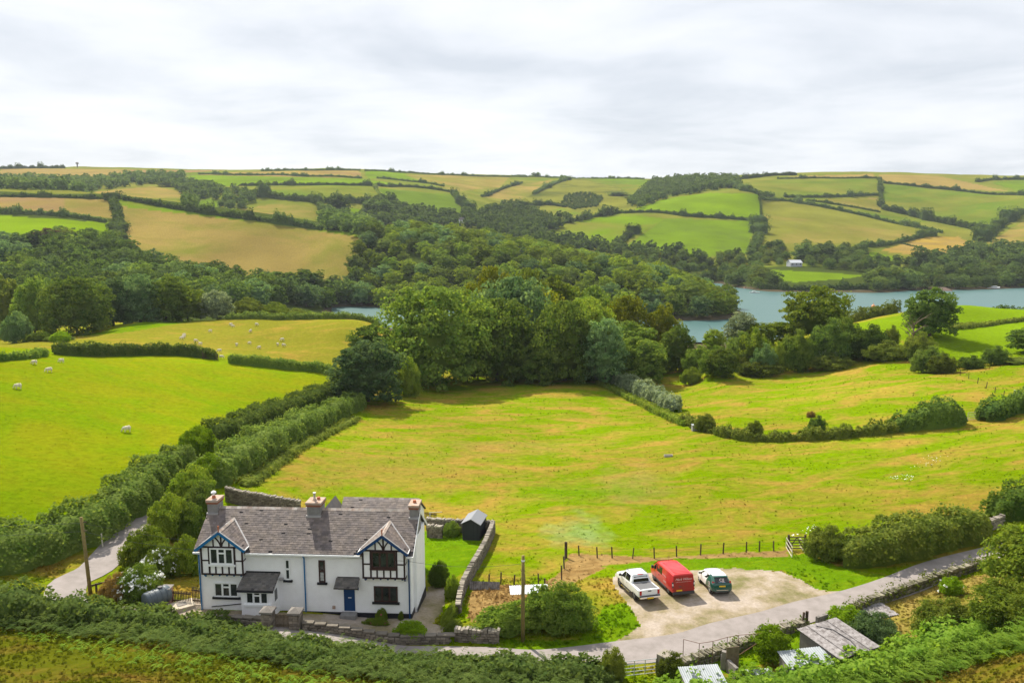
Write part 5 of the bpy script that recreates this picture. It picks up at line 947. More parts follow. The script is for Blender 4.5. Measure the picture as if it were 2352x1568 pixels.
slates(cn, Vector((10.94, -.85, 2.43)), (1, 0, 0), (0, .85, .56), 1.85, 1.0, wd=.22, expo=.17, m=SLATE2)
for x in (11.12, 12.62):
    m_ = MB(); 
    for t in range(5): a0, a1 = t * .3, (t + 1) * .3; m_.bar((x, -.05 - .65 * (1 - math.cos(a0)), 1.95 + .45 * math.sin(a0)), (x, -.05 - .65 * (1 - math.cos(a1)), 1.95 + .45 * math.sin(a1)), .08, .08)
    m_.build('bracket', NAVY, cn)
for x, zt, zb, p_ in ((.12, 4.75, -.1, BLUE), (8.45, 4.72, 0.0, BLUE), (16.62, 4.72, -.5, NAVY)): MB().tube([(x, -.36, zt), (x, -.1, zt - .25), (x, -.1, zb)], .055, 8).build('downpipe', p_, house)
MB().box(10.55, 10.75, -.12, -.003, .35, .58).build('meter_box', CAPM, house); MB().box(6.5, 6.75, -.25, -.003, 2.62, 2.8).build('security_light', LEAD, house)
# rear wing, link gable and glazed lantern
wg = MB(); wg.prism([(DP + .003, -2.5), (11.9, -2.5), (11.9, 4.1), (8.9, 6.0), (DP + .003, 4.0)], 0, 9.25, 15.75); wg = wg.build('rear_wing', WHITE, house)
wr = MB()
for y0 in (DP - .1, 12.1): wr.add([(9.1, y0, 4.05), (15.9, y0, 4.05), (15.9, 8.9, 6.08), (9.1, 8.9, 6.08), (9.1, y0, 3.95), (15.9, y0, 3.95), (15.9, 8.9, 5.98), (9.1, 8.9, 5.98)], [(0, 1, 2, 3), (4, 5, 6, 7), (0, 1, 5, 4), (1, 2, 6, 5), (2, 3, 7, 6), (3, 0, 4, 7)])
wr = wr.build('rear_roof', UNDER, house); slates(wr, Vector((9.1, DP - .1, 4.07)), (1, 0, 0), (0, 3.2, 2.03), 6.8, 3.79)
for k in range(15): x = 9.1 + k * 6.8 / 15; MB().prism([(8.75, 6.02), (8.9, 6.16), (9.05, 6.02), (8.9, 6.06)], 0, x, x + 6.8 / 15 - .015).build('ridge_tile', RIDGE, wr)
lk = MB(); lk.prism([(7.6, 3.5), (9.24, 3.5), (9.24, 5.0), (8.5, 6.35), (7.6, 5.1)], 1, DP - 0.4, 8.2); lk = lk.build('link_gable', WHITE, house)
lr = MB(); lr.add([(8.5, 5.0, 6.45), (8.5, 8.4, 6.45), (7.45, 8.4, 5.0), (7.45, 5.0, 5.0), (9.5, 8.4, 5.0), (9.5, 5.0, 5.0)], [(0, 1, 2, 3), (0, 1, 4, 5)]); lr.build('link_roof', SLATE2, house)
PANE = mat('lantern_glass', (0.36, 0.47, 0.50), rough=0.15, spec=0.6)
ln = MB(); ln.box(5.2, 7.5, 7.5, 10.0, -2, 4.05); ln = ln.build('sun_room', WHITE, house)
ap = [(5.9, 8.75, 5.35), (6.8, 8.75, 5.35)]; cs = [(5.1, 7.4, 4.1), (7.6, 7.4, 4.1), (7.6, 10.1, 4.1), (5.1, 10.1, 4.1)]
for q in ([cs[0], cs[1], ap[1], ap[0]], [cs[2], cs[3], ap[0], ap[1]], [cs[3], cs[0], ap[0]], [cs[1], cs[2], ap[1]]):
    m_ = MB(); nn = (Vector(q[1]) - Vector(q[0])).cross(Vector(q[2]) - Vector(q[0])).normalized() * .02; k = len(q); m_.add([Vector(p) for p in q] + [Vector(p) + nn for p in q], [tuple(range(k)), tuple(range(k, 2 * k))] + [(i, (i + 1) % k, k + (i + 1) % k, k + i) for i in range(k)]); m_.build('glass_roof', PANE, ln)
for a_, b_ in ((cs[0], ap[0]), (cs[1], ap[1]), (ap[0], ap[1]), (cs[2], ap[1]), (cs[3], ap[0]), ((5.7, 7.4, 4.1), (6.1, 8.75, 5.35)), ((6.35, 7.4, 4.1), (6.4, 8.75, 5.35)), ((7.0, 7.4, 4.1), (6.65, 8.75, 5.35)), (cs[0], cs[1])): MB().bar(Vector(a_) + Vector((0, 0, .04)), Vector(b_) + Vector((0, 0, .04)), .07, .07).build('glazing_bar', UPVC, ln)
# ---------------------------------------------------------------- vehicles
CARW = mat('white_car_paint', (0.80, 0.81, 0.83), rough=0.25, spec=0.5, coat=0.6); RED = mat('red_van_paint', (0.60, 0.016, 0.018), rough=0.3, spec=0.5, coat=0.5, c2=(0.50, 0.020, 0.016), vscale=1.2)
DUSTY = mat('dusty_red_paint', (0.40, 0.020, 0.018), rough=0.6, c2=(0.30, 0.040, 0.025), vscale=1.4); CGREEN = mat('green_car_paint', (0.004, 0.070, 0.050), rough=0.25, spec=0.5, coat=0.5)
CGLASS = mat('car_glass', (0.010, 0.012, 0.014), rough=0.06, spec=0.6); TYRE = mat('tyre', (0.025, 0.025, 0.026), rough=0.85); RIM = mat('alloy_rim', (0.30, 0.30, 0.31), rough=0.35, metal=0.7); RIML = mat('silver_hubcap', (0.62, 0.63, 0.65), rough=0.35, metal=0.4)
DGREY = mat('grey_plastic', (0.055, 0.055, 0.058), rough=0.6, rnd=0.1); COVER = mat('bed_cover', (0.13, 0.13, 0.135), rough=0.55); LAMP = mat('tail_lamp', (0.45, 0.010, 0.014), rough=0.2, spec=0.5); LAMPW = mat('white_lamp', (0.75, 0.72, 0.70), rough=0.2)
PLATE = mat('yellow_plate', (0.75, 0.48, 0.02), rough=0.5); CHROME = mat('chrome', (0.7, 0.7, 0.71), rough=0.15, metal=1); INK = mat('white_lettering', (0.68, 0.56, 0.53), rough=0.6); INKB = mat('blue_lettering', (0.35, 0.62, 0.80), rough=0.6)
def ring(s):
    x, wb, zb, wm, zm, wl, zl, wr, zr = s[:9]; k = s[9] if len(s) > 9 else 0.0
    h = [(wb * .88, zb), (wm * .985, zb + .10), (wm, (zb + zm) / 2), (wm, zm), (wl, zl), (wr + (wl - wr) * .12, zr - .10 * min(1, (zr - zl) * 3)), (wr * .90, zr - .015), (wr * .5, zr + .01)]
    P = [(x + k * (z - 0.8), y, z) for y, z in h]; return P + [(a, -b, c) for a, b, c in P[::-1]]
def loft(stations, name, m, parent, caps=(True, True), smooth=True):
    b = MB(); R_ = [ring(s) for s in stations]; n = len(R_[0]); k = 0
    for r_ in R_: b.v += r_
    for i in range(len(R_) - 1):
        for j in range(n): a = i * n + j; c = i * n + (j + 1) % n; b.f.append((a, c, c + n, a + n))
    if caps[0]: b.f.append(tuple(range(n))[::-1])
    if caps[1]: b.f.append(tuple(range((len(R_) - 1) * n, len(R_) * n)))
    o = b.build(name, m, parent)
    me = o.data; me.polygons.foreach_set('use_smooth', [True] * len(me.polygons))
    md = o.modifiers.new('edge', 'EDGE_SPLIT'); md.split_angle = R(32); return o
def side_pt(st, x, i0, i1, t, sgn, off=.012):
    xs = [s[0] for s in st]; k = max(0, min(len(st) - 2, int(np.searchsorted(xs, x)) - 1)); f = (x - xs[k]) / (xs[k + 1] - xs[k])
    A, B = ring(st[k]), ring(st[k + 1]); g = lambda i: Vector(A[i]).lerp(Vector(B[i]), f)
    p = g(i0).lerp(g(i1), t); return Vector((p.x, sgn * (p.y + off), p.z + off * .4))
def side_panel(st, name, m, parent, corners, off=.012, sides=(1, -1)):
    """corners: (x, t) going round, t from belt (0) to roof edge (1)"""
    for sg in sides:
        pts = [side_pt(st, x, 4, 5, t, sg, off) for x, t in corners]; q = [p + Vector((0, -sg * .02, 0)) for p in pts]; n = len(pts); b = MB()
        b.add(pts + q, [tuple(range(n)), tuple(range(n, 2 * n))[::-1]] + [(i, (i + 1) % n, n + (i + 1) % n, n + i) for i in range(n)]); b.build(name, m, parent)
def plate(name, m, parent, pts, th=.012):
    pts = [Vector(p) for p in pts]; n = (pts[1] - pts[0]).cross(pts[2] - pts[0]).normalized() * th; k = len(pts); b = MB()
    b.add([p + n for p in pts] + [p - n for p in pts], [tuple(range(k)), tuple(range(k, 2 * k))[::-1]] + [(i, (i + 1) % k, k + (i + 1) % k, k + i) for i in range(k)]); return b.build(name, m, parent)
def wheel(parent, x, y, r, rimm, wd=.22):
    s = 1 if y > 0 else -1; b = MB(); pr_ = [(r * .62, -wd / 2), (r * .95, -wd / 2), (r, -wd * .35), (r, wd * .35), (r * .95, wd / 2), (r * .62, wd / 2)]; n = 20
    for i in range(n):
        a = 2 * math.pi * i / n
        for rr, yy in pr_: b.v.append((x + rr * math.cos(a), y + yy, r + rr * math.sin(a)))
    k = len(pr_)
    for i in range(n):
        for j in range(k - 1): b.f.append((i * k + j, i * k + j + 1, ((i + 1) % n) * k + j + 1, ((i + 1) % n) * k + j))
    w = b.build('wheel', TYRE, parent, smooth=True)
    d = MB(); d.tube([(x, y + s * (wd / 2 - .06), r), (x, y + s * (wd / 2 - .045), r)], r * .63, 20)
    for q in range(6): a = q * math.pi / 3; d.bar((x, y + s * (wd / 2 - .03), r), (x + r * .6 * math.cos(a), y + s * (wd / 2 - .02), r + r * .6 * math.sin(a)), .05, .03)
    d.build('rim', rimm, w)
    MB().tube([(x, y - s * .08, r + .02), (x, y + s * (wd / 2 - .13), r + .02)], r * 1.16, 20).build('wheel_arch', DGREY, parent)
def text_mesh(body, size, m, parent, loc, right, up, shear=0.0, name='lettering', bold=0.0):
    cu = bpy.data.curves.new('t', 'FONT'); cu.body = body; cu.size = size; cu.shear = shear; cu.extrude = 0.002; cu.offset = bold; cu.align_x = 'CENTER'; cu.resolution_u = 3
    ob = bpy.data.objects.new('t', cu); me = bpy.data.meshes.new_from_object(ob); bpy.data.objects.remove(ob); me.materials.append(m)
    right = Vector(right).normalized(); up = Vector(up).normalized(); n = right.cross(up); M = Matrix((right, up, n)).transposed().to_4x4(); M.translation = Vector(loc)
    o = link(bpy.data.objects.new(name, me), parent); o.matrix_local = M; return o
def lines_print(parent, m, loc, right, up, rows, wd, h, seed):
    r = random.Random(seed); right = Vector(right).normalized(); up = Vector(up).normalized(); n = right.cross(up) * .003
    b = MB()
    for i in range(rows):
        x = -wd / 2
        while x < wd / 2:
            l_ = r.uniform(.03, .10); p = Vector(loc) + right * x - up * i * h * 1.9; q = p + right * min(l_, wd / 2 - x + .01); b.add([p + n, q + n, q + up * h + n, p + up * h + n], [(0, 1, 2, 3)]); x += l_ + .025
    return tag(b.build('small_print', m, parent, fix=False), kind='stuff')
def park(name, label, cat, rear, front, wb, track):
    """vehicle empty whose left rear and left front wheels stand on the given ground points"""
    a, b = Vector(rear), Vector(front); d = (b - a).normalized(); side = Vector((-d.y, d.x, 0)).normalized(); c = a + d * wb / 2 - side * track / 2
    c.z = float(hgt(c.x, c.y)); zl = float(hgt(*(a + d * wb / 2).xy)); e = empty(name, c + Vector((0, 0, .01)))
    upv = d.cross(-side).normalized() * -1
    if upv.z < 0: upv = -upv
    e.rotation_euler = Matrix((d, side, upv)).transposed().to_euler(); return tag(e, label, cat)
# pickup
pk = park('pickup_truck', 'white double cab pickup truck with grey bed cover, left of the three', 'pickup', hit(1459.5, 1378.6), hit(1425.7, 1347.5), 3.15, 1.58)
PS = [(-2.60, .80, .55, .86, .85, .85, 1.08, .80, 1.12), (-2.52, .86, .48, .92, .85, .91, 1.10, .86, 1.14), (-.90, .86, .42, .925, .85, .915, 1.10, .86, 1.14), (.2, .86, .42, .925, .85, .91, 1.08, .86, 1.11), (1.25, .86, .42, .925, .85, .90, 1.06, .84, 1.10), (2.2, .84, .45, .90, .82, .86, 1.0, .74, 1.05), (2.55, .76, .5, .80, .75, .74, .9, .60, .96), (2.65, .68, .55, .70, .72, .62, .82, .45, .86)]
loft(PS, 'body', CARW, pk)
CS = [(-.92, .84, 1.0, .91, 1.06, .90, 1.12, .72, 1.52), (-.78, .84, 1.0, .91, 1.06, .90, 1.12, .69, 1.78), (.25, .84, 1.0, .91, 1.06, .90, 1.12, .70, 1.82), (.62, .84, 1.0, .91, 1.06, .90, 1.12, .69, 1.76), (1.42, .84, 1.0, .90, 1.06, .88, 1.10, .80, 1.14)]
loft(CS, 'cab', CARW, pk)
side_panel(CS, 'side_window', CGLASS, pk, [(-.62, .12), (.20, .10), (.20, .93), (-.58, .93)]); side_panel(CS, 'side_window', CGLASS, pk, [(.27, .10), (1.12, .10), (.62, .90), (.27, .93)])
plate('rear_window', CGLASS, pk, [(-.955, -.68, 1.20), (-.955, .68, 1.20), (-.875, .58, 1.62), (-.875, -.58, 1.62)]); plate('windscreen', CGLASS, pk, [(1.36, -.7, 1.16), (1.36, .7, 1.16), (.72, .56, 1.74), (.72, -.56, 1.74)])
MB().box(-.90, -.80, -.22, .22, 1.755, 1.80).build('brake_lamp', LAMP, pk)
MB().box(-2.45, -.98, -.74, .74, 1.125, 1.165).build('bed_cover', COVER, pk, bevel=.02)
for s in (-1, 1): MB().box(-2.625, -2.50, s * .76 - .09, s * .76 + .09, .72, 1.06).build('tail_lamp', LAMP, pk, bevel=.015); MB().tube([(-.55, s * .62, 1.83), (.5, s * .62, 1.84)], .022, 6).build('roof_rail', DGREY, pk); MB().box(-.75, 1.05, s * .93 - .06, s * .93 + .06, .34, .40).build('side_step', CHROME, pk); MB().box(1.0, 1.18, s * 1.0 - .10, s * 1.0 + .10, 1.12, 1.30).build('mirror', DGREY, pk, bevel=.02)
MB().box(-2.76, -2.52, -.86, .86, .46, .62).build('rear_bumper', CHROME, pk, bevel=.03); MB().box(-2.72, -2.54, -.86, .86, .625, .68).build('bumper_top', DGREY, pk); MB().box(-2.785, -2.762, -.27, .27, .44, .56).build('number_plate', PLATE, pk); MB().box(-2.635, -2.61, -.13, .13, .98, 1.05).build('tailgate_handle', DGREY, pk)
for x in (-.25, .55):
    for s in (-1, 1): MB().box(x, x + .16, s * .935 - .015, s * .935 + .015, .95, .98).build('door_handle', CHROME, pk)
for x in (-1.575, 1.575):
    for y in (-.80, .80): wheel(pk, x, y, .38, RIM, .24)
# van
vn = park('delivery_van', 'dusty red panel van with white script on its rear doors', 'van', hit(1537.9, 1364.4), hit(1504.8, 1332.7), 3.1, 1.62)
VS = [(-2.46, .88, .42, .94, .90, .945, 1.15, .84, 1.90), (-2.40, .90, .38, .965, .90, .965, 1.15, .86, 1.96), (-1.0, .90, .38, .97, .90, .97, 1.15, .87, 1.98), (.55, .90, .38, .97, .90, .97, 1.15, .86, 1.97), (1.05, .90, .38, .97, .90, .965, 1.13, .81, 1.88), (1.95, .88, .38, .955, .88, .93, 1.06, .76, 1.24), (2.32, .82, .40, .90, .80, .84, .95, .66, 1.04), (2.50, .70, .45, .78, .70, .70, .78, .5, .84)]
loft(VS, 'body', RED, vn)
side_panel(VS, 'side_window', CGLASS, vn, [(.95, .12), (1.72, .05), (1.68, .35), (1.06, .86), (.95, .86)]); side_panel(VS, 'side_window', CGLASS, vn, [(-.30, .06), (.78, .10), (.78, .84), (-.30, .84)])
plate('windscreen', CGLASS, vn, [(1.98, -.72, 1.28), (1.98, .72, 1.28), (1.14, .66, 1.88), (1.14, -.66, 1.88)])
for y0, y1 in ((-.84, -.008), (.008, .84)): MB().box(-2.485, -2.455, y0, y1, .56, 1.83).build('rear_door', DUSTY, vn, bevel=.012)
MB().box(-2.56, -2.40, -.93, .93, .32, .54).build('rear_bumper', DGREY, vn, bevel=.03)
for s in (-1, 1):
    lp_ = MB().box(-2.49, -2.38, s * .915 - .045, s * .915 + .045, .88, 1.36).build('tail_lamp', DGREY, vn); MB().box(-2.50, -2.40, s * .92 - .04, s * .92 + .04, 1.06, 1.22).build('lamp_glass', LAMPW, lp_); MB().box(-2.50, -2.40, s * .92 - .035, s * .92 + .035, .66, .76).build('reflector', LAMP, vn)
    MB().box(-1.25, 1.2, s * .975 - .02, s * .975 + .02, .36, .50).build('side_trim', DGREY, vn); MB().box(1.35, 1.52, s * 1.08 - .09, s * 1.08 + .09, 1.15, 1.42).build('mirror', DGREY, vn, bevel=.03)
    MB().box(.2, .36, s * .985 - .012, s * .985 + .012, .98, 1.03).build('door_handle', DGREY, vn)
    lines_print(vn, INK, (-.95, s * .982, .95), (s * -1, 0, 0), (0, 0, 1), 5, .5, .02, 3)
    text_mesh('Mark Wilson', .15, INK, vn, (-.85, s * .985, 1.30), (s * -1, 0, 0), (0, 0, 1), .35)
for k in range(9): MB().box(-2.2 + k * .3, -2.08 + k * .3, -.62, .62, 1.975, 1.993).build('roof_rib', RED, vn)
text_mesh('Mark Wilson', .27, INK, vn, (-2.489, 0, 1.47), (0, -1, 0), (0, 0, 1), .4)
lines_print(vn, INK, (-2.489, 0, 1.33), (0, -1, 0), (0, 0, 1), 1, 1.35, .022, 8); lines_print(vn, DUSTY, (-2.489, -.42, 1.10), (0, -1, 0), (0, 0, 1), 5, .5, .03, 9)
MB().box(-2.492, -2.486, .12, .62, .58, .70).build('number_plate', PLATE, vn); MB().box(-2.495, -2.486, .18, .42, .92, .99).build('badge', DGREY, vn)
MB().tube([(.5, 0, 1.97), (.46, 0, 2.2)], .01, 5).build('aerial', DGREY, vn)
for x in (-1.5, 1.55):
    for y in (-.82, .82): wheel(vn, x, y, .33, RIM, .22)
# hatchback
hb = park('hatchback_car', 'small hatchback, white in front and green behind, right of the three', 'car', hit(1631.8, 1362.4), hit(1605.5, 1334), 2.49, 1.47)
FS = [(-.55, .80, .30, .86, .70, .85, .95, .62, 1.47, -.45), (.15, .80, .28, .86, .70, .855, .94, .63, 1.47), (.55, .80, .28, .86, .70, .855, .92, .62, 1.42), (1.25, .80, .28, .855, .68, .82, .90, .70, .98), (1.75, .76, .30, .82, .62, .72, .78, .55, .86), (1.95, .62, .34, .68, .55, .58, .64, .4, .70)]
GS = [(-1.97, .62, .40, .72, .62, .66, .80, .50, .86), (-1.90, .74, .34, .82, .70, .80, .95, .60, 1.02), (-1.72, .80, .32, .86, .75, .83, .98, .60, 1.22), (-1.50, .80, .30, .865, .75, .845, .98, .60, 1.42), (-1.2, .80, .30, .865, .72, .85, .97, .615, 1.46), (-.55, .80, .30, .862, .702, .852, .952, .621, 1.47, -.45)]
loft(FS, 'front_body', CARW, hb); loft(GS, 'rear_body', CGREEN, hb)
plate('roof_panel', CARW, hb, [(-1.46, -.57, 1.452), (-1.46, .57, 1.452), (-.6, .575, 1.492), (-.6, -.575, 1.492)], .006)
side_panel(FS, 'side_window', CGLASS, hb, [(-.42, .12), (1.02, .08), (.60, .80), (.2, .92), (-.62, .90)]); side_panel(GS, 'quarter_window', CGREEN, hb, [(-1.35, .2), (-.72, .15), (-.8, .85), (-1.25, .8)])
plate('windscreen', CGLASS, hb, [(1.22, -.6, 1.0), (1.22, .6, 1.0), (.60, .52, 1.42), (.60, -.52, 1.42)]); plate('rear_window', CGLASS, hb, [(-1.905, -.56, 1.06), (-1.905, .56, 1.06), (-1.565, .50, 1.405), (-1.565, -.50, 1.405)])
plate('spoiler', CGREEN, hb, [(-1.66, -.56, 1.45), (-1.66, .56, 1.45), (-1.44, .58, 1.475), (-1.44, -.58, 1.475)], .02)
rw = Vector((.34, 0, .345)).normalized(); text_mesh('CJJ', .34, INK, hb, Vector((-1.826, 0, 1.14)) + Vector((-.022, 0, .022)), (0, -1, 0), rw, .1, bold=.008); lines_print(hb, INKB, (-1.906, 0, 1.095), (0, -1, 0), rw, 1, .55, .03, 4)
text_mesh('CJJ', .30, INK, hb, (-1.28, .868, .80), (-1, 0, 0), (0, 0, 1), .1, bold=.008); text_mesh('CJJ', .30, INK, hb, (-1.28, -.868, .80), (1, 0, 0), (0, 0, 1), .1, bold=.008)
lines_print(hb, INK, (-1.3, .868, .66), (-1, 0, 0), (0, 0, 1), 3, .5, .025, 5)
for s in (-1, 1): plate('tail_lamp', LAMP, hb, [(-1.945, s * .60, .82), (-1.86, s * .80, .80), (-1.70, s * .78, 1.15), (-1.80, s * .62, 1.12)], .02); MB().box(.72, .88, s * .94 - .09, s * .94 + .09, .93, 1.05).build('mirror', CARW if s < 0 else DGREY, hb, bevel=.03)
MB().box(-1.985, -1.968, -.26, .26, .74, .85).build('number_plate', PLATE, hb); MB().box(-1.99, -1.955, -.5, .5, .46, .49).build('bumper_strip', CHROME, hb); MB().box(-1.96, -1.8, -.6, .6, .28, .40).build('lower_bumper', DGREY, hb)
for x in (-1.245, 1.245):
    for y in (-.745, .745): wheel(hb, x, y, .295, RIML, .19)
# ---------------------------------------------------------------- walls, fences, sheds and small things
STONE = mat('wall_stone', (0.215, 0.185, 0.150), rough=0.95, c2=(0.13, 0.11, 0.085), vscale=1.6, rnd=0.35, bump=0.3, bscale=8); STONEL = mat('pale_stone', (0.25, 0.225, 0.185), rough=0.95, c2=(0.25, 0.22, 0.18), vscale=2.0, rnd=0.35, bump=0.3, bscale=8)
MOSSY = mat('mossy_stone', (0.120, 0.115, 0.060), rough=0.95, c2=(0.26, 0.23, 0.19), vscale=2.5, rnd=0.4, bump=0.3, bscale=8); COPE = mat('coping_concrete', (0.185, 0.160, 0.132), rough=.95, c2=(.13, .115, .09), vscale=2.0, rnd=.2); MORTAR = mat('wall_core', (0.13, 0.11, 0.085), rough=1.0, var=0.3); WOOD = mat('weathered_wood', (0.16, 0.125, 0.085), rough=0.9, var=0.4, vscale=5, rnd=0.25); DWOOD = mat('dark_wood', (0.075, 0.050, 0.032), rough=0.8, rnd=0.25); PALEW = mat('pale_wood', (0.46, 0.43, 0.36), rough=0.85, rnd=0.2)
POLE = mat('pole_wood', (0.235, 0.185, 0.060), rough=0.9, c2=(0.16, 0.12, 0.05), vscale=3); WIRE = mat('wire', (0.04, 0.045, 0.045), rough=0.8); TIN = mat('corrugated_tin', (0.27, 0.30, 0.32), rough=0.6, c2=(0.36, 0.39, 0.41), vscale=1.0); ASB = mat('asbestos_sheet', (0.32, 0.30, 0.30), rough=0.95, c2=(0.12, 0.105, 0.10), vscale=3.2, rnd=0.15)
CONC = mat('concrete_block', (0.24, 0.22, 0.20), rough=0.95, c2=(0.16, 0.145, 0.13), vscale=1.8, rnd=0.2); SHED = mat('shed_board', (0.026, 0.029, 0.034), rough=0.8, rnd=0.15); FELT = mat('roof_felt', (0.235, 0.245, 0.265), rough=0.9); RUSTY = mat('rusty_pipe', (0.16, 0.085, 0.050), rough=0.9); GALV = mat('galvanised', (0.50, 0.53, 0.54), rough=0.45, metal=0.5)
def stone_wall(name, label, pts, h, th=0.45, stone=(.34, .19), m=STONE, cope=True, cm=STONEL, seed=1, cat='wall', both=True, cl=0.21):
    r = random.Random(seed); path = smooth_path(pts, 0.35); seg = np.linalg.norm(np.diff(path, axis=0), axis=1); S = np.concatenate([[0], np.cumsum(seg)]); Lw = S[-1]
    hf = lambda s: float(np.interp(s / Lw, np.linspace(0, 1, len(h)), h)) if hasattr(h, '__len__') else h
    def fr(s):
        x, y = np.interp(s, S, path[:, 0]), np.interp(s, S, path[:, 1]); x2, y2 = np.interp(min(s + .2, Lw), S, path[:, 0]), np.interp(min(s + .2, Lw), S, path[:, 1]); x1, y1 = np.interp(max(s - .2, 0), S, path[:, 0]), np.interp(max(s - .2, 0), S, path[:, 1])
        d = Vector((x2 - x1, y2 - y1, 0)).normalized(); return Vector((x, y, 0)), d, Vector((-d.y, d.x, 0))
    root = empty(name, gp(*path[0])); tag(root, label, cat); iv = Matrix.Translation(-root.location)
    core = MB(); ns = max(2, int(Lw / .7)); prev = None
    for i in range(ns + 1):
        p, d, n = fr(Lw * i / ns); z = float(hgt(p.x, p.y)); t = th / 2 - .07; q = [iv @ (p + n * t + Vector((0, 0, z - .4))), iv @ (p - n * t + Vector((0, 0, z - .4))), iv @ (p - n * t + Vector((0, 0, z + hf(Lw * i / ns) - .05))), iv @ (p + n * t + Vector((0, 0, z + hf(Lw * i / ns) - .05)))]
        k = len(core.v); core.v += [tuple(c_) for c_ in q]
        if prev is not None: core.f += [(prev + j, prev + (j + 1) % 4, k + (j + 1) % 4, k + j) for j in range(4)]
        else: core.f.append((k, k + 1, k + 2, k + 3))
        prev = k
    core.f.append((prev, prev + 1, prev + 2, prev + 3)); core.build('wall_core', MORTAR, root)
    st = MB()
    for sgn in ((1, -1) if both else (-1,)):
        nr = int(max(hf(0), hf(Lw / 2), hf(Lw)) / stone[1])
        for i in range(nr):
            s = r.uniform(0, stone[0])
            while s < Lw:
                l_ = stone[0] * r.uniform(.55, 1.4); sc_ = s + l_ / 2
                if sc_ < Lw and (i + .5) * stone[1] < hf(sc_):
                    p, d, n = fr(sc_); z = float(hgt(p.x, p.y)) + (i + .5) * stone[1] - .05; dp_ = r.uniform(.10, .16); hh = stone[1] * r.uniform(.42, .5)
                    M = Matrix((d, n * sgn, Vector((0, 0, 1)))).transposed().to_4x4() @ Matrix.Rotation(r.gauss(0, .04), 4, 'Y'); M.translation = p + n * sgn * (th / 2 - .03 + r.uniform(-.02, .03)) + Vector((0, 0, z)); M = iv @ M
                    e_ = [l_ / 2 * r.uniform(.8, .98) for _ in range(4)]
                    st.add([M @ Vector(q) for q in [(-e_[0], -dp_ / 2, -hh), (e_[1], -dp_ / 2, -hh), (e_[2], dp_ / 2, -hh * .8), (-e_[3], dp_ / 2, -hh * .8), (-e_[0], -dp_ / 2, hh), (e_[1], -dp_ / 2, hh), (e_[2], dp_ / 2, hh * .8), (-e_[3], dp_ / 2, hh * .8)]], [(0, 3, 2, 1), (4, 5, 6, 7), (0, 1, 5, 4), (1, 2, 6, 5), (2, 3, 7, 6), (3, 0, 4, 7)])
                s += l_
    tag(st.build('stones', m, root, fix=False), kind='stuff')
    if cope:
        s = 0
        while s < Lw:
            l_ = cl * r.uniform(.6, 1.4) if cl < .5 else cl; p, d, n = fr(min(s + l_ / 2, Lw)); z = float(hgt(p.x, p.y)) + hf(s) - .02; hh = .12 * r.uniform(.6, 1.5) if cl < .5 else .06
            M = Matrix((d, n, Vector((0, 0, 1)))).transposed().to_4x4() @ Matrix.Rotation(r.gauss(0, .15 if cl < .5 else .01), 4, 'Y') @ Matrix.Rotation(r.gauss(0, .1 if cl < .5 else .01), 4, 'Z'); M.translation = p + Vector((0, 0, z + hh * .4)); M = iv @ M
            b = MB(); b.box(-l_ * .46, l_ * .46, -th * .52, th * .5, -hh, hh, M); b.build('coping_stone', cm, root, bevel=.03, fix=False); s += l_
    return root
def hp(x, y):  # cottage-local point to world
    c_, s_ = math.cos(HZ), math.sin(HZ); return Vector((HO.x + x * c_ - y * s_, HO.y + x * s_ + y * c_, 0))
stone_wall('garden_wall', 'low stone wall with flat coping right of the cottage gate, along the lane', [hp(9.35, -3.5), hp(13, -3.5), hp(16, -3.45), hp(20.2, -3.3)], 0.62, .45, m=STONE, cm=COPE, seed=3, cl=.9)
stone_wall('garden_wall', 'low stone wall left of the cottage gate, ending at the oil tank', [hp(-5.2, -1.95), hp(-1, -2.2), hp(3, -2.6), hp(6.3, -3.2)], [.6, .6, .62, .7], .45, m=STONE, cm=COPE, seed=4, cl=.9)
stone_wall('garden_wall', 'rough stone wall with pale upright coping in front of the big round bush', [hit(1045, 1470), hit(1090, 1472), hit(1145, 1474)], .85, .5, seed=5)
stone_wall('stone_wall', 'old stone wall running down beside the lawn, from the dark shed', [hit(1133, 1222), hit(1114, 1268), hit(1088, 1314), hit(1064, 1358), hit(1052, 1410)], [1.15, 1.15, 1.05, .95, .8], .42, seed=6)
stone_wall('stone_wall', 'stone wall closing the back of the lawn behind the dark shed', [hit(980, 1216), hit(1040, 1220), hit(1133, 1224)], 1.25, .45, seed=7, m=STONE)
stone_wall('stone_wall', 'curved stone garden wall seen over the cottage ridge', [hit(520, 1150), hit(560, 1160), hit(610, 1168), hit(690, 1182)], 1.6, .5, seed=8)
stone_wall('stone_wall', 'short broken stone wall beside the white clothes post', [hit(982, 1232), hit(1016, 1234)], 1.2, .5, seed=9)
stone_wall('lane_wall', 'mossy stone wall along the near side of the lane on the right', [hit(1925, 1425), hit(1990, 1392), hit(2030, 1380), hit(2100, 1355), hit(2180, 1326), hit(2272, 1296)], [.5, .55, .6, .6, .6], .5, seed=10, stone=(.4, .22), m=MOSSY, cm=MOSSY)
stone_wall('lane_wall', 'low lichen covered wall curving along the lane behind the rusty pipe frame', [hit(1565, 1538), hit(1610, 1522), hit(1660, 1505), hit(1720, 1483), hit(1790, 1456), hit(1850, 1436)], [.6, .55, .5, .45, .4], .6, seed=11, stone=(.42, .22), m=MOSSY, cm=MOSSY)
stone_wall('stone_wall', 'short whitish stone wall in the hedge gap above the lane bend', [hit(2258, 1222), hit(2282, 1213), hit(2300, 1206)], .9, .5, seed=12, m=STONEL)
hedge_px('hedge', 'weeds and ivy growing over the lane wall on the right', [(1930, 1424), (1992, 1391), (2032, 1379), (2102, 1354), (2182, 1325), (2270, 1296)], .75, .62, m='olive', leaf=.16, dens=16, lump=.5, core=.3)
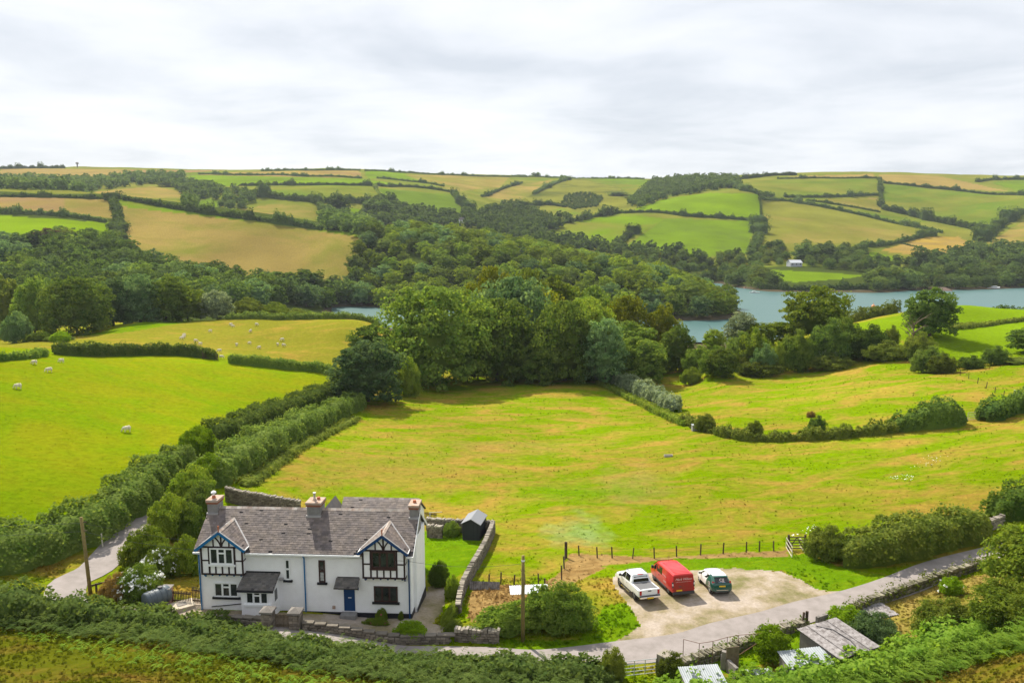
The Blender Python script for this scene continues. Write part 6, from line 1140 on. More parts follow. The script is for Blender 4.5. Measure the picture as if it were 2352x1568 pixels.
hedge_px('hedge', 'weeds growing over the low lichen covered wall', [(1570, 1537), (1612, 1521), (1662, 1504), (1722, 1482), (1792, 1455), (1850, 1436)], .8, .55, m='mid', leaf=.16, dens=14, lump=.5, core=.3)
def pillar(label, x, y, w=.8, h=1.3):
    p = hp(x, y); z = float(hgt(p.x, p.y)); e = empty('gate_pillar', (p.x, p.y, z), HZ); tag(e, label, 'pillar')
    MB().box(-w / 2 + .05, w / 2 - .05, -w / 2 + .05, w / 2 - .05, -.4, h).build('shaft', MORTAR, e); st = MB(); r = random.Random(int(x * 10))
    for i in range(int(h / .2)):
        for f in range(4):
            s = -w / 2
            while s < w / 2 - .05:
                l_ = min(r.uniform(.22, .42), w / 2 - s); M = Matrix.Rotation(f * math.pi / 2, 4, 'Z'); st.box(s + .01, s + l_ - .01, -w / 2, -w / 2 + .09, i * .2 + .01, i * .2 + .19, M); s += l_
    tag(st.build('stones', STONE, e, fix=False), kind='stuff')
    b = MB(); c = w / 2 + .08; b.add([(-c, -c, h), (c, -c, h), (c, c, h), (-c, c, h), (-c, -c, h + .14), (c, -c, h + .14), (c, c, h + .14), (-c, c, h + .14), (0, 0, h + .42)], [(0, 3, 2, 1), (0, 1, 5, 4), (1, 2, 6, 5), (2, 3, 7, 6), (3, 0, 4, 7), (4, 5, 8), (5, 6, 8), (6, 7, 8), (7, 4, 8)]); b.build('capstone', CONC, e); return e
pillar('stone gate pillar with pyramid cap, left of the cottage gate', 6.75, -3.4); pillar('stone gate pillar with pyramid cap, right of the cottage gate', 8.85, -3.45)
def slat_gate(name, label, a, b, h, n, m, rails=(.2, .8), cat='gate', pale=.07, top=0.0):
    a, b = Vector(a), Vector(b); g = (float(hgt(*a.xy)) + float(hgt(*b.xy))) / 2; e = empty(name, (a.x, a.y, g)); tag(e, label, cat); d = Vector((b.x - a.x, b.y - a.y, 0)); L_ = d.length; d.normalize(); e.rotation_euler = (0, 0, math.atan2(d.y, d.x))
    for k in range(n): x = (k + .5) * L_ / n; MB().box(x - pale / 2, x + pale / 2, -.015, .015, .08, h + top * math.sin(math.pi * k / max(1, n - 1))).build('pale', m, e)
    for q in rails: MB().box(0, L_, .016, .06, h * q - .05, h * q + .05).build('rail', m, e)
    return e
slat_gate('garden_gate', 'brown slatted wooden gate between the two stone pillars', hp(7.28, -3.4), hp(8.33, -3.42), 1.1, 11, WOOD)
slat_gate('garden_gate', 'dark slatted gate beside the left cottage corner', hp(-1.15, .9), hp(-.1, .75), 1.45, 8, DWOOD)
slat_gate('picket_fence', 'dark picket fence left of the slatted gate, behind the oil tank', hp(-4.3, 1.2), hp(-1.25, .9), 1.05, 22, DWOOD, cat='fence')
slat_gate('picket_fence', 'dark paling fence in the corner behind the cottage gable', hit(975, 1198), hit(1003, 1200), 1.2, 9, DWOOD, cat='fence')
# oil tank, boiler box, paving
OIL = mat('oil_tank_plastic', (0.10, 0.125, 0.145), rough=0.45, var=.2); tk = hit(362, 1393); tk = empty('oil_tank', (tk.x, tk.y, tk.z), R(52)); tag(tk, 'grey ribbed plastic oil tank lying beside the cottage garden', 'oil tank')
MB().tube([(-1.0, 0, .85), (-.96, 0, .85), (-.9, 0, .85), (.9, 0, .85), (.96, 0, .85), (1.0, 0, .85)], [.45, .58, .64, .64, .58, .45], 24).build('tank_body', OIL, tk, smooth=True)
for x in (-.6, -.2, .2, .6): MB().tube([(x - .05, 0, .85), (x + .05, 0, .85)], .675, 24).build('rib', OIL, tk)
MB().tube([(.3, 0, 1.45), (.3, 0, 1.60)], .18, 14).build('filler_cap', DGREY, tk)
for x in (-.55, .55): MB().box(x - .12, x + .12, -.5, .5, -.2, .3).build('cradle', CONC, tk)
p = hit(385, 1385); o = MB().box(-.35, .35, -.35, .35, -.2, 1.35).build('coal_bunker', mat('pink_block', (0.34, 0.20, 0.17), rough=.9, var=.3), None, bevel=.03); o.location = p; tag(o, 'pinkish brown block housing behind the oil tank', 'bunker'); MB().box(-.42, .42, -.42, .42, 1.352, 1.42).build('lid', CONC, o)
p = hit(418, 1395); o = MB().box(-.9, .9, -.7, .7, -.3, .30).build('paved_slab', mat('pale_paving', (0.46, 0.40, 0.32), rough=.9, var=.25), None, bevel=.02); o.location = p; o.rotation_euler = (0, 0, R(35)); tag(o, 'raised pale concrete slab with a manhole beside the slatted gate', 'slab'); MB().box(-.35, .35, -.28, .28, .301, .33).build('manhole_cover', CONC, o)
# roses on the cottage front
PETAL = mat('pink_petals', (0.55, 0.08, 0.14), rough=.7, rnd=.3); WPET = mat('white_petals', (0.85, 0.86, 0.82), rough=.7, rnd=.1); YPET = mat('yellow_petals', (0.65, 0.45, 0.02), rough=.7)
def blossoms(parent, n, m, size, zmin=.2, seed=1, rad=1.0, clus=0):
    """flower heads sitting on the outside of a bush (child in the bush's own unit space)"""
    r = np.random.default_rng(seed); D = sph(n, r, zmin)
    if clus: cc = sph(clus, r, zmin); D = cc[r.integers(0, clus, n)] + r.normal(0, .16, (n, 3)); D /= np.linalg.norm(D, axis=1)[:, None]
    sc = np.array(parent.scale); P = D * np.array([1.02, 1.02, .54]) * rad * r.uniform(.88, 1.05, (n, 1)); P[:, 2] += .48
    V, I = [], []
    for k in range(3):
        v, i = leaf_quads(P * sc, D, size, r, .9, .95); I.append(i + sum(len(q) for q in V)); V.append(v)
    return tag(link(bpy.data.objects.new('blossom', fast_mesh('blossom', np.concatenate(V) / sc, 4, np.concatenate(I), m)), parent), kind='stuff')
for k, o in enumerate([o for o in list(col.objects) if o.name.startswith('flowering_bush')]): blossoms(o, 230 if k else 14, WPET, .19, -.1, 20 + k, rad=1.2, clus=22)
def rose(label, x, y, h, wd, n, seed, z=None):
    p = hp(x, y); o = bush('rose_bush', label, p.x, p.y, h, wd, .5, m='light', proto='b3', cat='rose', rz=HZ, z=z); blossoms(o, n, PETAL, .12, .0, seed)
rose('pink climbing rose under the ground floor window of the right cottage', 14.45, -.25, .95, 1.0, 10, 1); rose('low pink rose bed in front of the right cottage', 14.2, -1.1, .6, 2.2, 16, 2); rose('small red rose against the right corner of the cottage', 15.95, -.2, .7, .45, 4, 3)
bush('bush', 'weedy border plants at the right corner of the cottage', *hp(17.0, -2.0).xy, .55, 2.6, 1.4, m='bright', proto='b3'); bush('bush', 'tall grasses beside the gravel path right of the cottage', *hp(19.8, 1.0).xy, .9, 1.0, 4.5, m='light', proto='b3'); bush('bush', 'dry fern clump at the end of the gravel path', *hp(20.3, -1.8).xy, 1.0, 1.4, 1.6, m='olive', proto='b3')
# shed, clothes post
p = hit(1082, 1240); sh = empty('garden_shed', p, R(-12)); tag(sh, 'small dark shed with a grey felt apex roof at the top of the lawn', 'shed'); W2, D2 = .93, 1.35
MB().prism([(-W2, -.3), (W2, -.3), (W2, 1.75), (0, 2.25), (-W2, 1.75)], 1, 0, 2 * D2).build('shed_wall', SHED, sh)
for k in range(13): x = -W2 + .07 + k * (2 * W2 - .14) / 12; MB().box(x - .066, x + .066, -.025, -.002, -.1, 1.72 + .5 * (1 - abs(x) / W2)).build('board', SHED, sh)
for k in range(18): y = .075 + k * .15; MB().box(W2 + .002, W2 + .024, y - .07, y + .07, -.1, 1.72).build('board', SHED, sh)
for s in (-1, 1): b = MB(); b.add([(0, -.12, 2.33), (s * (W2 + .13), -.12, 1.76), (s * (W2 + .13), 2 * D2 + .1, 1.76), (0, 2 * D2 + .1, 2.33), (0, -.12, 2.27), (s * (W2 + .13), -.12, 1.70), (s * (W2 + .13), 2 * D2 + .1, 1.70), (0, 2 * D2 + .1, 2.27)], [(0, 1, 2, 3), (4, 5, 6, 7), (0, 1, 5, 4), (1, 2, 6, 5), (2, 3, 7, 6), (3, 0, 4, 7)]); b.build('roof_panel', FELT, sh)
bush_px('bush', 'dark leafy plant between the stone walls and the shed', 1015, 1058, 1198, 1232, m='mid', proto='b3')
p = hit(988, 1212); o = MB().tube([(0, 0, -.2), (0, 0, 1.75)], .04, 8).build('clothes_post', mat('pale_post', (.55, .6, .5), rough=.6), None); o.location = p; tag(o, 'pale T shaped clothes post at the back of the lawn', 'post'); MB().bar((-.1, 0, 1.77), (1.3, .1, 1.80), .05, .05).build('cross_bar', PALEW, o)
# utility poles and cables
def pole(label, base, h, lean=0, collar=False):
    e = empty('utility_pole', base); tag(e, label, 'pole'); MB().tube([(0, 0, -.4), (lean * .5, 0, h * .5), (lean, 0, h)], [.15, .135, .115], 12).build('post', POLE, e, smooth=True)
    for z in (.82, .93): MB().box(-.16, .16, -.02, .02, h * z, h * z + .07).build('bracket', DWOOD, e)
    if collar: MB().tube([(lean, 0, h * .935), (lean, 0, h * .955)], .124, 12).build('collar', UPVC, e)
    for k in range(5): MB().bar((-.19, 0, h * (.35 + .1 * k)), (.19, 0, h * (.35 + .1 * k)), .02, .02).build('step', WIRE, e)
    return e
P1 = hit(208, 1362); pole('tall timber pole by the lane at the left, carrying wires', P1, 6.5, -.25)
P2 = hit(1201, 1472); pole('tall timber pole in front of the big round bush, with a white band', P2, 6.6, 0, True)
def cable(label, a, b, sag=.3, rad=.011):
    a, b = Vector(a), Vector(b); o = MB().tube([a.lerp(b, t / 12) - Vector((0, 0, sag * 4 * (t / 12) * (1 - t / 12))) for t in range(13)], rad, 5).build('cable', WIRE, None); tag(o, label, 'cable')
t1 = P1 + Vector((-.22, 0, 5.3)); t0 = P1 + Vector((-.2, 0, 6.0)); far_l = Vector((-70, 50, 8.5))
cable('lower overhead cable running left from the lane pole out of the picture', t1, far_l + Vector((0, 0, -1.2))); cable('upper overhead cable running left from the lane pole out of the picture', t0, far_l)
q1 = hp(8.5, -.1) + Vector((0, 0, 4.6)); q2 = hp(.2, -.3) + Vector((0, 0, 5.0)); cable('service cable from the lane pole to the left cottage eaves', t1, q2, .2); cable('service cable from the lane pole across the cottage front', t0, hp(16.3, -.5) + Vector((0, 0, 4.6)), .5); cable('service cable from the front pole to the right cottage', P2 + Vector((0, 0, 6.0)), hp(16.6, -.1) + Vector((0, 0, 4.4)), .35)
# post and rail bits by the lane
def post_obj(name, label, px, h, wd=.11, m=WOOD, group=None, cat='post'):
    p = hit(*px); o = MB().box(-wd / 2, wd / 2, -wd / 2, wd / 2, -.3, h).build(name, m, None, bevel=.012); o.location = p; o.rotation_euler = (random.gauss(0, .04), random.gauss(0, .04), random.uniform(0, 1.5)); return tag(o, label, cat, group)
post_obj('marker_post', 'pale marker post on the lane verge below the left hedge', (236, 1256), 1.35, .12, PALEW)
e = empty('rail_fence', hit(222, 1360)); tag(e, 'short broken wooden rail beside the lane pole', 'fence'); MB().box(-.06, .06, -.06, .06, -.2, .8).build('post', DWOOD, e); MB().box(.95, 1.07, .3, .42, -.2, .95).build('post', DWOOD, e); MB().bar((-.3, -.1, .65), (1.1, .4, .85), .06, .14).build('rail', DWOOD, e)
# fence behind the car park
def wire_fence(label, posts, h=1.0, wires=(.35, .62, .88), wd=.09, m=DWOOD):
    P = [hit(*q) for q in posts]; e = empty('wire_fence', P[0]); tag(e, label, 'fence')
    for p in P: o = MB().box(-wd / 2, wd / 2, -wd / 2, wd / 2, -.3, h * random.uniform(.93, 1.07)).build('post', m, e); o.location = p - P[0]; o.rotation_euler = (random.gauss(0, .05), random.gauss(0, .05), random.uniform(0, 1))
    for z in wires:
        b = MB()
        for p, q in zip(P[:-1], P[1:]): b.tube([p - P[0] + Vector((0, 0, z * h)), q - P[0] + Vector((0, 0, z * h))], .006, 4)
        b.build('wire', WIRE, e)
    return e
wire_fence('line of dark posts with wire between the car park and the meadow', [(1330, 1275), (1372, 1281), (1406, 1281), (1453, 1282), (1503, 1282), (1554, 1278), (1609, 1274), (1661, 1271), (1714, 1268), (1744, 1266), (1777, 1265)], 1.05)
wire_fence('old leaning posts with wire below the tall grass, beside the hay patch', [(1123, 1345), (1150, 1340), (1181, 1342), (1205, 1343), (1237, 1342), (1252, 1352)], 1.0)
wire_fence('short fence of posts from the car park corner up to the tall post', [(1298, 1285), (1296, 1305), (1290, 1330)], 1.2)
wire_fence('far row of small posts climbing the right hand field to the hedge', [(2205, 862), (2225, 870), (2245, 881), (2265, 892), (2285, 903), (2305, 912)], 1.2)
post_obj('corner_post', 'stout corner post at the left end of the car park fence', (1300, 1281), 1.55, .2, DWOOD)
# gates
def bar_gate(name, label, a, b, h, bars, m, brace=True, post=True, cat='gate', tube=False):
    A, B = hit(*a), hit(*b); e = empty(name, A); tag(e, label, cat); d = B - A
    for k in range(bars):
        z = .15 + (h - .15) * k / (bars - 1)
        if tube: MB().tube([(0, 0, z), d + Vector((0, 0, z))], .022, 6).build('bar', m, e)
        else: MB().bar((0, 0, z), d + Vector((0, 0, z)), .03, .10).build('bar', m, e)
    if brace:
        for f in ((0.02, .5), (.5, .98)): MB().bar(d * f[0] + Vector((0, 0, .15 if f[0] < .1 else h)), d * f[1] + Vector((0, 0, h if f[0] < .1 else .15)), .035, .09).build('brace', m, e)
    for f in (0.0, .33, .66, 1.0) if tube else (.01, .99): MB().bar(d * f + Vector((0, 0, .1)), d * f + Vector((0, 0, h + .03)), .05, .05).build('upright', m, e)
    if post:
        for f in (-.06, 1.06): MB().box(-.08, .08, -.08, .08, -.3, h + .25).build('gate_post', DWOOD, e).location = d * f
    return e
bar_gate('field_gate', 'weathered wooden field gate at the corner of the car park', (1812, 1262), (1846, 1262), 1.25, 5, WOOD)
bar_gate('rail_fence', 'pale wooden rails angled beside the field gate', (1805, 1258), (1819, 1282), 1.05, 3, PALEW, False, False, cat='fence'); bar_gate('rail_fence', 'pale rail sloping down to the dark bush by the field gate', (1836, 1256), (1852, 1275), .9, 2, PALEW, False, False, cat='fence')
bar_gate('field_gate', 'galvanised gate beside the lane at the bottom of the picture', (1432, 1556), (1506, 1548), 1.15, 5, GALV, False, True, tube=True)
bar_gate('field_gate', 'white gate in the gap of the right hand hedge', (2222, 966), (2243, 964), 1.25, 4, PALEW, False, False); bar_gate('field_gate', 'grey metal gate at the right edge above the hedge', (2328, 912), (2362, 925), 1.3, 5, GALV, False, False, tube=True)
bar_gate('field_gate', 'brown wooden gate standing open in the sheep gateway', (468, 824), (499, 827), 1.3, 5, DWOOD)
# corrugated sheet by the bush, feeder box, trough
def tin(name, label, c, rz, ln_, wd, m, tilt=0.0, z=None, waves=14, cat='sheet', parent=None, amp=.035, roll=0.0):
    b = MB(); n = waves * 4; V = []
    for i in range(n + 1):
        x = -ln_ / 2 + ln_ * i / n; zz_ = amp * math.sin(i * math.pi / 2)
        V += [(x, -wd / 2, zz_), (x, wd / 2, zz_)]
    b.add(V + [(x, y, z_ - .015) for x, y, z_ in V], [(2 * i, 2 * i + 2, 2 * i + 3, 2 * i + 1) for i in range(n)] + [(2 * n + 2 + 2 * i + 1, 2 * n + 2 + 2 * i + 3, 2 * n + 2 + 2 * i + 2, 2 * n + 2 + 2 * i) for i in range(n)])
    o = b.build(name, m, parent, fix=False); o.location = c; o.rotation_euler = (tilt, roll, rz)
    if parent is None: tag(o, label, cat)
    return o
p = hit(1215, 1372); tin('corrugated_sheet', 'white corrugated sheet roof beside the big round bush', p + Vector((0, 0, .75)), R(6), 3.2, 1.0, mat('white_tin', (.72, .75, .80), rough=.5), R(18), waves=16)
p = hit(1113, 1352); tin('corrugated_sheet', 'grey corrugated sheet standing on edge at the foot of the tall grass', p + Vector((0, 0, .3)), R(-4), 2.6, .7, ASB, R(70), waves=14)
def crate_box(name, label, px, sx, sy, sz, m, top, cat):
    p = hit(*px); o = MB().box(-sx / 2, sx / 2, -sy / 2, sy / 2, -.1, sz).build(name, m, None, bevel=.02); o.location = p; tag(o, label, cat); MB().box(-sx / 2 - .05, sx / 2 + .05, -sy / 2 - .05, sy / 2 + .05, sz + .002, sz + .06).build('lid', top, o); return o
crate_box('feed_bin', 'grey box with a pale lid at the corner of the straggling hedge', (1598, 988), 1.35, 1.0, .95, mat('grey_board', (.30, .30, .29), rough=.9, var=.3), TIN, 'box')
p = hit(1535, 1048); tr = empty('feed_trough', p, R(4)); tag(tr, 'small wooden feed trough lying in the meadow', 'trough')
for y in (-.22, .22): MB().box(-.6, .6, y - .03, y + .03, 0, .28).build('side_board', PALEW, tr)
for x in (-.6, .6): MB().box(x - .03, x + .03, -.19, .19, 0, .3).build('end_board', PALEW, tr)
MB().box(-.57, .57, -.19, .19, .02, .06).build('bottom_board', WOOD, tr)
# lower right: concrete shed, lean-tos, walls, pipe frame
def shed_block(label, px_c, rz, lx, ly, h0, h1, roofm, sheets, name='shed', waves=6):
    p = hit(*px_c); e = empty(name, p, rz); tag(e, label, 'shed'); n = 0
    for sx in (-1, 1):
        b = MB(); b.prism([(-ly / 2, -.6), (ly / 2, -.6), (ly / 2, h1), (-ly / 2, h0)], 0, sx * lx / 2 - .06, sx * lx / 2 + .06); b.build('end_wall', CONC, e)
    for sy, hh in ((-1, h0), (1, h1)): MB().box(-lx / 2 + .062, lx / 2 - .062, sy * ly / 2 - .06, sy * ly / 2 + .06, -.6, hh - .02).build('long_wall', CONC, e)
    sl_ = math.atan2(h1 - h0, ly); wd = lx / sheets
    for k in range(sheets):
        o = tin('roof_sheet', None, (-lx / 2 - .1 + (k + .5) * (lx + .2) / sheets, 0, (h0 + h1) / 2 + .08 + (k % 2) * .035), 0, (lx + .2) / sheets + .04, ly / math.cos(sl_) + .5, roofm, sl_, waves=waves, parent=e, amp=.02)
    return e
cs_ = shed_block('concrete shed with a lichen grey asbestos roof, lower right', (1922, 1506), R(24), 3.5, 3.3, 1.2, 1.4, ASB, 4); MB().box(-1.83, -1.812, -1.1, -.2, .2, 1.0).build('window', GLASS, cs_); MB().tube([(-.4, 1.6, 1.52), (.4, .8, 1.46), (.5, -.6, 1.38), (.3, -1.2, 1.34)], .035, 6).build('hose', DGREY, cs_)
shed_block('low lean-to with a bright tin roof in front of the concrete shed', (1850, 1545), R(10), 3.0, 1.3, .9, 1.1, TIN, 2, 'lean_to', waves=9)
shed_block('tin roofed hutch at the bottom edge below the pipe frame', (1612, 1590), R(6), 2.4, 1.3, 1.0, 1.2, TIN, 2, 'hutch', waves=9)
shed_block('low tin roofed coop half hidden in bracken between the sheds', (1742, 1575), R(6), 1.8, .8, .6, .7, TIN, 1, 'coop', waves=12)
def block_wall(label, a, b, h, th=.22):
    A, B = hit(*a), hit(*b); d = B - A; L_ = math.hypot(d.x, d.y); e = empty('block_wall', A, math.atan2(d.y, d.x)); tag(e, label, 'wall'); sl = d.z / L_
    for i in range(int(h / .22)):
        x = -(i % 2) * .2
        while x < L_:
            x0, x1 = max(0, x) + .008, min(L_, x + .44) - .008
            if x1 - x0 > .05: MB().box(x0, x1, -th / 2, th / 2, i * .22 - .2, i * .22 + .012, Matrix.Translation((0, 0, sl * x))).build('block', CONC, e)
            x += .44
    return e
block_wall('grey block wall stub beside the concrete shed', (1874, 1448), (1898, 1440), 1.4); block_wall('leaning block wall beside the tin roofed hutch', (1658, 1528), (1692, 1562), 1.2)
post_obj('concrete_post', 'square concrete post at the head of the leaning block wall', (1660, 1535), 1.3, .3, CONC); post_obj('gate_post', 'pair of dark timber posts by the lane wall, left one', (1843, 1440), 1.2, .14, DWOOD); post_obj('gate_post', 'pair of dark timber posts by the lane wall, right one with a cap', (1852, 1440), 1.25, .18, DWOOD); post_obj('stone_post', 'thick stone gatepost half hidden by ivy at the metal gate', (1530, 1548), 1.5, .9, STONEL)
fr = [(1568, 1530), (1604, 1540), (1635, 1535), (1668, 1525), (1694, 1520), (1753, 1515)]; FP = [hit(*q) for q in fr]; e = empty('pipe_frame', FP[0]); tag(e, 'rusty fruit cage frame of thin pipes beside the lane', 'frame')
for p in FP: MB().tube([p - FP[0] + Vector((0, 0, -.2)), p - FP[0] + Vector((0, 0, 2.0))], .022, 6).build('upright', RUSTY, e)
for p, q in zip(FP[:-1], FP[1:]): MB().tube([p - FP[0] + Vector((0, 0, 2.0)), q - FP[0] + Vector((0, 0, 2.0))], .018, 6).build('top_rail', RUSTY, e)
MB().bar(FP[3] - FP[0] + Vector((0, 0, .1)), FP[5] - FP[0] + Vector((0, 0, 1.6)), .03, .03).build('brace', RUSTY, e)
dr_ = MB().box(-.45, .45, -.03, .03, -.1, 1.75).build('old_door', WOOD, None); dr_.location = hit(1681, 1540); dr_.rotation_euler = (0, 0, R(8)); tag(dr_, 'weathered brown door standing in the pipe frame', 'door')
p = hit(2008, 1402); tin('corrugated_sheet', 'rusty pale corrugated sheet lying below the lane wall, upper', p + Vector((0, 0, .18)), R(25), 2.6, 1.2, ASB, R(6), waves=12); p = hit(2028, 1412); tin('corrugated_sheet', 'rusty pale corrugated sheet lying below the lane wall, lower', p + Vector((0, 0, .15)), R(18), 2.2, .9, ASB, R(4), waves=10)
tp = hit(1770, 1515); tree('apple_tree', 'small apple tree in the fenced garden by the lane', tp.x, tp.y, 2.6, 2.6, 'round', 'bright')

# wild flowers in the meadow
def wildflowers(poly, n, seed, size=.16):
    r = np.random.default_rng(seed); cx = np.mean([p[0] for p in poly]); P = []
    us, vs_ = [p[0] for p in poly], [p[1] for p in poly]
    while len(P) < n:
        u, v = r.uniform(min(us), max(us)), r.uniform(min(vs_), max(vs_))
        if inpoly(np.array([u]), np.array([v]), poly)[0]: P.append(tuple(hit(u, v) + Vector((0, 0, .25))))
    V, I = leaf_quads(np.array(P), np.tile([0., 0, 1], (n, 1)), size, r, .5, .9); tag(link(bpy.data.objects.new('wildflowers', fast_mesh('wildflowers', V, 4, I, WPET))), kind='stuff')
wildflowers([(2035, 1102), (2060, 1092), (2105, 1094), (2095, 1106)], 45, 1, .11); wildflowers([(2080, 1078), (2130, 1050), (2180, 1050), (2140, 1075)], 40, 2, .11); wildflowers([(1795, 1245), (1870, 1205), (1880, 1215), (1815, 1250)], 22, 3)
# ---------------------------------------------------------------- sheep
WOOL = mat('wool', (0.72, 0.66, 0.52), rough=0.95, c2=(0.60, 0.53, 0.40), vscale=6, bump=.6, bscale=14)
def sheep_mesh(pose):
    hz_ = .22 if pose == 'graze' else .98
    V = [(0, 0, .66), (-.30, 0, .66), (-.48, 0, .60), (.30, 0, .66), (.46, 0, .68), (.60, 0, .56 if pose == 'graze' else .84), (.70, 0, hz_ + .14 if pose == 'graze' else hz_), (.86 if pose != 'graze' else .80, 0, hz_ - .06 if pose == 'graze' else hz_ - .06)]
    E = [(0, 1), (1, 2), (0, 3), (3, 4), (4, 5), (5, 6), (6, 7)]; Rr = [(.28, .28), (.27, .27), (.15, .16), (.27, .27), (.20, .21), (.12, .12), (.10, .10), (.06, .06)]
    for x, p_ in ((-.32, 1), (.30, 3)):
        for s in (-1, 1):
            k = len(V); V += [(x, s * .13, .42), (x + .02, s * .14, .2), (x, s * .14, .0)]; E += [(p_, k), (k, k + 1), (k + 1, k + 2)]; Rr += [(.09, .09), (.045, .045), (.04, .04)]
    for s in (-1, 1): k = len(V); V.append((.66, s * .17, (hz_ + .22) if pose == 'graze' else hz_ + .06)); E.append((6, k)); Rr.append((.03, .03))
    me = bpy.data.meshes.new('sheep'); me.from_pydata(V, E, []); o = bpy.data.objects.new('t', me); col.objects.link(o); o.modifiers.new('s', 'SKIN'); sd = o.modifiers.new('d', 'SUBSURF'); sd.levels = 1; sd.render_levels = 1
    for i, r_ in enumerate(Rr): me.skin_vertices[0].data[i].radius = r_
    me.skin_vertices[0].data[0].use_root = True
    dg = bpy.context.evaluated_depsgraph_get(); m2 = bpy.data.meshes.new_from_object(o.evaluated_get(dg)); bpy.data.objects.remove(o); m2.materials.clear(); m2.materials.append(WOOL); m2.polygons.foreach_set('use_smooth', [True] * len(m2.polygons)); return m2
SM = [sheep_mesh('graze'), sheep_mesh('up')]
for u, v, a, ps, lb in [(293, 992, 205, 0, 'lone white sheep grazing in the middle of the near left field'), (43, 893, 195, 0, 'sheep grazing nearest the left edge of the picture'), (80, 837, 185, 0, 'sheep near the low dark hedge, left one of the top pair'), (142, 833, 182, 0, 'sheep on the brow of the left field, right one of the top pair'), (114, 855, 210, 0, 'sheep grazing below the top pair in the left field'),
  (486, 824, 180, 1, 'sheep standing in front of the open gateway gate'), (508, 824, 20, 0, 'sheep in the gateway, right of the open gate'), (505, 809, 200, 0, 'sheep just beyond the gateway in the dry field'),
  (424, 772, 190, 0, 'topmost of three sheep bunched in the dry field'), (423, 776, 185, 0, 'middle of three sheep bunched in the dry field'), (419, 780, 200, 0, 'lowest of three sheep bunched in the dry field'), (449, 786, 10, 0, 'sheep right of the bunch of three, above the hedge'), (461, 793, 170, 0, 'sheep half hidden behind the hedge top'), (484, 763, 185, 0, 'distant sheep alone left of the far pair'),
  (531, 748, 180, 0, 'left sheep of the far pair by the bramble hedge'), (534, 752, 10, 0, 'right sheep of the far pair by the bramble hedge'), (589, 748, 5, 0, 'farthest sheep on the right below the bramble hedge'), (576, 763, 250, 0, 'sheep alone in the middle of the dry field'), (544, 795, 260, 1, 'sheep facing the camera above the right hedge end'), (574, 791, 170, 0, 'sheep grazing above the right hand clipped hedge'), (596, 801, 220, 0, 'sheep nearest the right hand clipped hedge'), (638, 794, 260, 1, 'left sheep of the pair by the front tree'), (651, 796, 5, 0, 'right sheep of the pair by the front tree'), (649, 783, 210, 0, 'sheep above the pair by the front tree')]:
    p = hit(u, v, ymax=300); o = link(bpy.data.objects.new('sheep', SM[ps])); o.location = p; o.rotation_euler = (0, 0, R(a) * 1.0); s = random.uniform(.9, 1.05); o.scale = (s, s, s); tag(o, lb, 'sheep', 'sheep in the left hand fields')
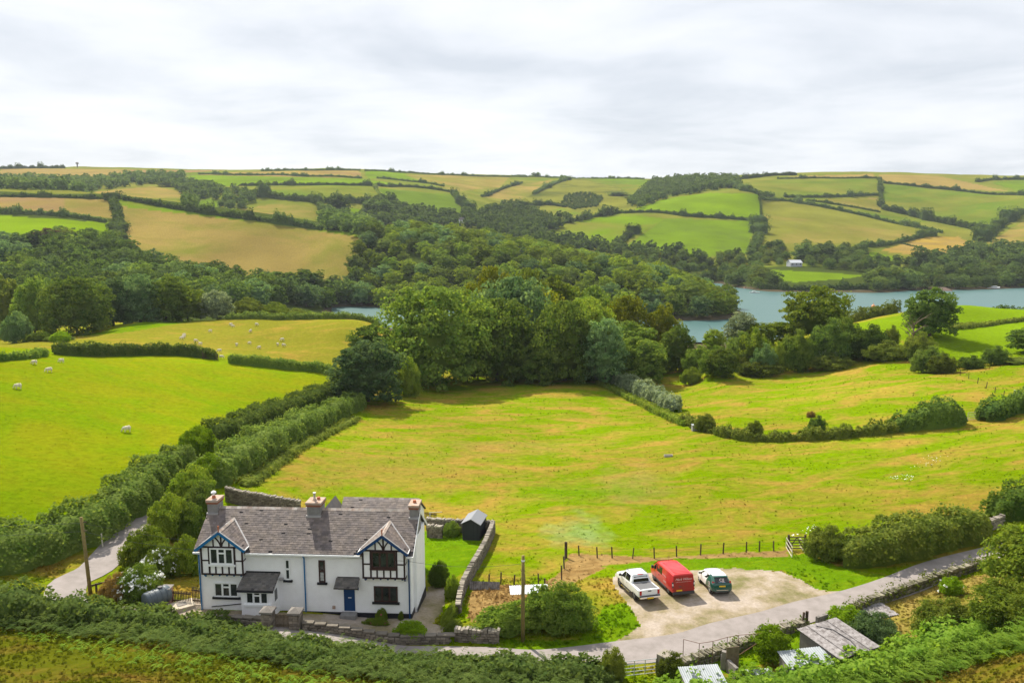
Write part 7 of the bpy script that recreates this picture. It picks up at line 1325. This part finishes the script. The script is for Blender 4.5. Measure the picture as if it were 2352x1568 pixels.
# ---------------------------------------------------------------- far hedgerows, woods, farm buildings, boats, haze
FH = [  # pixels along the foot, height, width, leaves, label
 ([(282, 459), (350, 470), (435, 484), (520, 497), (600, 508)], 6.5, 6, 'far', 'tree lined hedge along the top of the big tan field, left half'), ([(600, 508), (680, 519), (740, 528)], 7, 7, 'far', 'tree lined hedge along the top of the big tan field, right half'),
 ([(256, 456), (266, 480), (272, 510), (272, 550), (270, 572)], 5, 9, 'far', 'broad hedge climbing the left edge of the big tan field'), ([(-60, 487), (0, 488), (120, 494), (245, 510)], 5, 5, 'far', 'dark hedge between the lime field and the pink field on the left'), ([(-60, 452), (0, 452), (120, 454), (250, 457)], 4, 4, 'far', 'thin hedge above the pink field on the left'),
 ([(455, 401), (600, 403), (720, 406), (832, 410)], 5, 5, 'far', 'hedge below the straw field on the skyline'), ([(550, 427), (700, 426), (860, 427), (925, 429), (1040, 443)], 6, 6, 'far', 'long hedge under the bright green ridge field'), ([(556, 445), (640, 456), (725, 464), (800, 465), (885, 470)], 9, 9, 'far', 'thick hedge with trees in the middle of the far left hillside'),
 ([(425, 474), (450, 464), (472, 456)], 8, 8, 'far', 'short thick hedge left of the small green paddock'), ([(728, 465), (738, 485), (742, 505)], 9, 9, 'far', 'bushy hedge running downhill between the two small fields'), ([(860, 429), (870, 445), (884, 462)], 4, 4, 'farl', 'thin hedge running downhill left of the green field'), ([(1040, 446), (1060, 470), (1085, 488)], 9, 10, 'far', 'scrubby hedge on the right flank of the green field'),
 ([(600, 393), (720, 392), (828, 392)], 5, 5, 'far', 'hedge on the skyline above the straw field'), ([(838, 393), (925, 397), (1050, 403), (1175, 407)], 5, 5, 'far', 'long skyline hedge in the centre left'), ([(0, 387), (70, 386), (150, 387)], 8, 7, 'far', 'ragged trees on the skyline at the far left'), ([(865, 410), (930, 416), (985, 422), (1020, 429)], 5, 5, 'far', 'short hedge below the small green ridge field'),
 ([(1430, 490), (1500, 488), (1575, 496), (1660, 501), (1732, 507)], 6, 6, 'far', 'hedge below the bright green dome field'), ([(1235, 538), (1270, 522), (1315, 509), (1370, 498), (1430, 488)], 6, 7, 'far', 'hedge curving along the top of the lime field'), ([(1742, 503), (1744, 530), (1738, 560), (1725, 576)], 8, 12, 'far', 'dark grove running down between the green and olive fields'), ([(1744, 450), (1747, 475), (1749, 503)], 3, 3, 'far', 'thin hedge on the right edge of the bright dome field'),
 ([(1748, 456), (1800, 461), (1875, 473), (1950, 488), (2025, 506), (2100, 522), (2165, 536)], 6, 7, 'far', 'long diagonal hedge above the olive field'), ([(1850, 461), (1920, 470), (1980, 480), (2022, 488)], 4, 4, 'far', 'thin hedge parallel above the long diagonal hedge'), ([(2020, 411), (2022, 440), (2023, 476)], 6, 7, 'far', 'straight hedge running up the right hill'), ([(2025, 480), (2080, 492), (2130, 505), (2200, 519), (2272, 534)], 10, 11, 'far', 'row of dark trees stepping down the right hillside'),
 ([(2028, 421), (2100, 428), (2200, 438), (2300, 448), (2420, 462)], 6, 6, 'far', 'thick hedge along the upper right hill below the straw field'), ([(1785, 411), (1900, 410), (2015, 410)], 4, 5, 'far', 'hedge just below the skyline on the right'), ([(1800, 453), (1900, 453), (2020, 448)], 6, 6, 'far', 'hedge across the right hill below the olive pasture'), ([(2352, 488), (2320, 505), (2290, 525), (2250, 556)], 9, 12, 'far', 'thick hedge slanting down at the right edge'),
 ([(1410, 566), (1435, 550), (1465, 529)], 8, 10, 'far', 'bushy hedge dividing the lime field from the green field'), ([(1990, 567), (2065, 558), (2110, 546), (2150, 541)], 7, 7, 'far', 'hedge above the dry straw paddock'), ([(1765, 561), (1800, 563)], 5, 6, 'far', 'short hedge below the olive field'), ([(1675, 430), (1720, 440), (1775, 450)], 8, 12, 'far', 'scrub strip left of the olive pasture on the right hill'),
 ([(1225, 446), (1262, 428), (1310, 412)], 6, 9, 'far', 'scrubby hedge climbing the rough central hill'), ([(1105, 452), (1150, 436), (1200, 420)], 5, 6, 'far', 'thin hedge left of the rough central hill'), ([(1180, 478), (1250, 470), (1300, 476)], 7, 10, 'far', 'scrub line along the foot of the rough central hill'), ([(2240, 418), (2300, 413), (2420, 411)], 6, 6, 'far', 'hedge on the skyline at the far right'), ([(2060, 556), (2120, 572), (2175, 588)], 1.6, 2, 'far', 'low line crossing the dry straw paddock'), ([(1175, 406), (1300, 407), (1400, 410), (1480, 412)], 5, 6, 'far', 'hedge along the far skyline in the centre'), ([(1500, 412), (1580, 411), (1700, 408)], 7, 9, 'far', 'wooded skyline right of the centre'), ([(1700, 412), (1760, 405), (1830, 402)], 8, 10, 'far', 'trees where the right hill meets the skyline')]
for px, hh, wd, m_, lb in FH: hedge_px('hedgerow', lb, px, wd * (.78 if wd < 9 else 1), hh * (.72 if hh < 9 else .9), ymin=560, m=m_, leaf=1.4, dens=40, lump=0.2, group='hedgerows on the far hills')
def woodland(name, label, poly, y0, y1, spacing, hr, seed, m='far'):
    r = np.random.default_rng(seed); P = scatter(poly, y0, y1, spacing, seed); protos = [crown_arrays(200 + k, .62, .02, 1, 12, 5, 6, .19) for k in range(4)]; VV, II, k = [], [], 0
    for x, y in P:
        V, I = protos[r.integers(4)]; h = r.uniform(*hr); wdt = h * r.uniform(.8, 1.1); a = r.uniform(0, 6.28); ca, sa = math.cos(a), math.sin(a)
        VV.append(np.stack([x + (V[:, 0] * ca - V[:, 1] * sa) * wdt, y + (V[:, 0] * sa + V[:, 1] * ca) * wdt, float(hgt(x, y)) - .3 + V[:, 2] * h], 1)); II.append(I + k); k += len(V)
    if VV: tag(link(bpy.data.objects.new(name, fast_mesh('canopy', np.concatenate(VV), 4, np.concatenate(II), LM[m]))), label, 'woodland', kind='stuff')
woodland('woodland', 'belt of dark wood below the pale skyline fields on the far left', [(-300, 414), (0, 415), (200, 416), (330, 408), (440, 404), (400, 418), (300, 428), (210, 440), (100, 444), (-300, 446)], 820, 1500, 15, (9, 14), 41)
woodland('woodland', 'wooded combe in the centre of the far valley', [(1080, 500), (1180, 470), (1240, 498), (1320, 505), (1430, 488), (1315, 512), (1235, 540), (1340, 562), (1440, 572), (1620, 592), (1600, 605), (1300, 580), (1180, 548), (1100, 530)], 760, 1250, 14, (9, 14), 42)
woodland('woodland', 'copse on the slope left of the centre combe', [(830, 500), (870, 458), (905, 462), (935, 490), (1070, 492), (1100, 505), (1180, 530), (1000, 525), (850, 520)], 720, 1150, 13, (9, 14), 43)
woodland('woodland', 'wood on the upper slope right of the centre', [(1480, 440), (1500, 420), (1560, 412), (1680, 412), (1700, 430), (1620, 440), (1530, 456), (1470, 478), (1440, 470)], 1050, 1800, 15, (9, 14), 44)
woodland('woodland', 'trees between the small fields of the far left hillside', [(395, 428), (430, 420), (500, 436), (560, 446), (600, 456), (560, 480), (510, 484), (500, 462), (470, 455), (430, 448)], 820, 1200, 15, (8, 13), 45)
woodland('woodland', 'tall trees at the right end of the big tan field', [(740, 530), (752, 492), (830, 498), (850, 520), (838, 545), (790, 532)], 590, 900, 11, (10, 14), 46)
woodland('woodland', 'mixed trees on the far shore behind the straw paddock', [(2100, 600), (2160, 592), (2250, 572), (2352, 574), (2600, 574), (2600, 612), (2352, 612), (2130, 625)], 690, 900, 12, (9, 13), 47)
woodland('gorse', 'dark gorse clumps on the rough hill in the centre distance', [(1290, 470), (1300, 448), (1345, 445), (1385, 455), (1370, 475), (1320, 482)], 1100, 1600, 7, (4, 6), 48)
for lb, u, vt, y, wpx, m_ in [('bushy clump at the foot of the rough central hill', 1420, 440, 1350, 50, 'far'), ('second bushy clump on the flank of the rough central hill', 1455, 452, 1300, 46, 'far'), ('lone round tree on the skyline in the centre', 1231, 395, 1700, 22, 'far'), ('small skyline tree left of the lone round tree', 1195, 401, 1750, 26, 'far'), ('round tree above the small green paddock', 432, 420, 1050, 36, 'far'), ('dark round tree right of the pale patch on the far left', 380, 416, 1100, 32, 'far'), ('dark tree standing in the middle of the far left hillside', 778, 448, 930, 50, 'far'), ('big dark tree beside the combe on the far left hillside', 870, 455, 950, 70, 'far'),
   ('cedar with layered dark branches above the left wood', 232, 528, 500, 88, 'dark'), ('dark conifer beside the cedar above the left wood', 196, 534, 498, 26, 'dark'), ('copper beech crown on top of the left wood', 110, 521, 505, 62, 'red'), ('tawny crown beside the copper beech', 150, 526, 505, 44, 'olive'), ('dark tree at the top left of the valley wood', 50, 532, 495, 60, 'dark'), ('isolated thorn at the foot of the tan field', 335, 578, 535, 34, 'dark'),
   ('olive tree at the foot of the tan field, left of two', 452, 600, 490, 48, 'olive'), ('green tree at the foot of the tan field, right of two', 530, 606, 490, 60, 'mid'), ('broad dark tree on the creek bank against the tan field', 700, 616, 490, 105, 'dark'), ('pine standing alone in front of the straw paddock', 2118, 566, 760, 46, 'far'), ('tall tree at the left of the olive field belt', 1850, 556, 800, 60, 'far'), ('dark tree in the belt right of the barn', 1900, 560, 805, 60, 'far'), ('broad tree at the shore meadow, left of its middle', 1778, 622, 640, 40, 'far'), ('large shore tree at the right end of the shore meadow', 2040, 607, 650, 70, 'farl'), ('large shore tree next to the slipway', 2090, 618, 640, 60, 'far'), ('rounded tree on the far shore beside the moored boats', 1755, 615, 660, 44, 'farl')]:
    tree_px('hill_tree', lb, u - wpx / 2, u + wpx / 2, vt, y, 'cedar' if 'cedar' in lb else 'f4' if 'conifer' in lb else random.choice(['f1', 'f2', 'f3']), m_, None, False)
# barn, cottages, tower
def barn(name, label, u, v, y, lx, ly, h, rh, wm, rm, rz=0.0, cat='barn', win=0, chim=False):
    p = at_y(u, v, y); p.z = float(hgt(p.x, y)); e = empty(name, p, rz); tag(e, label, cat)
    MB().prism([(-ly / 2, -3), (ly / 2, -3), (ly / 2, h), (0, h + rh), (-ly / 2, h)], 0, -lx / 2, lx / 2).build('wall', wm, e); b = MB()
    for s in (-1, 1): b.add([(-lx / 2 - .3, s * (ly / 2 + .4), h - .15), (lx / 2 + .3, s * (ly / 2 + .4), h - .15), (lx / 2 + .3, 0, h + rh + .12), (-lx / 2 - .3, 0, h + rh + .12), (-lx / 2 - .3, s * (ly / 2 + .4), h - .35), (lx / 2 + .3, s * (ly / 2 + .4), h - .35), (lx / 2 + .3, 0, h + rh - .08), (-lx / 2 - .3, 0, h + rh - .08)], [(0, 1, 2, 3), (4, 5, 6, 7), (0, 1, 5, 4), (1, 2, 6, 5), (2, 3, 7, 6), (3, 0, 4, 7)])
    ro = b.build('roof', rm, e)
    if chim: MB().box(-lx / 2 + .2, -lx / 2 + 1.0, -.4, .4, h + rh - .3, h + rh + 1.2).build('chimney', CEMENT, ro)
    for k in range(win): x = -lx / 2 + (k + .5) * lx / win; MB().box(x - .5, x + .5, -ly / 2 - .05, -ly / 2 + .02, h * .45, h * .8).build('window', GLASS, e)
    return e
barn('barn', 'pale grey roofed barn among the trees above the shore meadow', 1825, 597, 760, 13, 8, 4.0, 2.6, mat('barn_board', (.40, .42, .45), rough=.8), mat('barn_roof', (.55, .57, .60), rough=.6), R(12), win=3)
barn('cottage', 'dark roofed cottage tucked in the centre combe', 1064, 518, 985, 13, 7, 4.5, 3, WHITE, SLATE2, R(20), 'house', 3, True); barn('cottage', 'tiny white cottage beside the combe trees', 1110, 521, 985, 8, 6, 4, 2.5, WHITE, SLATE2, R(-30), 'house', 2, True); barn('farmhouse', 'white farmhouse on the skyline right of the centre', 1596, 410, 1740, 14, 8, 5, 3, WHITE, SLATE2, 0, 'house', 3, True)
barn('farmhouse', 'low farm building on the skyline at the far left', 30, 386, 1640, 30, 10, 4, 3, mat('farm_stone', (.35, .33, .3)), SLATE2, 0, 'house', 3, True)
p = at_y(178, 386, 1600); o = MB().tube([(0, 0, -3), (0, 0, 7)], 1.2, 10).tube([(0, 0, 7), (0, 0, 8), (0, 0, 10), (0, 0, 11)], [1.5, 3, 3, 1.5], 12).build('water_tower', CONC, None); o.location = (p.x, p.y, float(hgt(p.x, p.y))); tag(o, 'small water tower on the skyline at the far left', 'tower')
# boats, pontoon, buoy, slipway
HULL = mat('boat_hull', (.80, .80, .79), rough=.35); SAILW = mat('boat_trim', (.10, .14, .22), rough=.5); WAKE = mat('foam', (.75, .80, .82), rough=.6)
def boat(label, u, v, ln_, rz, cabin=True, mast=0.0):
    p = at_z(u, v, WATER); e = empty('boat', (p.x, p.y, WATER), rz); tag(e, label, 'boat'); b = MB(); st = [(-.5, .34, .0), (-.45, .38, 0), (0, .40, 0), (.3, .30, .05), (.5, .02, .16)]; n = 5
    for x, w1, dz in st:
        for q, z in ((-1, .30 + dz), (-.8, .06), (0, -.10), (.8, .06), (1, .30 + dz)): b.v.append((x * ln_, q * w1 * ln_ * .36, z * ln_ * .30 + dz))
    for i in range(len(st) - 1):
        for j in range(n - 1): b.f.append((i * n + j, i * n + j + 1, (i + 1) * n + j + 1, (i + 1) * n + j))
        b.f.append((i * n, (i + 1) * n, (i + 1) * n + n - 1, i * n + n - 1))
    b.f.append((0, 1, 2, 3, 4)); b.build('hull', HULL, e)
    if cabin: c_ = MB().box(-.12 * ln_, .22 * ln_, -.09 * ln_, .09 * ln_, .08 * ln_, .20 * ln_).build('cabin', HULL, e, bevel=.08); MB().box(-.1 * ln_, .2 * ln_, -.093 * ln_, .093 * ln_, .125 * ln_, .165 * ln_).build('cabin_window', GLASS, c_)
    if mast: MB().tube([(.05 * ln_, 0, .1 * ln_), (.05 * ln_, 0, mast)], .12, 6).build('mast', HULL, e); MB().tube([(.05 * ln_, 0, 1.6), (-.4 * ln_, 0, 1.7)], .14, 6).build('boom', SAILW, e)
    return e
boat('white yacht with a mast moored by the brown pontoon', 1741, 661, 9.5, R(75), True, 9.0); boat('white motor boat at the left end of the brown pontoon', 1721, 660, 8, R(10)); boat('small motor boat under way in the channel below the pontoon', 1733, 673, 8, R(170), True); boat('white motor boat moored at the far shore on the right', 2282, 663, 12, R(5))
PN = mat('pontoon_deck', (.30, .17, .13), rough=.9); p = at_z(1735, 663, WATER); e = empty('pontoon', (p.x, p.y, WATER)); tag(e, 'reddish brown pontoon on the far shore between the moored boats', 'pontoon'); MB().box(-9, 9, 2, 5, -.4, .7).build('deck', PN, e)
for x in (-8, 0, 8): MB().tube([(x, 1.7, -2), (x, 1.7, 2.2)], .2, 8).build('pile', DWOOD, e)
p = at_z(2006, 706, WATER); o = MB().tube([(0, 0, -.6), (0, 0, .2), (0, 0, 1.2), (0, 0, 1.8)], [.9, 1.3, 1.2, .5], 12).tube([(0, 0, 1.8), (0, 0, 3)], .12, 6).build('buoy', mat('orange_buoy', (.75, .30, .12), rough=.5), None, smooth=True); o.location = (p.x, p.y, WATER); tag(o, 'pale orange mooring buoy in front of the far shore', 'buoy')
p = at_z(2174, 668, WATER); o = MB().prism([(-3, -1), (9, -1), (9, 2.6), (-3, 0.1)], 0, -4, 4).build('slipway', mat('slip_stone', (.13, .09, .07), rough=.9, var=.3), None); o.location = (p.x, p.y, WATER); tag(o, 'reddish stone slipway between trees on the far shore', 'slipway')
# shore rocks
# haze: one closed box of pale air round everything
hzm = bpy.data.materials.new('haze_air'); hzm.use_nodes = True; t = hzm.node_tree; t.nodes.clear(); o_ = t.nodes.new('ShaderNodeOutputMaterial'); pv = t.nodes.new('ShaderNodeVolumePrincipled'); pv.inputs['Color'].default_value = (0.80, 0.88, 1.0, 1); pv.inputs['Density'].default_value = 0.00006; pv.inputs['Anisotropy'].default_value = 0.2; t.links.new(pv.outputs[0], o_.inputs['Volume'])
zmin = float(min(GZ.min(), WATER)) - 1.5; zmax = float(max(GZ.max(), 160)) + 25
hzo = MB().box(-4400, 4400, -60, 4400, zmin, zmax).build('haze', hzm, None); tag(hzo, kind='stuff')
